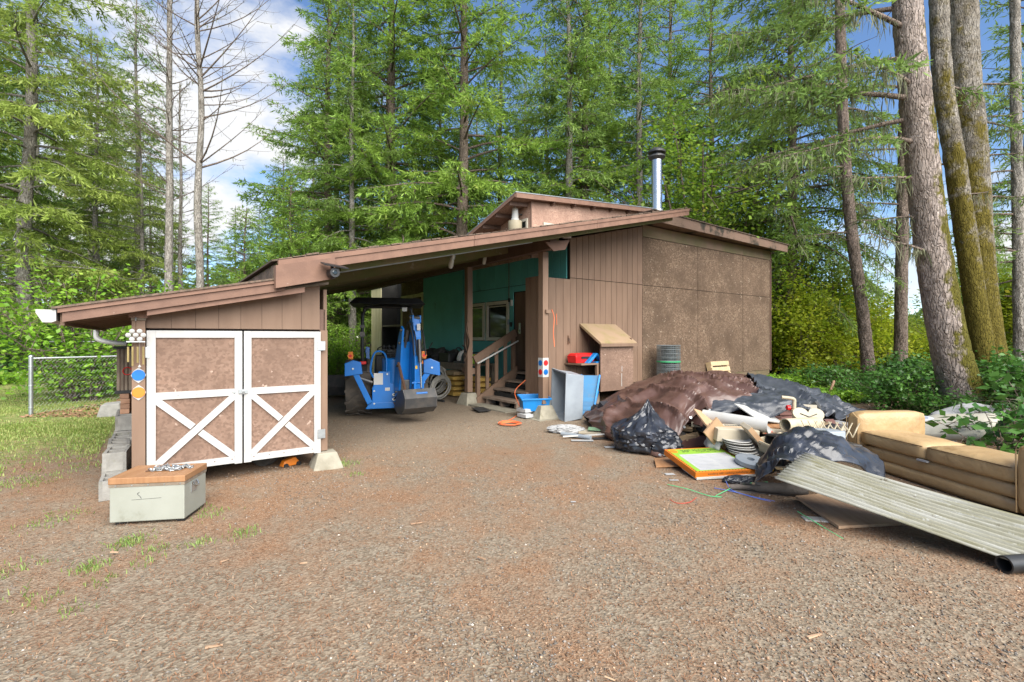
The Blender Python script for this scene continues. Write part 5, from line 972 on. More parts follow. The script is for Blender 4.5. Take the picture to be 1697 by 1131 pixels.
bk_ = [(.30, .10), (.52, .14), (.62, -.02), (.60, -.20), (.46, -.31), (.28, -.33), (.12, -.22), (.14, -.20), (.29, -.30), (.45, -.28), (.57, -.18), (.58, -.03), (.50, .10), (.31, .07)]
bu = tp(plate(bk_, -.24, .36), 'digging_bucket', 'dark_steel'); bsd = [(.30, .10), (.52, .14), (.62, -.02), (.60, -.20), (.46, -.31), (.28, -.33), (.12, -.22)]
tp(plate(bsd, -.262, -.242), 'bucket_side', 'dark_steel', bu); tp(plate(bsd, .362, .382), 'bucket_side', 'dark_steel', bu)
tp(plate([(.36, .10), (.46, .10), (.46, .26), (.40, .28)], -.01, .03), 'bucket_ear', 'blue', bu, bevel=.006); tp(plate([(.36, .10), (.46, .10), (.46, .26), (.40, .28)], .15, .19), 'bucket_ear', 'blue', bu, bevel=.006)
tp(MB().tube([BP(.42, .24, -.04), BP(.42, .24, .22)], .022, 8), 'bucket_pin', 'blue', bu); tp(MB().tube([BP(.56, .06, -.02), BP(.56, .06, .20)], .022, 8), 'bucket_pin', 'blue', bu)
for k in range(4): tp(plate([(.10, -.24), (.13, -.18), (-.02, -.15)], -.22 + k * .17, -.17 + k * .17), 'tooth', 'rust', bu)
for k in range(4):
    tp(MB().lathe([(0, -.02), (.028, -.02), (.028, .02), (0, .02)], 8, (.10 + .07 * (k % 2), -.98, .42 + .09 * (k // 2)), 'y'), 'valve_fitting', 'dark_steel' if k % 2 else 'galv', fr)
    tp(MB().tube(catmull([(.10 + .07 * (k % 2), -1.0, .42 + .09 * (k // 2)), (.16 + .03 * k, -1.10, .50 + .03 * k), (.24, -1.06, .62 + .05 * k), BP(.0, .45 + .1 * k, -.06 + .04 * k)], 5), .013, 6), 'hose', 'black', fr, smooth=True)
for x, z in ((-.26, .34), (-.26, .58), (.28, .34), (.30, .66), (-.02, .90)): tp(MB().lathe([(0, -.012), (.018, -.012), (.018, 0)], 8, (x, -.921, z), 'y'), 'bolt', 'galv', fr)
for r_, z_ in ((.02, .05), (.08, .55), (.18, .98), (.26, 1.22)): tp(MB().lathe([(0, -.02), (.024, -.02), (.024, .02), (0, .02)], 10, (0, 0, 0), 'x'), 'pin', 'dark_steel', bo, loc=BP(r_, z_, -.18), rot=(0, 0, math.atan2(sdw.y, sdw.x)))
tp(plate([(.415, .50), (.425, .50), (.425, .56), (.415, .56)], .03, .07), 'decal', 'yellow', di)
tp(MB().box(-.20, .14, -.50, -.42, .62, .90), 'rear_hitch', 'dark_steel', bevel=.02); tp(MB().tube([(-.30, -.3, .5), (-.30, .6, .55)], .05, 8), 'hydraulic_line', 'black')
tp(MB().bar(BP(.18, .62, -.20), BP(.30, .10, -.12), .05, .03), 'thumb_link', 'rust', bo)
# ================================================================== things in and around the carport
def single(mb, name, mat, label, cat, group=None, **k): return tag(mb.build(name, MT[mat], **k), label, cat, group)
# ---- metal chest with wooden lid and a chain
ang = math.atan2(4.25 - 4.15, -2.84 + 3.42)
c_ = thing('metal_chest', 'pale green metal chest with wooden lid in front of the shed', 'chest', (-3.42, 4.15, 0), (0, 0, ang))
cw, cdp = .58, .42
MB().box(0, cw, 0, cdp, .025, .338).build('body', MT['chest'], c_, bevel=.008); MB().box(-.004, cw + .004, -.004, cdp + .004, .325, .349).build('rim_strip', MT['grey_wood'], c_); MB().box(-.008, cw + .008, -.008, cdp + .008, .350, .405).build('lid', MT['orange_wood'], c_, bevel=.006)
hdl = MB().box(cw, cw + .006, .12, .22, .22, .31).build('handle', MT['galv'], c_); MB().tube(catmull([(cw + .01, .13, .31), (cw + .03, .14, .27), (cw + .03, .20, .27), (cw + .01, .21, .31)], 4), .006, 6).build('grip', MT['steel'], hdl)
for i in range(5): MB().lathe([(0, -.003), (.006, -.003), (.006, 0)], 8, (.05 + i * .125, -.004, .337), 'y').build('rivet', MT['galv'], c_)
MB().tube(catmull([(.23, -.0015, .275), (.215, -.0015, .262), (.235, -.0015, .24), (.245, -.0015, .222)], 4), .002, 4).tube([(.17, -.001, .212), (.40, -.001, .22)], .0012, 4).build('scratch', MT['black'], c_)
for x in (.06, .54): MB().box(x - .03, x + .03, .03, .4, 0, .026).build('foot', MT['black'], c_)
chn = thing('chain', 'small heap of rusty silver chain on the chest lid', 'chain', Vector((-3.42, 4.15, .406)) + Vector((math.cos(ang) * .36 - math.sin(ang) * .22, math.sin(ang) * .36 + math.cos(ang) * .22, 0)), (0, 0, ang))
lk = MB().tube([(math.cos(a) * .017 + (.006 if math.cos(a) > 0 else -.006), math.sin(a) * .011, 0) for a in np.linspace(0, 6.283, 11)[:-1]], .0042, 5, close=True); l0 = None; gg = random.Random(4)
for i in range(70):
    o = l0.copy() if l0 else lk.build('link', MT['galv'], chn); l0 = l0 or o
    if i: COL.objects.link(o)
    q = i / 70; o.location = (.13 * math.sin(q * 21) * (.4 + q * .8) + .02 * gg.random(), .055 * math.cos(q * 27) * (1.2 - q * .4), .008 + .03 * (1 - abs(2 * q - 1)) * gg.random()); o.rotation_euler = (gg.uniform(-1.5, 1.5), gg.uniform(-.4, .4), gg.uniform(0, 3.14))
MB().tube(catmull([(-.17, -.05, .006), (-.10, -.02, .012), (-.02, .0, .02), (.04, .05, .008)], 4), .007, 6).build('strap', MT['rust'], chn)
# ---- wind chime on the shed post
wc = thing('wind_chime', 'wind chime with white flower and brass tubes hanging on the shed post', 'wind chime', H(-1.87, -.13, 0), (0, 0, HA))
MB().tube([(0, 0, 1.80), (0, 0, 1.62)], .003, 4).build('wire', MT['rust'], wc); MB().tube(catmull([(0, .05, 1.78), (0, 0, 1.80), (0, -.03, 1.77)], 3), .006, 5).build('hook', MT['galv'], wc)
for k in range(7):
    a = k * 2 * math.pi / 6; c = (math.cos(a) * .06, 0, 1.625 + math.sin(a) * .045) if k < 6 else (0, -.015, 1.625)
    MB().lathe([(0, -.018), (.014, -.014), (.024, -.004), (.02, .004), (0, .006)], 9, c, 'y').build('petal', MT['white'], wc, smooth=True)
MB().box(-.075, .075, -.03, .03, 1.555, 1.565).build('top_plate', MT['galv'], wc)
for k, (x, l) in enumerate(((-.06, .15), (-.025, .19), (.015, .16), (.06, .18))): MB().tube([(x, 0, 1.555), (x, 0, 1.51)], .0012, 3).build('string', MT['black'], wc); MB().tube([(x, 0, 1.51), (x, 0, 1.51 - l)], .009, 8).build('chime_tube', MT['brass'] if 'brass' in MT else MT['new_wood'], wc, smooth=True)
MB().tube([(.03, 0, 1.55), (.03, 0, 1.31)], .001, 3).lathe([(0, 1.29), (.014, 1.31), (0, 1.33)], 8, (.03, 0, 0)).build('clapper', MT['white_plastic'], wc)
# ---- block wall along the shed's left side
def cinder(label, u, v, z, rz=0, tilt=0, l=.40):
    b = thing('concrete_block', label, 'block', H(u, v, z), (tilt, 0, HA + rz), 'concrete blocks beside the shed'); w = .20; h = .19; t = .03
    for a in ((0, l, 0, t), (0, l, w - t, w), (0, t, t, w - t), (l / 2 - t / 2, l / 2 + t / 2, t, w - t), (l - t, l, t, w - t)): MB().box(a[0] - l / 2, a[1] - l / 2, a[2] - w / 2, a[3] - w / 2, 0, h).build('block_wall', MT['cinder'], b)
    return b
cinder('grey concrete block on the ground nearest the metal chest', -2.06, .14, 0, R(90)); cinder('lower concrete block just behind the metal chest', -2.06, .56, 0, R(90)); cinder('upper concrete block just behind the metal chest', -2.05, .58, .192, R(86))
cinder('lower block of the second pair along the shed wall', -2.10, 1.02, 0, R(90)); cinder('tilted block with open cores on the second pair', -2.08, 1.06, .20, R(92), .12); cinder('lower block of the third pair along the shed wall', -2.06, 1.50, 0, R(90)); cinder('upper block of the third pair along the shed wall', -2.05, 1.52, .192, R(90))
cinder('lower block under the brick stack', -2.05, 2.05, 0, R(90)); cinder('middle block under the brick stack', -2.05, 2.05, .192, R(90)); cinder('slotted pale top block directly under the bricks', -2.04, 2.1, .384, R(90)); cinder('lowest block at the far end of the row', -2.05, 2.5, 0, R(90)); cinder('second block at the far end of the row', -2.05, 2.5, .192, R(90))
cinder('tallest block at the far end of the row', -2.05, 2.5, .384, R(90))
for i in range(8):
    single(MB().box(-.10, .10, -.05, .05, 0, .065), 'brick', 'brick', ('near brick of the lowest course', 'rear brick of the lowest course', 'near brick of the second course', 'rear brick of the second course', 'near brick of the third course', 'rear brick of the third course', 'near brick of the top course', 'rear brick of the top course')[i] + ' below the black slatted frame', 'brick', 'bricks stacked by the shed', loc=H(-2.04 + random.uniform(-.01, .01), 2.18 + (i % 2) * .22, .577 + (i // 2) * .068), rot=(0, 0, HA + R(90) + random.uniform(-.1, .1)), bevel=.005)
lt = thing('metal_rack', 'dark slatted metal frame standing on the bricks by the shed', 'frame', H(-2.02, 2.2, .85), (0, 0, HA))
MB().box(-.13, .13, -.1, .1, 0, .04).build('base', MT['black'], lt); MB().box(-.15, .15, -.12, .12, .60, .635).build('top', MT['black'], lt)
for i in range(6): MB().box(-.115 + i * .042, -.085 + i * .042, -.085, -.07, .04, .60).build('slat', MT['grey_wood'], lt)
MB().box(-.11, .11, .05, .06, .04, .6).build('back', MT['brown_dark'], lt); MB().tube([(math.cos(a) * .05, -.10, .3 + math.sin(a) * .05) for a in np.linspace(0, 6.28, 13)[:-1]], .006, 5, close=True).build('red_ring', MT['red'], lt)
p = G(186, 690); single(MB().hexa([(-.22, -.16, 0), (.20, -.18, 0), (.24, .16, 0), (-.2, .18, 0), (-.16, -.12, .24), (.15, -.13, .27), (.18, .12, .30), (-.15, .13, .27)]), 'concrete_chunk', 'cinder', 'broken concrete chunk on the grass left of the block row', 'concrete', loc=p, rot=(0, 0, .4), bevel=.02)
# ---- chain link fences
def chainlink(name, label, pts, h, mesh=.065, rr=.021, posts=None):
    f = thing(name, label, 'fence', (0, 0, 0)); 
    for i in range(len(pts) - 1):
        a = Vector((*pts[i], gzf(*pts[i]))); b = Vector((*pts[i + 1], gzf(*pts[i + 1]))); L = (b - a).length; n = int(L / mesh); up = Vector((0, 0, 1))
        MB().tube([a + up * h, b + up * h], rr, 8).build('top_rail', MT['galv'], f, smooth=True)
        w = MB(); d = (b - a) / n; m = int((h - .06) / mesh)
        for k in range(n):                       # zig-zag wires, each wire one strip
            pts_ = [a + d * (k + (.5 if j % 2 else -.5) * 1.0 + .5) + up * (.04 + j * mesh) for j in range(m + 1)]; w.tube(pts_, .002, 3, caps=False)
        o = w.build('wire_mesh', MT['fence_wire'], f, fix=False); o['kind'] = 'stuff'
    for k, p in enumerate(posts or pts):
        b = Vector((*p, gzf(*p))); q = MB().tube([b - Vector((0, 0, .05)), b + Vector((0, 0, h + .05))], .038 if k == 0 else .025, 10).build('post', MT['galv'], f, smooth=True); MB().lathe([(.042, 0), (.042, .02), (.02, .045), (0, .05)], 10, b + Vector((0, 0, h + .03))).build('post_cap', MT['galv'], q, smooth=True)
        for zz in (.15, .6, 1.0): MB().lathe([(.044, 0), (.044, .02)], 10, b + Vector((0, 0, zz))).build('tension_band', MT['galv'], q)
    return f
chainlink('chain_link_fence', 'chain link fence starting at the thick grey post beside the bush', [(-9.96, 10.12), (-9.0, 11.6), (-8.0, 13.1)], 1.17)
chainlink('chain_link_fence', 'far chain link fence at the left edge beyond the stones', [(-18.5, 16.0), (-15.2, 16.3), (-12.8, 16.6)], 1.15, .09)
rk = random.Random(3)
def rock(label, p, s, seed, name='rock', mat='stone', cat='rock', group=None):
    bm = bmesh.new(); bmesh.ops.create_icosphere(bm, subdivisions=3, radius=1)
    for v in bm.verts: 
        q = mnoise.noise(v.co * 1.3 + Vector((seed * 3.1, 0, 0))); v.co *= 1 + .45 * q + .12 * mnoise.noise(v.co * 4 + Vector((seed, 5, 0))); v.co = Vector((v.co.x * s[0], v.co.y * s[1], v.co.z * s[2]))
    me = bpy.data.meshes.new(name); bm.to_mesh(me); bm.free(); o = obj(name, me, MT[mat], loc=p, smooth=True); return tag(o, label, cat, group)
for i, (px, py, s, lab) in enumerate(((-8, 632, (.6, .4, .3), 'pale rock at the very left edge by the lawn'), (16, 636, (.55, .4, .30), 'largest pale rock left of the fence post'), (38, 634, (.32, .3, .26), 'pinkish rock just left of the fence post'), (8, 606, (.4, .3, .2), 'small rock behind the others at the left edge'))):
    q = G(px, py, .15); rock(lab, (q.x, q.y, .18), s, i)
# ---- workbench against the teal wall with tools
wb = thing('workbench', 'long grey workbench under the windows of the teal wall', 'workbench', H(5.32, 6.1, 0), (0, 0, HA))
for i in range(4): MB().box(-.42 + i * .205, -.225 + i * .205, -1.45, 2.1, .86, .90).build('top_plank', MT['grey_wood'], wb)
MB().box(-.40, -.36, -1.4, 2.05, .72, .855).build('apron', MT['grey_wood'], wb)
for x in (-.36, .34):
    for y in (-1.35, .3, 2.0): MB().box(x - .045, x + .045, y - .045, y + .045, 0, .857).build('leg', MT['grey_wood'], wb)
def onb(u, v, z=.90): return H(u, v, z)
sw_ = thing('mitre_saw', 'white and black circular saw on the workbench behind the post', 'saw', onb(5.28, 5.6), (0, 0, HA + .3))
MB().prism([(.26 * math.cos(a), .10 + .26 * math.sin(a)) for a in np.linspace(-.1, 3.3, 14)], .10, 'y', -.05).build('blade_guard', MT['white_plastic'], sw_, bevel=.015); MB().lathe([(0, -.02), (.2, -.02), (.2, -.016), (0, -.016)], 24, (0, -.05, .12), 'y').build('blade', MT['steel'], sw_); MB().box(-.25, .25, -.18, .18, 0, .05).build('base', MT['dark_steel'], sw_, bevel=.01); MB().lathe([(0, 0), (.07, 0), (.07, .18), (0, .18)], 14, (0, .05, .16), 'y').build('motor', MT['black'], sw_); MB().tube(catmull([(-.1, 0, .34), (-.2, 0, .42), (-.32, 0, .40), (-.34, 0, .3)], 4), .02, 8).build('handle', MT['black'], sw_)
for i, (u, v, s, lab) in enumerate(((5.15, 7.4, (.22, .3, .2), 'round black bag at the left end of the workbench'), (5.15, 6.8, (.25, .25, .22), 'black tool bag in the middle of the workbench'), (5.3, 6.3, (.22, .26, .2), 'black cloth bundle beside the saw'))):
    b = rock(lab, onb(u, v, .90 + s[2] * .8), s, 20 + i, 'tool_bag', 'black_matte', 'bag')
bx_ = thing('tool_case', 'black tool case on the workbench left of the post', 'case', onb(5.12, 6.25), (0, 0, HA)); MB().box(-.15, .15, -.3, .3, 0, .26).build('body', MT['black'], bx_, bevel=.03); MB().tube(catmull([(-.05, -.12, .26), (-.05, -.1, .33), (-.05, .1, .33), (-.05, .12, .26)], 3), .012, 6).build('handle', MT['black'], bx_)
dr_ = thing('yellow_tool', 'yellow and black power tool on the bench above the stair rail', 'power tool', onb(5.22, 4.9), (0, 0, HA + .4)); MB().box(-.13, .13, -.08, .08, .10, .26).build('body', MT['yellow'], dr_, bevel=.03); MB().box(-.10, .10, -.09, .09, 0, .10).build('base', MT['black'], dr_, bevel=.02); MB().bar((-.12, 0, .30), (.12, 0, .30), .04, .03).bar((-.11, 0, .24), (-.11, 0, .3), .03, .03).bar((.11, 0, .24), (.11, 0, .3), .03, .03).build('handle', MT['black'], dr_)
pk = thing('lime_package', 'lime green and white package on the workbench beside the post', 'package', onb(5.10, 5.02), (0, 0, HA)); MB().box(-.05, .05, -.20, .02, 0, .25).build('lime_side', MT['lime'], pk, bevel=.01); MB().box(-.05, .05, .021, .14, 0, .25).build('white_side', MT['white_plastic'], pk, bevel=.01)
[tag(MB().lathe([(0, 0), (.034, 0), (.034, .2), (.02, .22), (.02, .25), (0, .25)], 12).build('spray_can', MT['black' if y else 'dark_steel'], None, onb(5.12, 5.28 + y), smooth=True), ('black' if y else 'dark grey') + ' spray can on the workbench close to the rear post', 'can') for y in (0, .09)]
cl_ = thing('cable_coil', 'coiled dark cables hanging on the rear carport post', 'cable', H(4.30, 3.80, 0), (0, 0, HA))
for i in range(7):
    w = .14 + .02 * (i % 4); MB().tube(catmull([(0, -.02, 1.98), (-.04 - .01 * i, -w * .8, 1.75), (-.05, -w, 1.5), (-.02, -.03 + .02 * i, 1.28 - .04 * i), (.0, w * .7, 1.5), (.0, w * .5, 1.78), (0, .02, 1.98)], 5), .009, 5).build('cable', MT['black' if i % 3 else 'brown'], cl_, smooth=True)
MB().tube([(-.09, -.05, 1.36), (-.08, .08, 1.42)], .015, 6).build('plug', MT['black'], cl_); MB().tube([(0, 0, 1.98), (.06, 0, 1.98)], .008, 5).build('nail', MT['rust'], cl_)
# ---- sacks below the bench
def sack(label, u, v, z, rz, mat='sack', sx=.30, sy=.22, sz=.075):
    bm = bmesh.new(); bmesh.ops.create_cube(bm, size=2); bmesh.ops.subdivide_edges(bm, edges=bm.edges, cuts=3, use_grid_fill=True); sd = u * 7 + v * 3 + z * 11
    for q in bm.verts:
        x, y, w = q.co; r_ = max(abs(x), abs(y)); w *= (1 - .45 * r_ ** 4) * (1 + .25 * mnoise.noise(Vector((x * 1.5, y * 1.5, sd)))); q.co = Vector((x * sx * (1 - .06 * y * y), y * sy * (1 - .06 * x * x), w * sz))
    me = bpy.data.meshes.new('cement_sack'); bm.to_mesh(me); bm.free(); o = obj('cement_sack', me, MT[mat], loc=H(u, v, z), rot=(0, 0, HA + rz), smooth=True); tag(o, label, 'sack', 'yellow sacks under the workbench'); return o
for k, zz in enumerate((.08, .22, .36, .50, .63)):
    nm = ('lowest', 'second lowest', 'middle', 'second highest', 'top')[k]
    sack('%s yellow sack in the pile left of the rear post' % nm, 4.95, 5.55 + .03 * (k % 2), zz, R(90) + .06 * (k % 3), 'sack_top' if k == 4 else 'sack')
    if k < 4: sack('%s yellow sack in the pile behind the stair balusters' % nm, 5.1, 4.55 + .03 * (k % 2), zz + .02, R(90) - .05 * (k % 3))
# ---- grey hose coils and clutter left of the sacks
hc = thing('hose_coil', 'grey hose coil leaning in front of the yellow sacks', 'hose', H(4.30, 5.15, .30), (R(60), .1, HA + R(-52)))
for i in range(9):
    r_ = .20 + .017 * (i % 5); MB().tube([(math.cos(a) * r_ * 1.0, math.sin(a) * r_ * 1.25, (i - 4) * .02 + .01 * math.sin(3 * a + i)) for a in np.linspace(0, 6.283, 29)[:-1]], .013, 6, close=True).build('hose_loop', MT['hose'], hc, smooth=True)
hc = thing('hose_coil', 'larger heap of grey hose behind the first coil', 'hose', H(4.55, 5.9, .42), (R(72), .25, HA + R(-52)))
for i in range(11):
    r_ = .22 + .02 * (i % 5); MB().tube([(math.cos(a) * r_ + .03 * (i % 3), math.sin(a) * r_ * 1.3, (i - 5) * .03 + .015 * math.sin(2 * a + i)) for a in np.linspace(0, 6.283, 29)[:-1]], .016, 6, close=True).build('hose_loop', MT['hose'], hc, smooth=True)
single(MB().tube([H(3.95, 4.9, .03), H(4.05, 4.5, .03)], .03, 8), 'black_pipe', 'black', 'short black pipe lying before the hose coil', 'pipe', smooth=True)
hv = thing('hand_truck', 'tall grey steel hand truck leaning on the teal wall behind the backhoe', 'hand truck', H(5.3, 8.0, 0), (0, 0, HA)); MB().box(-.03, .03, -.35, .35, .15, 1.25).build('plate', MT['grey_plastic'], hv, bevel=.01)
for y in (-.3, .3): MB().tube([(-.05, y, 0), (-.05, y, 1.3), (.05, y, 1.45)], .02, 8).build('rail', MT['dark_steel'], hv, smooth=True); MB().lathe([(0, -.03), (.12, -.03), (.12, .03), (0, .03)], 16, (.1, y, .12), 'y').build('wheel', MT['rubber'], hv)
# ---- orange extension cord: coil on the ground and run up to the stairs
co_ = thing('extension_cord', 'orange extension cord coiled on the ground and running up the stairs', 'cord', (0, 0, 0)); cc = G(844, 704)
for i in range(5): MB().tube([(cc.x + .01 * (i % 3) + math.cos(a) * (.15 + .016 * i), cc.y + math.sin(a) * (.16 + .014 * i), .012 + .005 * i + .006 * math.sin(a * 2 + i)) for a in np.linspace(0, 6.283, 33)[:-1]], .008, 6, close=True).build('loop', MT['orange_cord'], co_, smooth=True)
MB().tube(catmull([(cc.x - .05, cc.y + .18, .03), G(852, 692, .01), G(863, 680, .08), H(4.70, 2.42, .40), H(4.9, 2.3, .66)], 6), .009, 6).build('lead', MT['orange_cord'], co_, smooth=True)
gp = single(MB().box(-.28, .28, -.14, .14, 0, .012), 'floor_mat', 'black_matte', 'flat dark rubber mat in front of the stair slab', 'mat', loc=G(797, 679, .035), rot=(0, 0, HA + R(75)))
# ---- blue tote, grey tote, blue step, small bags round the front post
def tote(name, label, mat, loc, rot, w, d, h, t=.012, tp_=1.15, rimw=.02):
    o = thing(name, label, 'tote', loc, rot); W2, D2 = w * tp_ / 2, d * tp_ / 2; w2, d2 = w / 2, d / 2
    def frus(a, b, A, B, z0, z1): return [(-a, -b, z0), (a, -b, z0), (a, b, z0), (-a, b, z0), (-A, -B, z1), (A, -B, z1), (A, B, z1), (-A, B, z1)]
    e = frus(w2, d2, W2, D2, 0, h); i_ = frus(w2 - t, d2 - t, W2 - t, D2 - t, t, h)
    MB().add(e + i_, [(3, 2, 1, 0), (8, 9, 10, 11)] + [(k, (k + 1) % 4, (k + 1) % 4 + 4, k + 4) for k in range(4)] + [(k + 12, (k + 1) % 4 + 12, (k + 1) % 4 + 8, k + 8) for k in range(4)] + [(k + 4, (k + 1) % 4 + 4, (k + 1) % 4 + 12, k + 12) for k in range(4)]).build('shell', MT[mat], o, bevel=.015, seg=3, smooth=True)
    for a in ((-W2 - rimw, W2 + rimw, -D2 - rimw, -D2), (-W2 - rimw, W2 + rimw, D2, D2 + rimw), (-W2 - rimw, -W2, -D2, D2), (W2, W2 + rimw, -D2, D2)): MB().box(*a, h - .03, h + .004).build('rim', MT[mat], o, bevel=.006)
    return o
tote('blue_tote', 'bright blue plastic tub behind the base of the front carport post', 'blue_plastic', (.44, 9.86, .16), (.1, 0, .2), .50, .36, .26)
b0 = G(940, 697); tote('grey_tote', 'large grey plastic tote standing on its end by the front post', 'grey_plastic', (b0.x + .22, b0.y + .30, .47), (R(90), R(4), R(-72)), .60, .84, .40, tp_=1.12)
rp = thing('blue_step', 'blue plastic ribbed ramp leaning under the wall cabinet', 'ramp', G(965, 692) + Vector((.05, .15, 0)), (0, 0, R(-12)))
for s in (-.19, .19): MB().bar((s, 0, .02), (s + .12, .42, .80), .035, .10, (0, -1, .4)).build('side_rail', MT['blue_plastic'], rp, bevel=.008)
for k in range(9): MB().bar((-.17 + k * .0145, .02 + k * .05, .06 + k * .088), (.17 + k * .0145, .02 + k * .05, .06 + k * .088), .075, .012, (0, -.88, .47)).build('rib', MT['ramp_blue'], rp)
MB().hexa([(-.18, .0, .02), (.18, .0, .02), (.18, .03, .02), (-.18, .03, .02), (-.06, .42, .80), (.30, .42, .80), (.30, .45, .80), (-.06, .45, .80)]).build('deck', MT['ramp_blue'], rp); MB().bar((.27, .50, .46), (.16, .62, .0), .03, .03).build('strut', MT['blue_plastic'], rp)
for i, (px, py, lab) in enumerate(((873, 690, 'lower small white sack beside the front post pier'), (872, 681, 'upper small printed sack beside the front post pier'))):
    q = G(px, py, .05 + .1 * i); sk = sack(lab, 0, 0, 0, 0, 'paper', .10, .15, .055); sk.location = (q.x - .03, q.y + .05, .06 + .10 * i); sk['group'] = 'small sacks by the front post'; sk.name = 'small_sack'
st_ = thing('orange_strap', 'orange strap hanging from the hook block on the front post', 'strap', H(4.66, 1.10, 0), (0, 0, HA)); MB().tube(catmull([(-.02, 0, 2.16), (.03, -.01, 2.0), (.02, 0, 1.7), (.05, 0, 1.42)], 5), .008, 5).build('strap', MT['orange_cord'], st_, smooth=True); MB().tube([(.10, 0, 2.08), (.11, 0, 1.86)], .006, 5).build('strap_end', MT['orange_cord'], st_)
# ---- cabinet on the wall
cb = thing('wall_cabinet', 'brown lean-to cabinet with sloping lid and open side on the front wall', 'cabinet', H(0, 0), (0, 0, HA))
MB().box(6.27, 7.36, 1.34, 1.365, .40, 1.43).build('front_panel', MT['osb_door'], cb); MB().box(7.335, 7.358, 1.37, 1.94, .40, 1.6).build('side_panel', MT['osb_door'], cb)
MB().hexa([(6.21, 1.28, 1.43), (7.42, 1.28, 1.43), (7.42, 1.945, 1.87), (6.21, 1.945, 1.87), (6.21, 1.28, 1.49), (7.42, 1.28, 1.49), (7.42, 1.945, 1.93), (6.21, 1.945, 1.93)]).build('lid', MT['lid_wood'], cb); MB().box(6.20, 7.43, 1.25, 1.278, 1.40, 1.47).build('lid_batten', MT['brown'], cb)
MB().box(6.20, 6.209, 1.28, 1.945, 1.42, 1.50).build('lid_edge', MT['brown'], cb) if False else None
for z, u0 in ((1.00, 5.74), (.72, 6.2), (.40, 6.2)): MB().box(u0, 7.33, 1.40, 1.94, z, z + .035).build('shelf', MT['brown'], cb)
MB().box(6.22, 6.28, 1.40, 1.46, .40, 1.0).build('stile', MT['brown'], cb); MB().box(7.45, 8.0, 1.93, 1.95, 1.26, 1.42).build('cleat', MT['brown'], cb); MB().box(6.3, 6.4, 1.5, 1.6, 0.0, .40).build('leg', MT['grey_wood'], cb); MB().box(7.1, 7.2, 1.5, 1.6, .0, .40).build('leg', MT['grey_wood'], cb)
MB().box(6.95, 6.965, 1.336, 1.339, .48, .78).box(6.96, 6.972, 1.336, 1.339, .82, .95).build('paint_drip', MT['white'], cb)
rd = thing('red_toolbox', 'red plastic toolbox on the shelf beside the wall cabinet', 'toolbox', H(6.02, 1.72, 1.036), (0, 0, HA)); MB().hexa([(-.26, -.13, 0), (.30, -.13, 0), (.30, .13, 0), (-.26, .13, 0), (-.28, -.15, .14), (.32, -.15, .14), (.32, .15, .14), (-.28, .15, .14)]).build('body', MT['red'], rd, bevel=.015); MB().hexa([(-.29, -.16, .142), (.33, -.16, .142), (.33, .16, .142), (-.29, .16, .142), (-.24, -.1, .22), (.28, -.1, .22), (.28, .1, .22), (-.24, .1, .22)]).build('lid', MT['red'], rd, bevel=.02); MB().box(-.12, .12, -.165, -.158, .10, .15).build('latch', MT['black'], rd)
bt = thing('blue_trestle', 'blue folded plastic trestle sticking out of the wall cabinet', 'trestle', H(6.28, 1.45, 1.036), (0, 0, HA)); MB().prism([(-.30, 0), (-.02, .22), (.02, .22), (.25, 0), (.19, 0), (0, .17), (-.22, 0)], .12, 'y').build('frame', MT['blue_plastic'], bt, bevel=.008); MB().box(-.05, .2, -.02, .2, .0, .03).build('tray', MT['blue_plastic'], bt)
orr = thing('orange_clamp', 'orange tool standing inside the wall cabinet', 'tool', H(6.62, 1.62, 1.036), (0, 0, HA)); MB().box(-.04, .04, -.03, .03, 0, .30).box(-.10, .04, -.03, .03, .0, .05).build('body', MT['orange'], orr, bevel=.01)
hk = thing('gate_hook', 'small rusty hook plate on the siding above the red toolbox', 'hook', H(5.86, 1.945, 0), (0, 0, HA)); MB().box(-.025, .025, 0, .008, 1.45, 1.65).build('plate', MT['rust'], hk); MB().tube(catmull([(0, -.01, 1.6), (0, -.05, 1.55), (0, -.04, 1.47)], 3), .008, 5).build('hook', MT['rust'], hk)
# ---- roll of wire fencing and small slatted crate by the strand board wall
wr = thing('wire_roll', 'standing roll of grey wire fencing with green band before the strand board', 'wire roll', H(8.85, 1.45, 0), (0, 0, HA)); hR, rR = 1.42, .29
for k in range(15): MB().tube([(math.cos(a) * rR, math.sin(a) * rR, .03 + k * hR / 14.5) for a in np.linspace(0, 6.283, 31)[:-1]], .004, 4, close=True).build('ring_wire', MT['dull_wire'], wr)
w = MB(); 
for lay in range(3):
    for k in range(36): a = k * 2 * math.pi / 36 + lay * .06; r_ = rR - lay * .025; w.tube([(math.cos(a) * r_, math.sin(a) * r_, .02), (math.cos(a) * r_, math.sin(a) * r_, hR)], .003, 3, caps=False)
    for k in range(30): r_ = rR - .01 - lay * .025; w.tube([(math.cos(a) * r_, math.sin(a) * r_, .03 + k * hR / 30) for a in np.linspace(0, 6.283, 22)[:-1]], .003, 3, close=True)
o = w.build('inner_mesh', MT['dull_wire'], wr, fix=False); o['kind'] = 'stuff'; MB().lathe([(rR - .10, .0), (rR - .10, hR - .02)], 24).build('inner_coil', MT['dark_steel'], wr); MB().lathe([(rR + .008, .98), (rR + .008, 1.01)], 30).build('green_band', MT['green'], wr)
pl = thing('slatted_crate', 'small new wooden slatted pallet leaning on the strand board wall', 'pallet', H(11.75, 1.62, .10), (R(-14), 0, HA))
for s in (-.42, .42): MB().box(s - .05, s + .05, -.0, .14, 0, .82).build('stile', MT['new_wood'], pl)
for k in range(5): MB().box(-.47, .47, -.024, -.001, .02 + k * .17, .145 + k * .17).build('slat', MT['new_wood'], pl)
stk_ = single(MB().tube([G(1370, 668), G(1382, 632, .45)], .03, 7), 'wood_stick', 'wood', 'reddish wooden stick poking up behind the end of the tarp', 'stick')
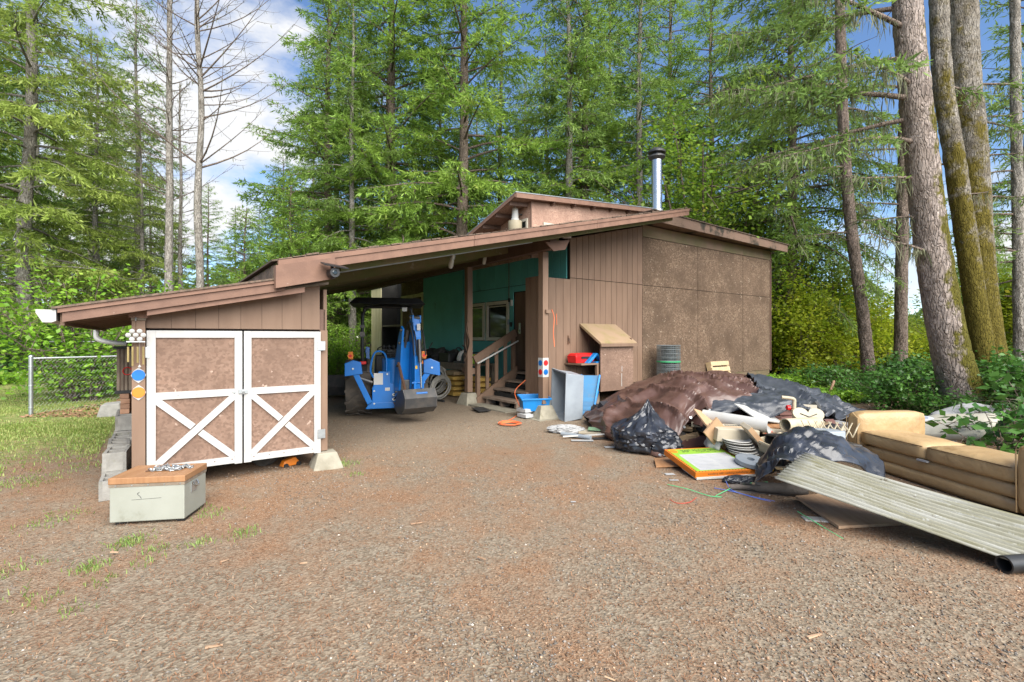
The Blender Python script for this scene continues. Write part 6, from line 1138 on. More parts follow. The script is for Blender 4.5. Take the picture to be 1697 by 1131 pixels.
# ================================================================== the heap of junk, sofa and sheet
def bspline_grid(rows, nu, nv):
    P = np.array(rows, float)                     # [i][j][3]
    def up(A, n):
        m = len(A); t = np.linspace(0, m - 1, n); i = np.clip(t.astype(int), 0, m - 2); f = (t - i).reshape(-1, *[1] * (A.ndim - 1))
        g_ = lambda k: A[np.clip(i + k, 0, m - 1)]; a, b, c, d = g_(-1), g_(0), g_(1), g_(2)
        return .5 * (2 * b + (c - a) * f + (2 * a - 5 * b + 4 * c - d) * f ** 2 + (3 * b - a - 3 * c + d) * f ** 3)
    Q = up(P, nu); Q = np.swapaxes(up(np.swapaxes(Q, 0, 1), nv), 0, 1); return Q
def drape(name, label, cat, mat, rows, nu=110, nv=90, amp=.05, seed=0, thick=.006, hem=None, crease=.35):
    """cloth over a control net: long sharp creases plus flat crumpled facets"""
    g = np.random.default_rng(int(seed * 10) + 1); Q = bspline_grid(rows, 90, 90)
    js = np.linspace(0, 89, nu)[:, None] + np.pad(g.uniform(-.42, .42, (nu - 2, nv)), ((1, 1), (0, 0))) * 89 / nu; jt = np.linspace(0, 89, nv)[None] + np.pad(g.uniform(-.42, .42, (nu, nv - 2)), ((0, 0), (1, 1))) * 89 / nv
    js = js.clip(0, 88.999); jt = jt.clip(0, 88.999)
    def samp(A, a, b):
        i0, j0 = a.astype(int), b.astype(int); f, h = a - i0, b - j0
        if A.ndim == 3: f, h = f[..., None], h[..., None]
        return A[i0, j0] * (1 - f) * (1 - h) + A[i0 + 1, j0] * f * (1 - h) + A[i0, j0 + 1] * (1 - f) * h + A[i0 + 1, j0 + 1] * f * h
    du_, dv_ = np.gradient(Q, axis=0), np.gradient(Q, axis=1); Nq = unit(np.cross(du_, dv_)); Nq[Nq[..., 2] < 0] *= -1
    P, Nn = samp(Q, js, jt), samp(Nq, js, jt)
    c1 = g.standard_normal((16, 16)); c2 = g.standard_normal((34, 34)); D = samp(c1, js * 14.9 / 89, jt * 14.9 / 89) * .38 + samp(c2, js * 32.9 / 89, jt * 32.9 / 89) * .035 * crease / .35
    for i in range(nu):
        for j in range(nv):
            p = P[i, j]; q = Vector((p[0] * 1.5 + p[1] * .75 + seed, p[1] * .42 - p[0] * .25, p[2] * .8)); w = mnoise.noise_vector(q * .8) * .35
            r1 = max(0, 1 - abs(mnoise.noise((q + w) * .95)) * 6.0); r2 = max(0, 1 - abs(mnoise.noise((q + w) * 1.7 + Vector((5, 1, 2)))) * 5.5); D[i, j] += r1 * 2.0 + r2 * 1.1
    P = P + Nn * ((D - .4) * amp)[..., None]; P[..., 2] = np.maximum(P[..., 2], gz(P[..., 0], P[..., 1]) + .012)
    k = np.arange(nu * nv).reshape(nu, nv); a, b, c, d = k[:-1, :-1], k[:-1, 1:], k[1:, 1:], k[1:, :-1]; flip = (g.random(a.shape) < .5)[..., None, None]
    T = np.where(flip, np.stack([np.stack([a, b, c], -1), np.stack([a, c, d], -1)], -2), np.stack([np.stack([a, b, d], -1), np.stack([b, c, d], -1)], -2)).reshape(-1, 3)
    o = np_mesh(name, P.reshape(-1, 3), T, MT[mat], smooth=True); sm = o.modifiers.new('thick', 'SOLIDIFY'); sm.thickness = thick; tag(o, label, cat)
    try: o.data.set_sharp_from_angle(angle=R(55))
    except Exception: pass
    if hem:
        for (a, b, n_) in hem:
            for k in range(n_):
                u_ = int((a[0] + (b[0] - a[0]) * (k + .5) / n_) * (nu - 1)); v_ = int((a[1] + (b[1] - a[1]) * (k + .5) / n_) * (nv - 1)); p = P[u_, v_]; nn = Vector(Nn[u_, v_]); gm = MB().lathe([(.007, 0), (.02, .002), (.022, -.002)], 10).build('grommet', MT['galv'], o, Vector(p) + nn * .012); gm.rotation_euler = nn.to_track_quat('Z', 'Y').to_euler()
    return o
drape('brown_tarp', 'crumpled brown tarpaulin draped over the junk heap', 'tarp', 'tarp', [
    [(1.45, 9.5, 0), (1.35, 9.1, .12), (1.35, 8.75, .18), (1.36, 8.4, .10), (1.42, 8.1, 0)],
    [(2.0, 9.9, .1), (2.02, 8.95, .60), (1.95, 8.2, .55), (1.85, 7.4, .36), (1.88, 6.62, .02)],
    [(3.0, 10.2, .4), (3.05, 9.5, .84), (2.6, 7.9, .84), (2.35, 7.1, .66), (2.16, 6.62, .08)],
    [(3.9, 10.3, .4), (3.80, 9.45, .90), (3.25, 7.9, .86), (2.9, 7.2, .72), (2.62, 6.95, .50)],
    [(4.9, 10.2, .4), (4.63, 9.35, .86), (3.95, 7.9, .80), (3.75, 7.25, .70), (3.72, 7.02, .58)]], 110, 110, .055, 3.0, hem=[((.3, .985), (.99, .985), 9)])
drape('black_tarp', 'shiny black tarpaulin over the right end of the junk heap', 'tarp', 'tarp_black', [
    [(4.4, 10.2, .4), (4.35, 9.2, .86), (4.1, 8.3, .80), (3.8, 7.6, .735), (3.55, 7.15, .66)],
    [(5.4, 10.4, .2), (5.2, 9.4, .76), (4.9, 8.5, .70), (4.5, 7.8, .64), (4.25, 7.2, .56)],
    [(6.2, 10.4, .05), (6.0, 9.5, .50), (5.6, 8.7, .47), (5.1, 8.0, .46), (4.85, 7.5, .42)],
    [(7.0, 10.2, 0), (6.8, 9.5, .10), (6.4, 8.9, .12), (5.9, 8.3, .2), (5.5, 7.8, .2)]], 84, 84, .05, 9.0)
drape('black_tarp', 'black tarpaulin flap hanging over the white boards at the front of the heap', 'tarp', 'tarp_black', [
    [(2.75, 7.25, .70), (2.78, 7.02, .62), (2.85, 6.86, .50)],
    [(3.2, 7.2, .76), (3.22, 6.95, .68), (3.25, 6.82, .60)],
    [(3.6, 7.2, .80), (3.55, 6.9, .70), (3.45, 6.72, .46)],
    [(3.95, 7.25, .78), (3.95, 6.95, .74), (3.98, 6.85, .66)]], 34, 26, .03, 14.0)
# mass of small rubbish filling the heap under the tarps
def rubble():
    g = np.random.default_rng(21); n = 900; X = g.uniform(1.7, 5.8, n); Y = g.uniform(6.9, 9.7, n); hmax = .62 * np.exp(-((X - 3.4) / 1.7) ** 4) * np.exp(-((Y - 8.4) / 1.5) ** 4); Z = hmax * g.random(n); m = MB()
    for i in range(n):
        s = g.uniform(.04, .20, 3) * np.array([1, 1, .35]); e = Matrix.Rotation(g.uniform(0, 3), 3, 'Z') @ Matrix.Rotation(g.uniform(-.6, .6), 3, 'X'); v = [e @ Vector((a * s[0], b * s[1], c * s[2])) + Vector((X[i], Y[i], Z[i] + .03)) for c in (-1, 1) for a, b in ((-1, -1), (1, -1), (1, 1), (-1, 1))]; m.hexa(v)
    me = bpy.data.meshes.new('rubble'); me.from_pydata(m.v, [], m.f); me.update(); ca = me.color_attributes.new('tint', 'FLOAT_COLOR', 'POINT'); pal = np.array([[.05, .05, .05], [.10, .08, .07], [.25, .18, .11], [.40, .36, .28], [.12, .06, .05], [.03, .03, .035], [.2, .2, .2]]); c = np.ones((len(m.v), 4), np.float32); c[:, :3] = np.repeat(pal[g.integers(0, len(pal), n)], 8, 0); ca.data.foreach_set('color', c.ravel())
    o = obj('rubble', me, MT['tint']); kind(o, 'stuff'); tag(o, 'small mixed rubbish filling the heap beneath the tarps', 'rubbish')
rubble()
def bagmesh(name, label, loc, s, seed, rot=(0, 0, 0), mat='bag', knot=None, amp=.16):
    bm = bmesh.new(); bmesh.ops.create_icosphere(bm, subdivisions=5, radius=1); gb = random.Random(seed)
    for v in bm.verts:
        d = (v.co + Vector((gb.gauss(0, .012), gb.gauss(0, .012), gb.gauss(0, .012)))).normalized(); q = d * 1.4 + Vector((seed * 2.7, 1, 3)); w = mnoise.noise_vector(q * 1.3) * .5; r1 = 1 - 2 * abs(mnoise.noise((q + w) * 1.8)); r2 = 1 - 2 * abs(mnoise.noise((q + w) * 4.5)); k = 1 + amp * .8 * r1 + amp * .45 * r2 + .15 * mnoise.noise(q) + gb.gauss(0, .004)
        z = d.z; p = d * k
        if knot and z > .3: t_ = (z - .3) / .7; p = Vector((p.x * (1 - t_ * .85) + knot[0] * t_, p.y * (1 - t_ * .85) + knot[1] * t_, p.z + knot[2] * t_ ** 1.5))
        v.co = Vector((p.x * s[0], p.y * s[1], max(p.z, -.62) * s[2]))
    me = bpy.data.meshes.new(name); bm.to_mesh(me); bm.free(); o = obj(name, me, MT[mat], loc=loc, rot=rot, smooth=False); me.polygons.foreach_set('use_smooth', [True] * len(me.polygons)); me.set_sharp_from_angle(angle=R(32)); return tag(o, label, 'bag')
bagmesh('bin_bag', 'tied black bin bag at the front left of the brown tarp', (1.86, 6.98, .22), (.38, .34, .32), 3, (0, 0, .3), knot=(.35, .15, .28)); bagmesh('bin_bag', 'black bag corner with brown tarp beside the tied bin bag', (2.02, 6.80, .13), (.30, .2, .2), 5, (0, 0, -.4))
drape('bin_liner', 'torn black plastic sheet bunched between the crate and the corrugated panel', 'plastic sheet', 'bag', [
    [(2.35, 4.75, .20), (2.55, 5.0, .22), (2.75, 5.35, .18), (2.9, 5.6, .05)],
    [(2.62, 4.65, .40), (2.85, 5.0, .58), (3.05, 5.3, .60), (3.1, 5.6, .32)],
    [(3.15, 4.75, .38), (3.4, 5.1, .52), (3.5, 5.4, .50), (3.5, 5.7, .30)],
    [(3.75, 4.9, .15), (3.9, 5.2, .30), (3.95, 5.5, .30), (3.95, 5.7, .2)]], 56, 50, .032, 22.0)
def at(px, py, Y): return Vector(((px - CX) / F * Y, Y, CH + (HY - py) * Y / F))
# white gutter, boards, cartons
def halfpipe(p, q, r, a0, a1, n=14, t=.006):
    p, q = Vector(p), Vector(q); d = (q - p).normalized(); sd = d.cross(Vector((0, 0, 1))).normalized(); up = sd.cross(d); m = MB(); rings = []
    for k, c in enumerate((p, p.lerp(q, .5), p.lerp(q, .86), q)):
        lo, hi = (a0, a1) if k < 2 else ((a0 * .97, a1 * .97) if k == 2 else (a0 * .72, a1 * .80))
        for rr_ in (r, r - t): rings.append([c + (sd * math.cos(a) + up * math.sin(a)) * rr_ for a in np.linspace(lo, hi, n)])
    vs = [v for rg in rings for v in rg]; fs = []
    for k in range(3):
        for w in (0, 1):
            b0, b1 = (2 * k + w) * n, (2 * k + 2 + w) * n
            for j in range(n - 1): fs.append((b0 + j, b0 + j + 1, b1 + j + 1, b1 + j))
        for j in (0, n - 1): fs.append((2 * k * n + j, (2 * k + 1) * n + j, (2 * k + 3) * n + j, (2 * k + 2) * n + j))
    for b in (0, 6 * n):
        for j in range(n - 1): fs.append((b + j, b + n + j, b + n + j + 1, b + j + 1))
    return m.add(vs, fs)
single(halfpipe(at(1168, 688, 6.75), at(1276, 705, 6.15), .105, -3.4, .9), 'white_duct', 'white_plastic', 'split white plastic pipe lying across the front of the heap', 'pipe', smooth=True)
single(MB().box(-.30, .30, -.20, .20, -.006, .006), 'white_board', 'white_plastic', 'flat white board under the black tarp flap', 'board', loc=at(1258, 686, 6.75), rot=(.42, .18, .5))
single(MB().box(-.26, .26, -.15, .15, -.008, .008), 'wood_board', 'orange_wood', 'small brown board behind the split white pipe', 'board', loc=at(1290, 703, 6.7), rot=(.3, .1, .2))
single(MB().box(-.3, .3, -.2, .2, -.01, .01), 'cardboard_sheet', 'cardboard', 'brown cardboard sheet under the left end of the white pipe', 'cardboard', loc=at(1190, 702, 6.6), rot=(.5, .3, .3))
def txt(s, size, parent, loc, rot, mat='ink', name='lettering', align='LEFT', sx=1.0):
    c = bpy.data.curves.new(name, 'FONT'); c.body = s; c.size = size; c.align_x = align; c.resolution_u = 2; o = bpy.data.objects.new(name, c); COL.objects.link(o); o.parent = parent; o.location = loc; o.rotation_euler = rot; o.scale = (sx, 1, 1); c.materials.append(MT[mat]); me = bpy.data.meshes.new_from_object(o); bpy.data.objects.remove(o); o = obj(name, me, None, parent, loc, rot); o.scale = (sx, 1, 1); return o
MT['ink'] = M('dark ink', (.03, .035, .03), .8, bmp=0, vary=0); MT['grey_ink'] = M('grey print', (.33, .34, .38), .8, bmp=0, vary=0)
cb1 = thing('long_carton', 'cream cardboard box lying under the split white pipe', 'carton', at(1215, 718, 6.25), (.12, .06, .06)); MB().box(-.27, .27, -.13, .13, -.08, .08).build('box', MT['carton'], cb1, bevel=.006); MB().box(-.27, .27, -.02, .02, .0802, .0812).build('tape', MT['cardboard'], cb1)
for k in range(7): MB().box(-.09 + k * .035, -.065 + k * .035, .05, .09, .0802, .0810).build('print_mark', MT['ink'], cb1)
lc = thing('leaning_carton', 'long cream carton with black print leaning down to the ground', 'carton', at(1262, 738, 6.05), (.25, R(47), .25)); MB().box(-.34, .34, -.10, .10, -.028, .028).build('box', MT['carton'], lc, bevel=.004); MB().box(-.34, .34, -.1025, -.1005, -.03, .03).build('brown_side', MT['cardboard'], lc)
for k in range(9): MB().box(-.24 + k * .045, -.222 + k * .045 + .008 * (k % 3), -.05, .045 - .03 * (k % 2), .0282, .0292).build('print_mark', MT['ink'], lc)
single(MB().box(-.22, .22, -.012, .012, -.13, .13), 'cardboard_flap', 'cardboard', 'brown cardboard flap standing left of the white discs', 'cardboard', loc=at(1191, 722, 6.25), rot=(.2, .75, .5))
bm_ = rock('pale plastic jug lying below the cream box', at(1182, 735, 6.35), (.09, .16, .09), 31, 'plastic_jug', 'white_plastic', 'jug')
for k in range(6):
    nm = ('lowest', 'second lowest', 'third', 'fourth', 'second highest', 'topmost')[k]; dsk = MB().lathe([(0, 0), (.15, 0), (.175, .018), (.17, .022), (.145, .006), (0, .006)], 26); single(dsk, 'white_plate', 'white_plastic', '%s white disc in the stack beside the leaning carton' % nm, 'plate', 'stack of white discs', loc=at(1232, 752, 6.05) + Vector((-.012 * k, .012 * k, k * .030)), rot=(.05 * (k % 2), .04, 0), smooth=True)
tb_ = tote('ivory_tub', 'ivory plastic tub right of the leaning carton', 'offwhite', at(1288, 748, 5.95), (.16, -.12, .35), .34, .22, .15, .006, 1.2, .012)
single(MB().lathe([(0, 0), (.03, 0), (.16, .0), (.165, .004), (.165, .05), (.16, .054), (.045, .054), (.045, .003), (0, .003)], 28), 'tape_roll', 'grey_plastic', 'flat roll of grey tape behind the printed box', 'tape', loc=at(1243, 768, 5.75), rot=(.2, .05, 0), smooth=True)
rt = thing('red_torch', 'red and black hand tool beside the tape roll', 'tool', at(1266, 769, 5.65), (0, 0, .9)); MB().lathe([(0, -.09), (.03, -.09), (.035, 0), (.025, .07), (0, .07)], 12, axis='x').build('body', MT['red'], rt, smooth=True); MB().lathe([(0, -.13), (.02, -.13), (.02, -.09), (0, -.09)], 10, axis='x').build('nozzle', MT['white_plastic'], rt)
bp = thing('black_pan', 'black rubber pan lying in front of the red tool', 'pan', at(1268, 781, 5.55), (.25, .1, .3)); MB().lathe([(0, 0), (.07, 0), (.11, .05), (.10, .05), (.065, .01), (0, .01)], 20).build('bowl', MT['black'], bp, smooth=True); MB().box(.08, .2, -.015, .015, .035, .045).build('handle', MT['black'], bp)
single(MB().tube(catmull([at(1276, 762, 5.6), at(1280, 772, 5.55), at(1281, 784, 5.5)], 4), .008, 6), 'yellow_strip', 'yellow', 'thin yellow strip standing beside the black pan', 'strip')
single(MB().add(*[(lambda n: ([v for k in range(2) for rr_ in (.085, .076) for v in [(math.cos(a) * rr_, k * .62, math.sin(a) * rr_) for a in np.linspace(0, 6.283, n + 1)[:-1]]], [(j, (j + 1) % n, 2 * n + (j + 1) % n, 2 * n + j) for j in range(n)] + [(n + j, 3 * n + j, 3 * n + (j + 1) % n, n + (j + 1) % n) for j in range(n)] + [(j, n + j, n + (j + 1) % n, (j + 1) % n) for j in range(n)] + [(2 * n + j, 2 * n + (j + 1) % n, 3 * n + (j + 1) % n, 3 * n + j) for j in range(n)]))(22)][0]), 'tan_pipe', 'offwhite', 'tan plastic pipe with open end facing the yard', 'pipe', loc=at(1301, 705, 6.3), rot=(-.03, 0, R(-68)), smooth=True)
ht = thing('heart_seat', 'ivory heart shaped plastic seat on the heap near the sofa', 'seat', at(1341, 700, 6.55), (R(52), 0, R(-15))); MB().prism([(.19 * math.sin(t) ** 3, .012 * (13 * math.cos(t) - 5 * math.cos(2 * t) - 2 * math.cos(3 * t) - math.cos(4 * t)) * .95 + .06) for t in np.linspace(0, 6.283, 33)[:-1]], .045, 'z').build('heart', MT['offwhite'], ht, bevel=.014, seg=3); MB().tube([(-.10, .10, .05), (0, .05, .052), (.10, .10, .05)], .006, 5).build('groove', MT['dark_steel'], ht); MB().box(-.15, .15, -.08, .16, -.02, -.001).build('back_board', MT['wood'], ht)
fp = thing('water_pipe', 'cream pipe elbow with red valve sticking out of the heap', 'pipe', at(1316, 694, 6.7), (0, 0, 0)); MB().tube([(0, 0, 0), (0, 0, .22)], .026, 10).build('riser', MT['offwhite'], fp, smooth=True); MB().tube(catmull([(0, 0, .2), (0, 0, .26), (-.06, 0, .28), (-.16, .02, .29)], 4), .024, 10).build('elbow', MT['offwhite'], fp, smooth=True); MB().lathe([(.032, .07), (.034, .08), (.034, .12), (.03, .13)], 12).build('collar', MT['offwhite'], fp); MB().lathe([(0, -.02), (.035, -.02), (.035, .02), (0, .02)], 10, (-.08, 0, .15), 'x').build('valve', MT['red'], fp); MB().tube([(-.08, 0, .15), (0, 0, .15)], .012, 6).build('valve_stem', MT['rust'], fp)
lat = thing('ivory_lattice', 'bent ivory lattice strip beside the sofa arm', 'lattice', at(1378, 712, 6.1), (R(62), 0, R(-20)))
for k in range(7):
    for s in (-1, 1): MB().tube(catmull([(-.24 + k * .075, -.09, .0), (-.24 + k * .075 + s * .03, -.03, .03), (-.24 + k * .075 + s * .06, .03, .01), (-.24 + k * .075 + s * .09, .09, .03)], 3), .008, 5).build('strand', MT['offwhite'], lat, smooth=True)
cr = thing('black_crate', 'black plastic crate standing on edge behind the torn plastic sheet', 'crate', at(1318, 752, 5.75) + Vector((0, .05, 0)), (0, .06, .35))
for a in ((-.15, .15, -.02, .02, -.18, -.15), (-.15, .15, -.02, .02, .15, .18), (-.15, -.12, -.02, .02, -.15, .15), (.12, .15, -.02, .02, -.15, .15)): MB().box(*a).build('frame_bar', MT['black'], cr)
for k in range(5): MB().box(-.12, .12, -.012, .012, -.135 + k * .055, -.10 + k * .055).build('slat', MT['black'], cr)
MB().box(-.15, .15, .02, .26, -.18, -.16).box(-.15, .15, .02, .26, .16, .18).box(-.15, .15, .255, .265, -.16, .16).build('crate_back', MT['black'], cr); MB().lathe([(.02, -.03), (.05, -.03), (.05, .03), (.02, .03)], 14, (.0, -.06, .22), 'y').build('pipe_ring', MT['grey_plastic'], cr)
single(MB().hexa([(-.2, -.15, 0), (.2, -.15, 0), (.2, .15, 0), (-.2, .15, 0), (-.18, -.13, .1), (.2, -.13, .13), (.2, .13, .13), (-.18, .13, .1)]), 'grey_box', 'grey_plastic', 'grey plastic box between crate and sofa', 'box', loc=at(1362, 728, 6.0), rot=(0, .1, .2), bevel=.01)
single(MB().hexa([(-.2, -.15, 0), (.2, -.15, 0), (.2, .15, 0), (-.2, .15, 0), (-.18, -.13, .07), (.2, -.13, .07), (.2, .13, .07), (-.18, .13, .07)]), 'dark_box', 'black', 'flat dark box in front of the sofa arm', 'box', loc=at(1388, 742, 5.75), rot=(0, .08, .1), bevel=.01)
# ---- printed box
BX = thing('printed_box', 'flat orange and green printed carton lying in front of the heap', 'box', (2.44, 5.56, .02), (R(8), 0, R(11)))
bw, bd, bt_ = .78, .72, .07
MB().box(-bw / 2, bw / 2, 0, bd, 0, bt_).build('box_body', MT['orange'], BX, bevel=.004); MB().box(-bw / 2 + .01, bw / 2 + .012, -.012, .3, -.012, .012).build('foam_edge', MT['white_plastic'], BX)
MB().box(-bw / 2 + .03, bw / 2 - .03, .03, bd - .03, bt_ + .0003, bt_ + .0018).build('green_panel', MT['lime'], BX); MB().box(-bw / 2 + .085, bw / 2 - .06, .045, bd - .20, bt_ + .002, bt_ + .0030).build('white_panel', MT['paper'], BX)
txt('30"', .105, BX, (-.22, bd - .135, bt_ + .0032), (0, 0, 0)); txt('Holographic', .072, BX, (-.05, bd - .105, bt_ + .0032), (0, 0, 0), sx=.95); txt('Pumpkin Light Sculpture', .034, BX, (-.03, bd - .150, bt_ + .0032), (0, 0, 0)); txt('30" Holographic Pumpkin Light Sculpture', .034, BX, (.33, -.0015, bt_ * .72), (R(90), R(180), 0))
for i in range(2):
    for k in range(11): MB().box(-.28 + i * .32, -.28 + i * .32 + .24 + .04 * ((k * 7 + i) % 3 - 1), bd - .245 - k * .040, bd - .252 - k * .040, bt_ + .0032, bt_ + .0036).build('print_line', MT['grey_ink'], BX)
for k in range(20): MB().box(-bw / 2 + .012 + k * .038, -bw / 2 + .026 + k * .038, .012, .024, bt_ + .0003, bt_ + .0012).build('print_mark', MT['ink'], BX)
for k in range(18):
    for x in (-bw / 2 + .012, bw / 2 - .024): MB().box(x, x + .012, .03 + k * .038, .045 + k * .038, bt_ + .0003, bt_ + .0012).build('print_mark', MT['ink'], BX)
MB().lathe([(0, 0), (.05, 0), (.05, .001), (0, .001)], 16, (-.31, bd - .09, bt_ + .0022)).build('logo_dot', MT['orange'], BX)
single(MB().hexa([(-.28, -.16, 0), (.24, -.20, 0), (.30, .14, 0), (-.16, .20, 0), (-.28, -.16, .018), (.24, -.20, .018), (.30, .14, .018), (-.16, .20, .018)]), 'wood_board', 'orange_wood', 'orange brown wooden board half under the printed box', 'board', loc=G(1118, 770, .02) + Vector((0, .08, 0)), rot=(.02, -.03, .1))
mr = thing('carpet_roll', 'grey brown rolled carpet under the end of the corrugated panel', 'carpet', G(1275, 820, .0), (0, 0, R(-12))); MB().tube(catmull([(-.36, .06, .035), (-.15, .03, .06), (.1, 0, .07), (.34, 0, .07)], 5), [.03] * 6 + [.055] * 5 + [.065] * 5, 10).build('roll', MT['mat_roll'], mr, smooth=True); MB().hexa([(-.34, .0, 0), (.36, -.02, 0), (.34, .34, 0), (-.2, .3, 0), (-.34, .0, .012), (.36, -.02, .012), (.34, .34, .02), (-.2, .3, .02)]).build('loose_end', MT['mat_roll'], mr)
def twine(name, mat, label, pts, r=.004): return single(MB().tube(catmull([G(*p) for p in pts], 6), r, 5), name, mat, label, 'twine', smooth=True)
twine('green_twine', 'rope_green', 'green twine lying in a long line in front of the printed box', [(1106, 803, .008), (1140, 811, .02), (1175, 822, .006), (1196, 824, .008)]); twine('green_twine', 'rope_green', 'green twine looped over the carpet roll', [(1186, 822, .012), (1215, 808, .03), (1238, 802, .05), (1272, 799, .06)])
twine('green_twine', 'rope_green', 'short green twine by the tape roll behind the printed box', [(1243, 768, .03), (1256, 775, .05), (1270, 784, .01)]); twine('green_twine', 'rope_green', 'green twine running over the plywood corner into the gravel', [(1322, 848, .03), (1345, 862, .03), (1368, 876, .006), (1397, 893, .006)])
twine('blue_twine', 'rope_blue', 'blue twine crossing the green twine below the carpet roll', [(1184, 809, .01), (1215, 815, .015), (1250, 824, .012), (1284, 831, .006)]); twine('blue_twine', 'rope_blue', 'second strand of blue twine ending in the gravel', [(1203, 798, .04), (1212, 812, .02), (1240, 822, .01), (1278, 832, .005)]); twine('red_twine', 'rope_red', 'curved piece of red twine on the gravel', [(1110, 828, .005), (1122, 834, .006), (1142, 833, .012), (1154, 825, .006)], .003)
sp_ = thing('black_strap', 'black strap with silver buckle on the carpet roll', 'strap', G(1246, 803, .09), (0, 0, -.5)); MB().box(-.10, .08, -.02, .02, 0, .006).build('webbing', MT['black_matte'], sp_); MB().box(.0, .03, -.025, .025, .007, .016).build('buckle', MT['steel'], sp_)
bagmesh('rubbish_bag', 'flat black plastic scrap at the front edge of the printed box', G(1225, 800, .0) + Vector((0, 0, .025)), (.16, .07, .05), 9)
# plywood, corrugated sheet, pipe
q = [G(1318, 826, .035), G(1390, 877, .012), G(1497, 871, .012), G(1440, 815, .06)]; pw = single(MB().hexa([*q, *[p + Vector((0, 0, .024)) for p in q]]), 'plywood_sheet', 'plywood', 'plywood sheet sticking out below the corrugated panel', 'plywood')
single(MB().box(-.10, .10, -.05, .05, 0, .012), 'white_offcut', 'white', 'white board offcut beside the plywood corner', 'offcut', loc=G(1352, 862, .006), rot=(0, 0, -.2))
A_ = Vector((2.29, 4.27, .37)); B_ = Vector((2.84, 4.72, .50)); dr_s = Vector((.745, -.64, -.185)).normalized(); nC, nL = 144, 16; V_ = []; wv = (B_ - A_); ax_ = wv - dr_s * wv.dot(dr_s); wy = ax_.normalized(); nz_ = dr_s.cross(wy)
for i in range(nC + 1):
    t = i / nC; off = wv.dot(dr_s) * t
    for j in range(nL + 1):
        s = (.012 * math.sin(i * 2.1) * (j == 0)) + 2.05 * j / nL; V_.append((off + s, ax_.length * t, .017 * math.sin(t * 2 * math.pi * 12) - .020 * math.sin(s * 1.5) + .012 * math.sin(s * 2.3 + t * 4)))
i = np.arange((nC + 1) * (nL + 1)).reshape(nC + 1, nL + 1); Fq = np.stack([i[:-1, :-1], i[:-1, 1:], i[1:, 1:], i[1:, :-1]], -1).reshape(-1, 4)
cs_ = np_mesh('corrugated_panel', np.array(V_), Fq, MT['fibreglass'], smooth=True); cs_.modifiers.new('thick', 'SOLIDIFY').thickness = .004; cs_.matrix_world = Matrix((( dr_s.x, wy.x, nz_.x, A_.x), (dr_s.y, wy.y, nz_.y, A_.y), (dr_s.z, wy.z, nz_.z, A_.z), (0, 0, 0, 1))); tag(cs_, 'weathered corrugated panel with green lichen sloping down from the heap', 'panel')
bpip = thing('black_pipe', 'end of a thick black pipe on the gravel at the right edge', 'pipe', G(1664, 950, 0) + Vector((0, .0, .058)), (0, 0, R(8))); n_ = 24; MB().lathe([(.047, .9), (.047, 0), (.058, 0), (.058, .9)], n_, axis='x', caps=False).build('pipe', MT['black'], bpip, smooth=True)
# ---- sofa
so = thing('sofa', 'tan vinyl sofa with missing backrest at the right edge of the yard', 'sofa', (4.32, 6.28, 0), (0, 0, math.atan2(-.995, .097)))
def cushion(name, x0, x1, y0, y1, z0, z1, par=so, r=.035, puff=.012, mat='leather'):
    bm = bmesh.new(); bmesh.ops.create_cube(bm, size=2); bmesh.ops.subdivide_edges(bm, edges=bm.edges, cuts=7, use_grid_fill=True); cx, cy, cz = (x0 + x1) / 2, (y0 + y1) / 2, (z0 + z1) / 2; hx, hy, hz = (x1 - x0) / 2, (y1 - y0) / 2, (z1 - z0) / 2
    for v in bm.verts:
        p = Vector((v.co.x * hx, v.co.y * hy, v.co.z * hz)); c = Vector((max(-hx + r, min(hx - r, p.x)), max(-hy + r, min(hy - r, p.y)), max(-hz + r, min(hz - r, p.z)))); d = p - c
        if d.length > 1e-6: p = c + d.normalized() * r
        k = puff * (1 - v.co.x ** 4) * (1 - v.co.y ** 4); p.z += k * v.co.z + .006 * mnoise.noise(Vector((p.x * 9, p.y * 9, cx))); p.y += puff * .8 * (1 - v.co.z ** 2) * (-1 if v.co.y < -.9 else 0) + .005 * mnoise.noise(Vector((p.x * 11, p.z * 14, cy + 3))); v.co = p + Vector((cx, cy, cz))
    me = bpy.data.meshes.new(name); bm.to_mesh(me); bm.free(); o = obj(name, me, MT[mat], par); me.polygons.foreach_set('use_smooth', [True] * len(me.polygons)); return o
for nm, a in (('arm', (0, .21)), ('arm', (1.93, 2.14))):
    ar = cushion(nm, a[0], a[1], -.03, .90, .03, .66, r=.06, puff=.01)
    MB().tube([(a[0] + .02, -.035, .05), (a[0] + .015, -.035, .60), ((a[0] + a[1]) / 2, -.03, .655), (a[1] - .015, -.035, .60), (a[1] - .02, -.035, .05)], .006, 6).build('piping', MT['leather'], ar, smooth=True)
for k in range(2):
    cu = cushion('seat_cushion', .215 + k * .858, 1.068 + k * .858, -.01, .50, .285, .455, puff=.018); MB().tube([(.24 + k * .858, -.022, .432), (1.04 + k * .858, -.022, .432)], .005, 5).build('seam', MT['leather_seam'], cu)
cushion('front_rail', .213, 1.927, .01, .16, .145, .28, r=.03); cushion('front_rail', .213, 1.927, .0, .15, .02, .14, r=.03); MB().box(.2, 1.95, .15, .50, .04, .28).build('base', MT['leather_seam'], so)
MB().box(.22, 1.92, .505, .55, .20, .33).build('back_rail', MT['plywood'], so); MB().box(.98, 1.10, -.03, .0, .272, .29).build('torn_tag', MT['paper'], so)
for x in (.1, 2.04):
    for y in (.06, .8): MB().box(x - .03, x + .03, y - .03, y + .03, 0, .04).build('foot', MT['brown_dark'], so)
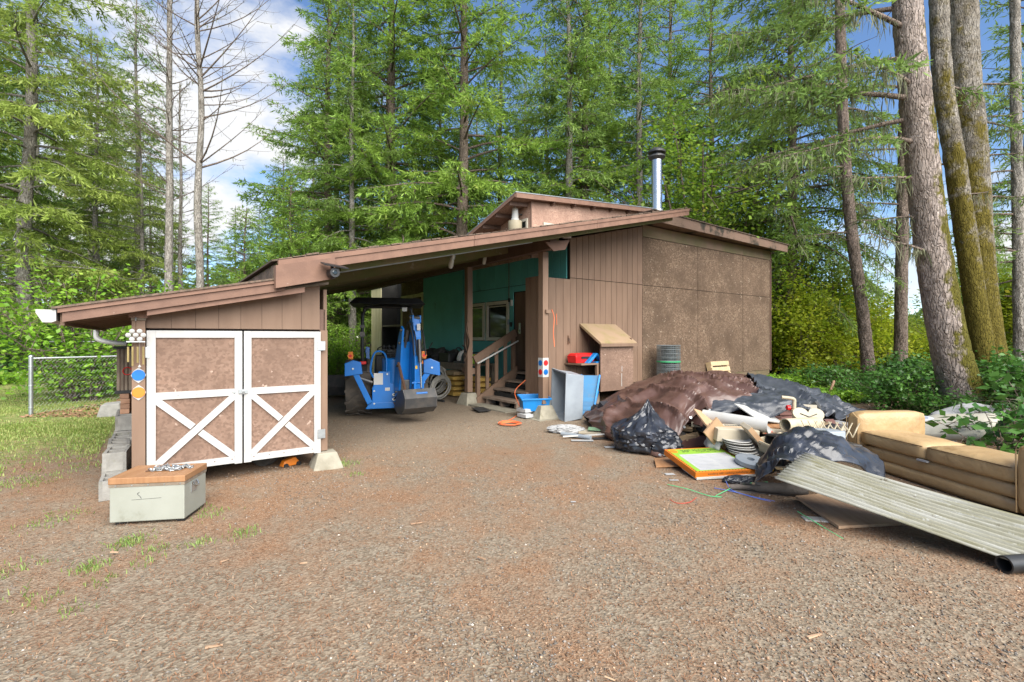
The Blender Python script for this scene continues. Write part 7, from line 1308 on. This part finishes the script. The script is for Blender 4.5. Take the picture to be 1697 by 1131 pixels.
ms = bpy.data.objects; mt_ = cushion('mattress', -.55, .55, -.42, .42, -.06, .06, par=None, r=.05, mat='mattress'); mt_.location = (6.25, 6.95, .34); mt_.rotation_euler = (R(-9), R(-10), R(32)); tag(mt_, 'dirty white foam mattress lying behind the sofa', 'mattress')
mt_ = cushion('mattress', -.5, .5, -.35, .35, -.04, .04, par=None, r=.035, mat='paper'); mt_.location = (7.3, 7.7, .40); mt_.rotation_euler = (R(6), R(-8), R(20)); tag(mt_, 'pale padded sheet under the shrub behind the mattress', 'mattress')
drape('grey_blanket', 'crumpled grey patterned blanket behind the sofa arm', 'blanket', 'cloth_grey', [[(5.3, 6.9, .05), (5.35, 7.3, .25), (5.5, 7.8, .1)], [(5.8, 6.8, .15), (5.9, 7.3, .35), (6.0, 7.9, .15)], [(6.5, 6.9, .1), (6.5, 7.4, .32), (6.6, 8.0, .1)]], 36, 36, .03, 31.0)
# ---- litter left of the heap
def slab(name, mat, label, px, py, w, d, t, rz, cat, rx=0.0, ry=0.0, z=0.0): return single(MB().box(-w / 2, w / 2, -d / 2, d / 2, 0, t), name, mat, label, cat, loc=G(px, py, z) + Vector((0, 0, .006)), rot=(rx, ry, rz))
slab('green_board', 'pale_green', 'faded green board lying in front of the brown tarp', 993, 713, .36, .16, .015, -.25, 'board', .08, .02, .06); slab('carton_scrap', 'carton', 'cream carton scrap under the green board', 980, 718, .42, .22, .03, -.15, 'carton'); slab('cardboard_piece', 'cardboard', 'brown cardboard piece at the left end of the tarp', 1000, 700, .30, .2, .10, .15, 'cardboard', .2)
slab('red_board', 'red', 'red board sticking out from under the tarp', 1001, 690, .36, .05, .03, .7, 'board', .1, -.35, .12); slab('cream_box', 'carton', 'cream box pushed under the left edge of the tarp', 1008, 688, .3, .25, .16, .5, 'box', .1, -.2)
slab('white_stick', 'white_plastic', 'long thin white stick in front of the green board', 976, 723, .85, .025, .02, .12, 'stick', 0, -.03, .03)
single(MB().tube([G(931, 719, .03), G(979, 726, .03)], .035, 10), 'grey_pipe', 'grey_plastic', 'grey plastic pipe on the gravel beside the white bag', 'pipe', smooth=True); bagmesh('white_bag', 'flat white plastic bag on the gravel left of the tarp', G(938, 716, 0) + Vector((0, 0, .04)), (.26, .13, .07), 12, (0, 0, -.1), 'paper', amp=.25)
slab('paper_scrap', 'paper', 'dirty flat paper scrap in front of the grey pipe', 965, 731, .34, .10, .004, -.05, 'paper'); slab('paper_scrap', 'paper', 'white paper strip on the gravel left of the bin bag', 969, 754, .05, .16, .003, -.35, 'paper'); slab('flyer', 'paper', 'folded coloured flyer beside the bin bag', 1011, 742, .16, .09, .004, .1, 'flyer'); slab('paper_scrap', 'paper', 'white paper scrap below the orange brown board', 1110, 787, .11, .06, .004, .1, 'paper'); slab('paper_scrap', 'paper', 'small white scrap below the first one near the printed box', 1117, 797, .10, .03, .003, 0, 'paper'); slab('paper_scrap', 'paper', 'tiny white paper scrap alone on the open gravel', 950, 833, .05, .02, .003, .1, 'paper')
slab('black_scrap', 'black_matte', 'flat black scrap at the left of the bin bag', 998, 728, .3, .1, .01, .05, 'scrap'); slab('old_plank', 'grey_wood', 'old grey plank lying on the ground under the wall cabinet', 1010, 672, .9, .2, .06, .55, 'plank', 0, 0, .02)
for i, (px, py, l, rz, lab) in enumerate(((1266, 904, .16, 1.2, 'thin twig on the gravel below the plywood'), (690, 868, .10, .4, 'small curved twig near the left foreground'), (798, 926, .07, -.6, 'short stub of wood in the middle foreground'), (355, 1072, .08, .3, 'pale bark chip in the left foreground'), (1350, 1055, .10, .35, 'pale wood chip in the right foreground'), (372, 930, .06, .9, 'orange bark chip left of the middle'), (503, 934, .05, .2, 'flat orange chip near the middle left'), (190, 916, .06, -.1, 'thin chip below the grass tuft'))):
    single(MB().hexa([(-l / 2, -.008, 0), (l / 2, -.004, 0), (l / 2, .006, 0), (-l / 2, .012, 0), (-l / 2, -.006, .008), (l / 2, -.003, .006), (l / 2, .005, .006), (-l / 2, .009, .008)]), 'wood_chip', 'plywood' if i > 2 else 'wood', lab, 'wood chip', 'twigs and chips on the gravel', loc=G(px, py, .01), rot=(0, 0, rz))

# ---- more loose rubbish at the mouth of the heap, each piece told apart
for (nm, mat, lab, cat, px, py, Y, w, d, t, rx, ry, rz) in (
    ('pale_plank', 'plywood', 'pale plank poking out behind the cream box', 'plank', 1228, 700, 6.6, .62, .07, .02, .1, -.15, .5), ('brown_plank', 'wood', 'brown plank under the tan pipe', 'plank', 1300, 722, 6.4, .55, .08, .025, .1, .12, -.2),
    ('red_sheet', 'rope_red', 'dark red sheet behind the ivory tub', 'sheet', 1278, 720, 6.45, .22, .16, .01, .9, .2, .4), ('cream_sheet', 'carton', 'cream sheet of card standing behind the ivory tub', 'sheet', 1296, 722, 6.5, .34, .22, .012, 1.0, .1, .2),
    ('white_tray', 'white_plastic', 'shallow white tray below the heart shaped seat', 'tray', 1340, 716, 6.35, .36, .2, .03, .2, .05, -.2), ('cardboard_strip', 'cardboard', 'torn cardboard strip beside the torn black plastic', 'cardboard', 1292, 790, 5.3, .22, .12, .006, .05, .1, .3),
    ('green_mesh_tray', 'green', 'green plastic tray deep in the heap behind the crate', 'tray', 1290, 742, 6.2, .22, .14, .05, .3, .1, .6), ('metal_bracket', 'galv', 'bent silver bracket on top of the black crate', 'bracket', 1326, 722, 5.9, .14, .03, .03, .2, .3, .4),
    ('foam_block', 'mattress', 'dirty foam block between the white discs and the tub', 'foam', 1262, 752, 6.1, .16, .12, .09, .2, .3, .2), ('wood_offcut', 'new_wood', 'short new wood offcut at the foot of the leaning carton', 'offcut', 1290, 776, 5.6, .2, .06, .03, 0, .05, .1),
    ('ivory_strip', 'offwhite', 'ivory strip lying over the brown cardboard sheet', 'strip', 1206, 708, 6.5, .5, .03, .012, .1, -.1, -.3), ('metal_sheet', 'dark_steel', 'dark metal sheet under the tarp flap', 'sheet', 1215, 735, 6.5, .4, .3, .01, .7, .1, .1)):
    single(MB().box(-w / 2, w / 2, -d / 2, d / 2, -t / 2, t / 2), nm, mat, lab, cat, loc=at(px, py, Y), rot=(rx, ry, rz), bevel=.003)
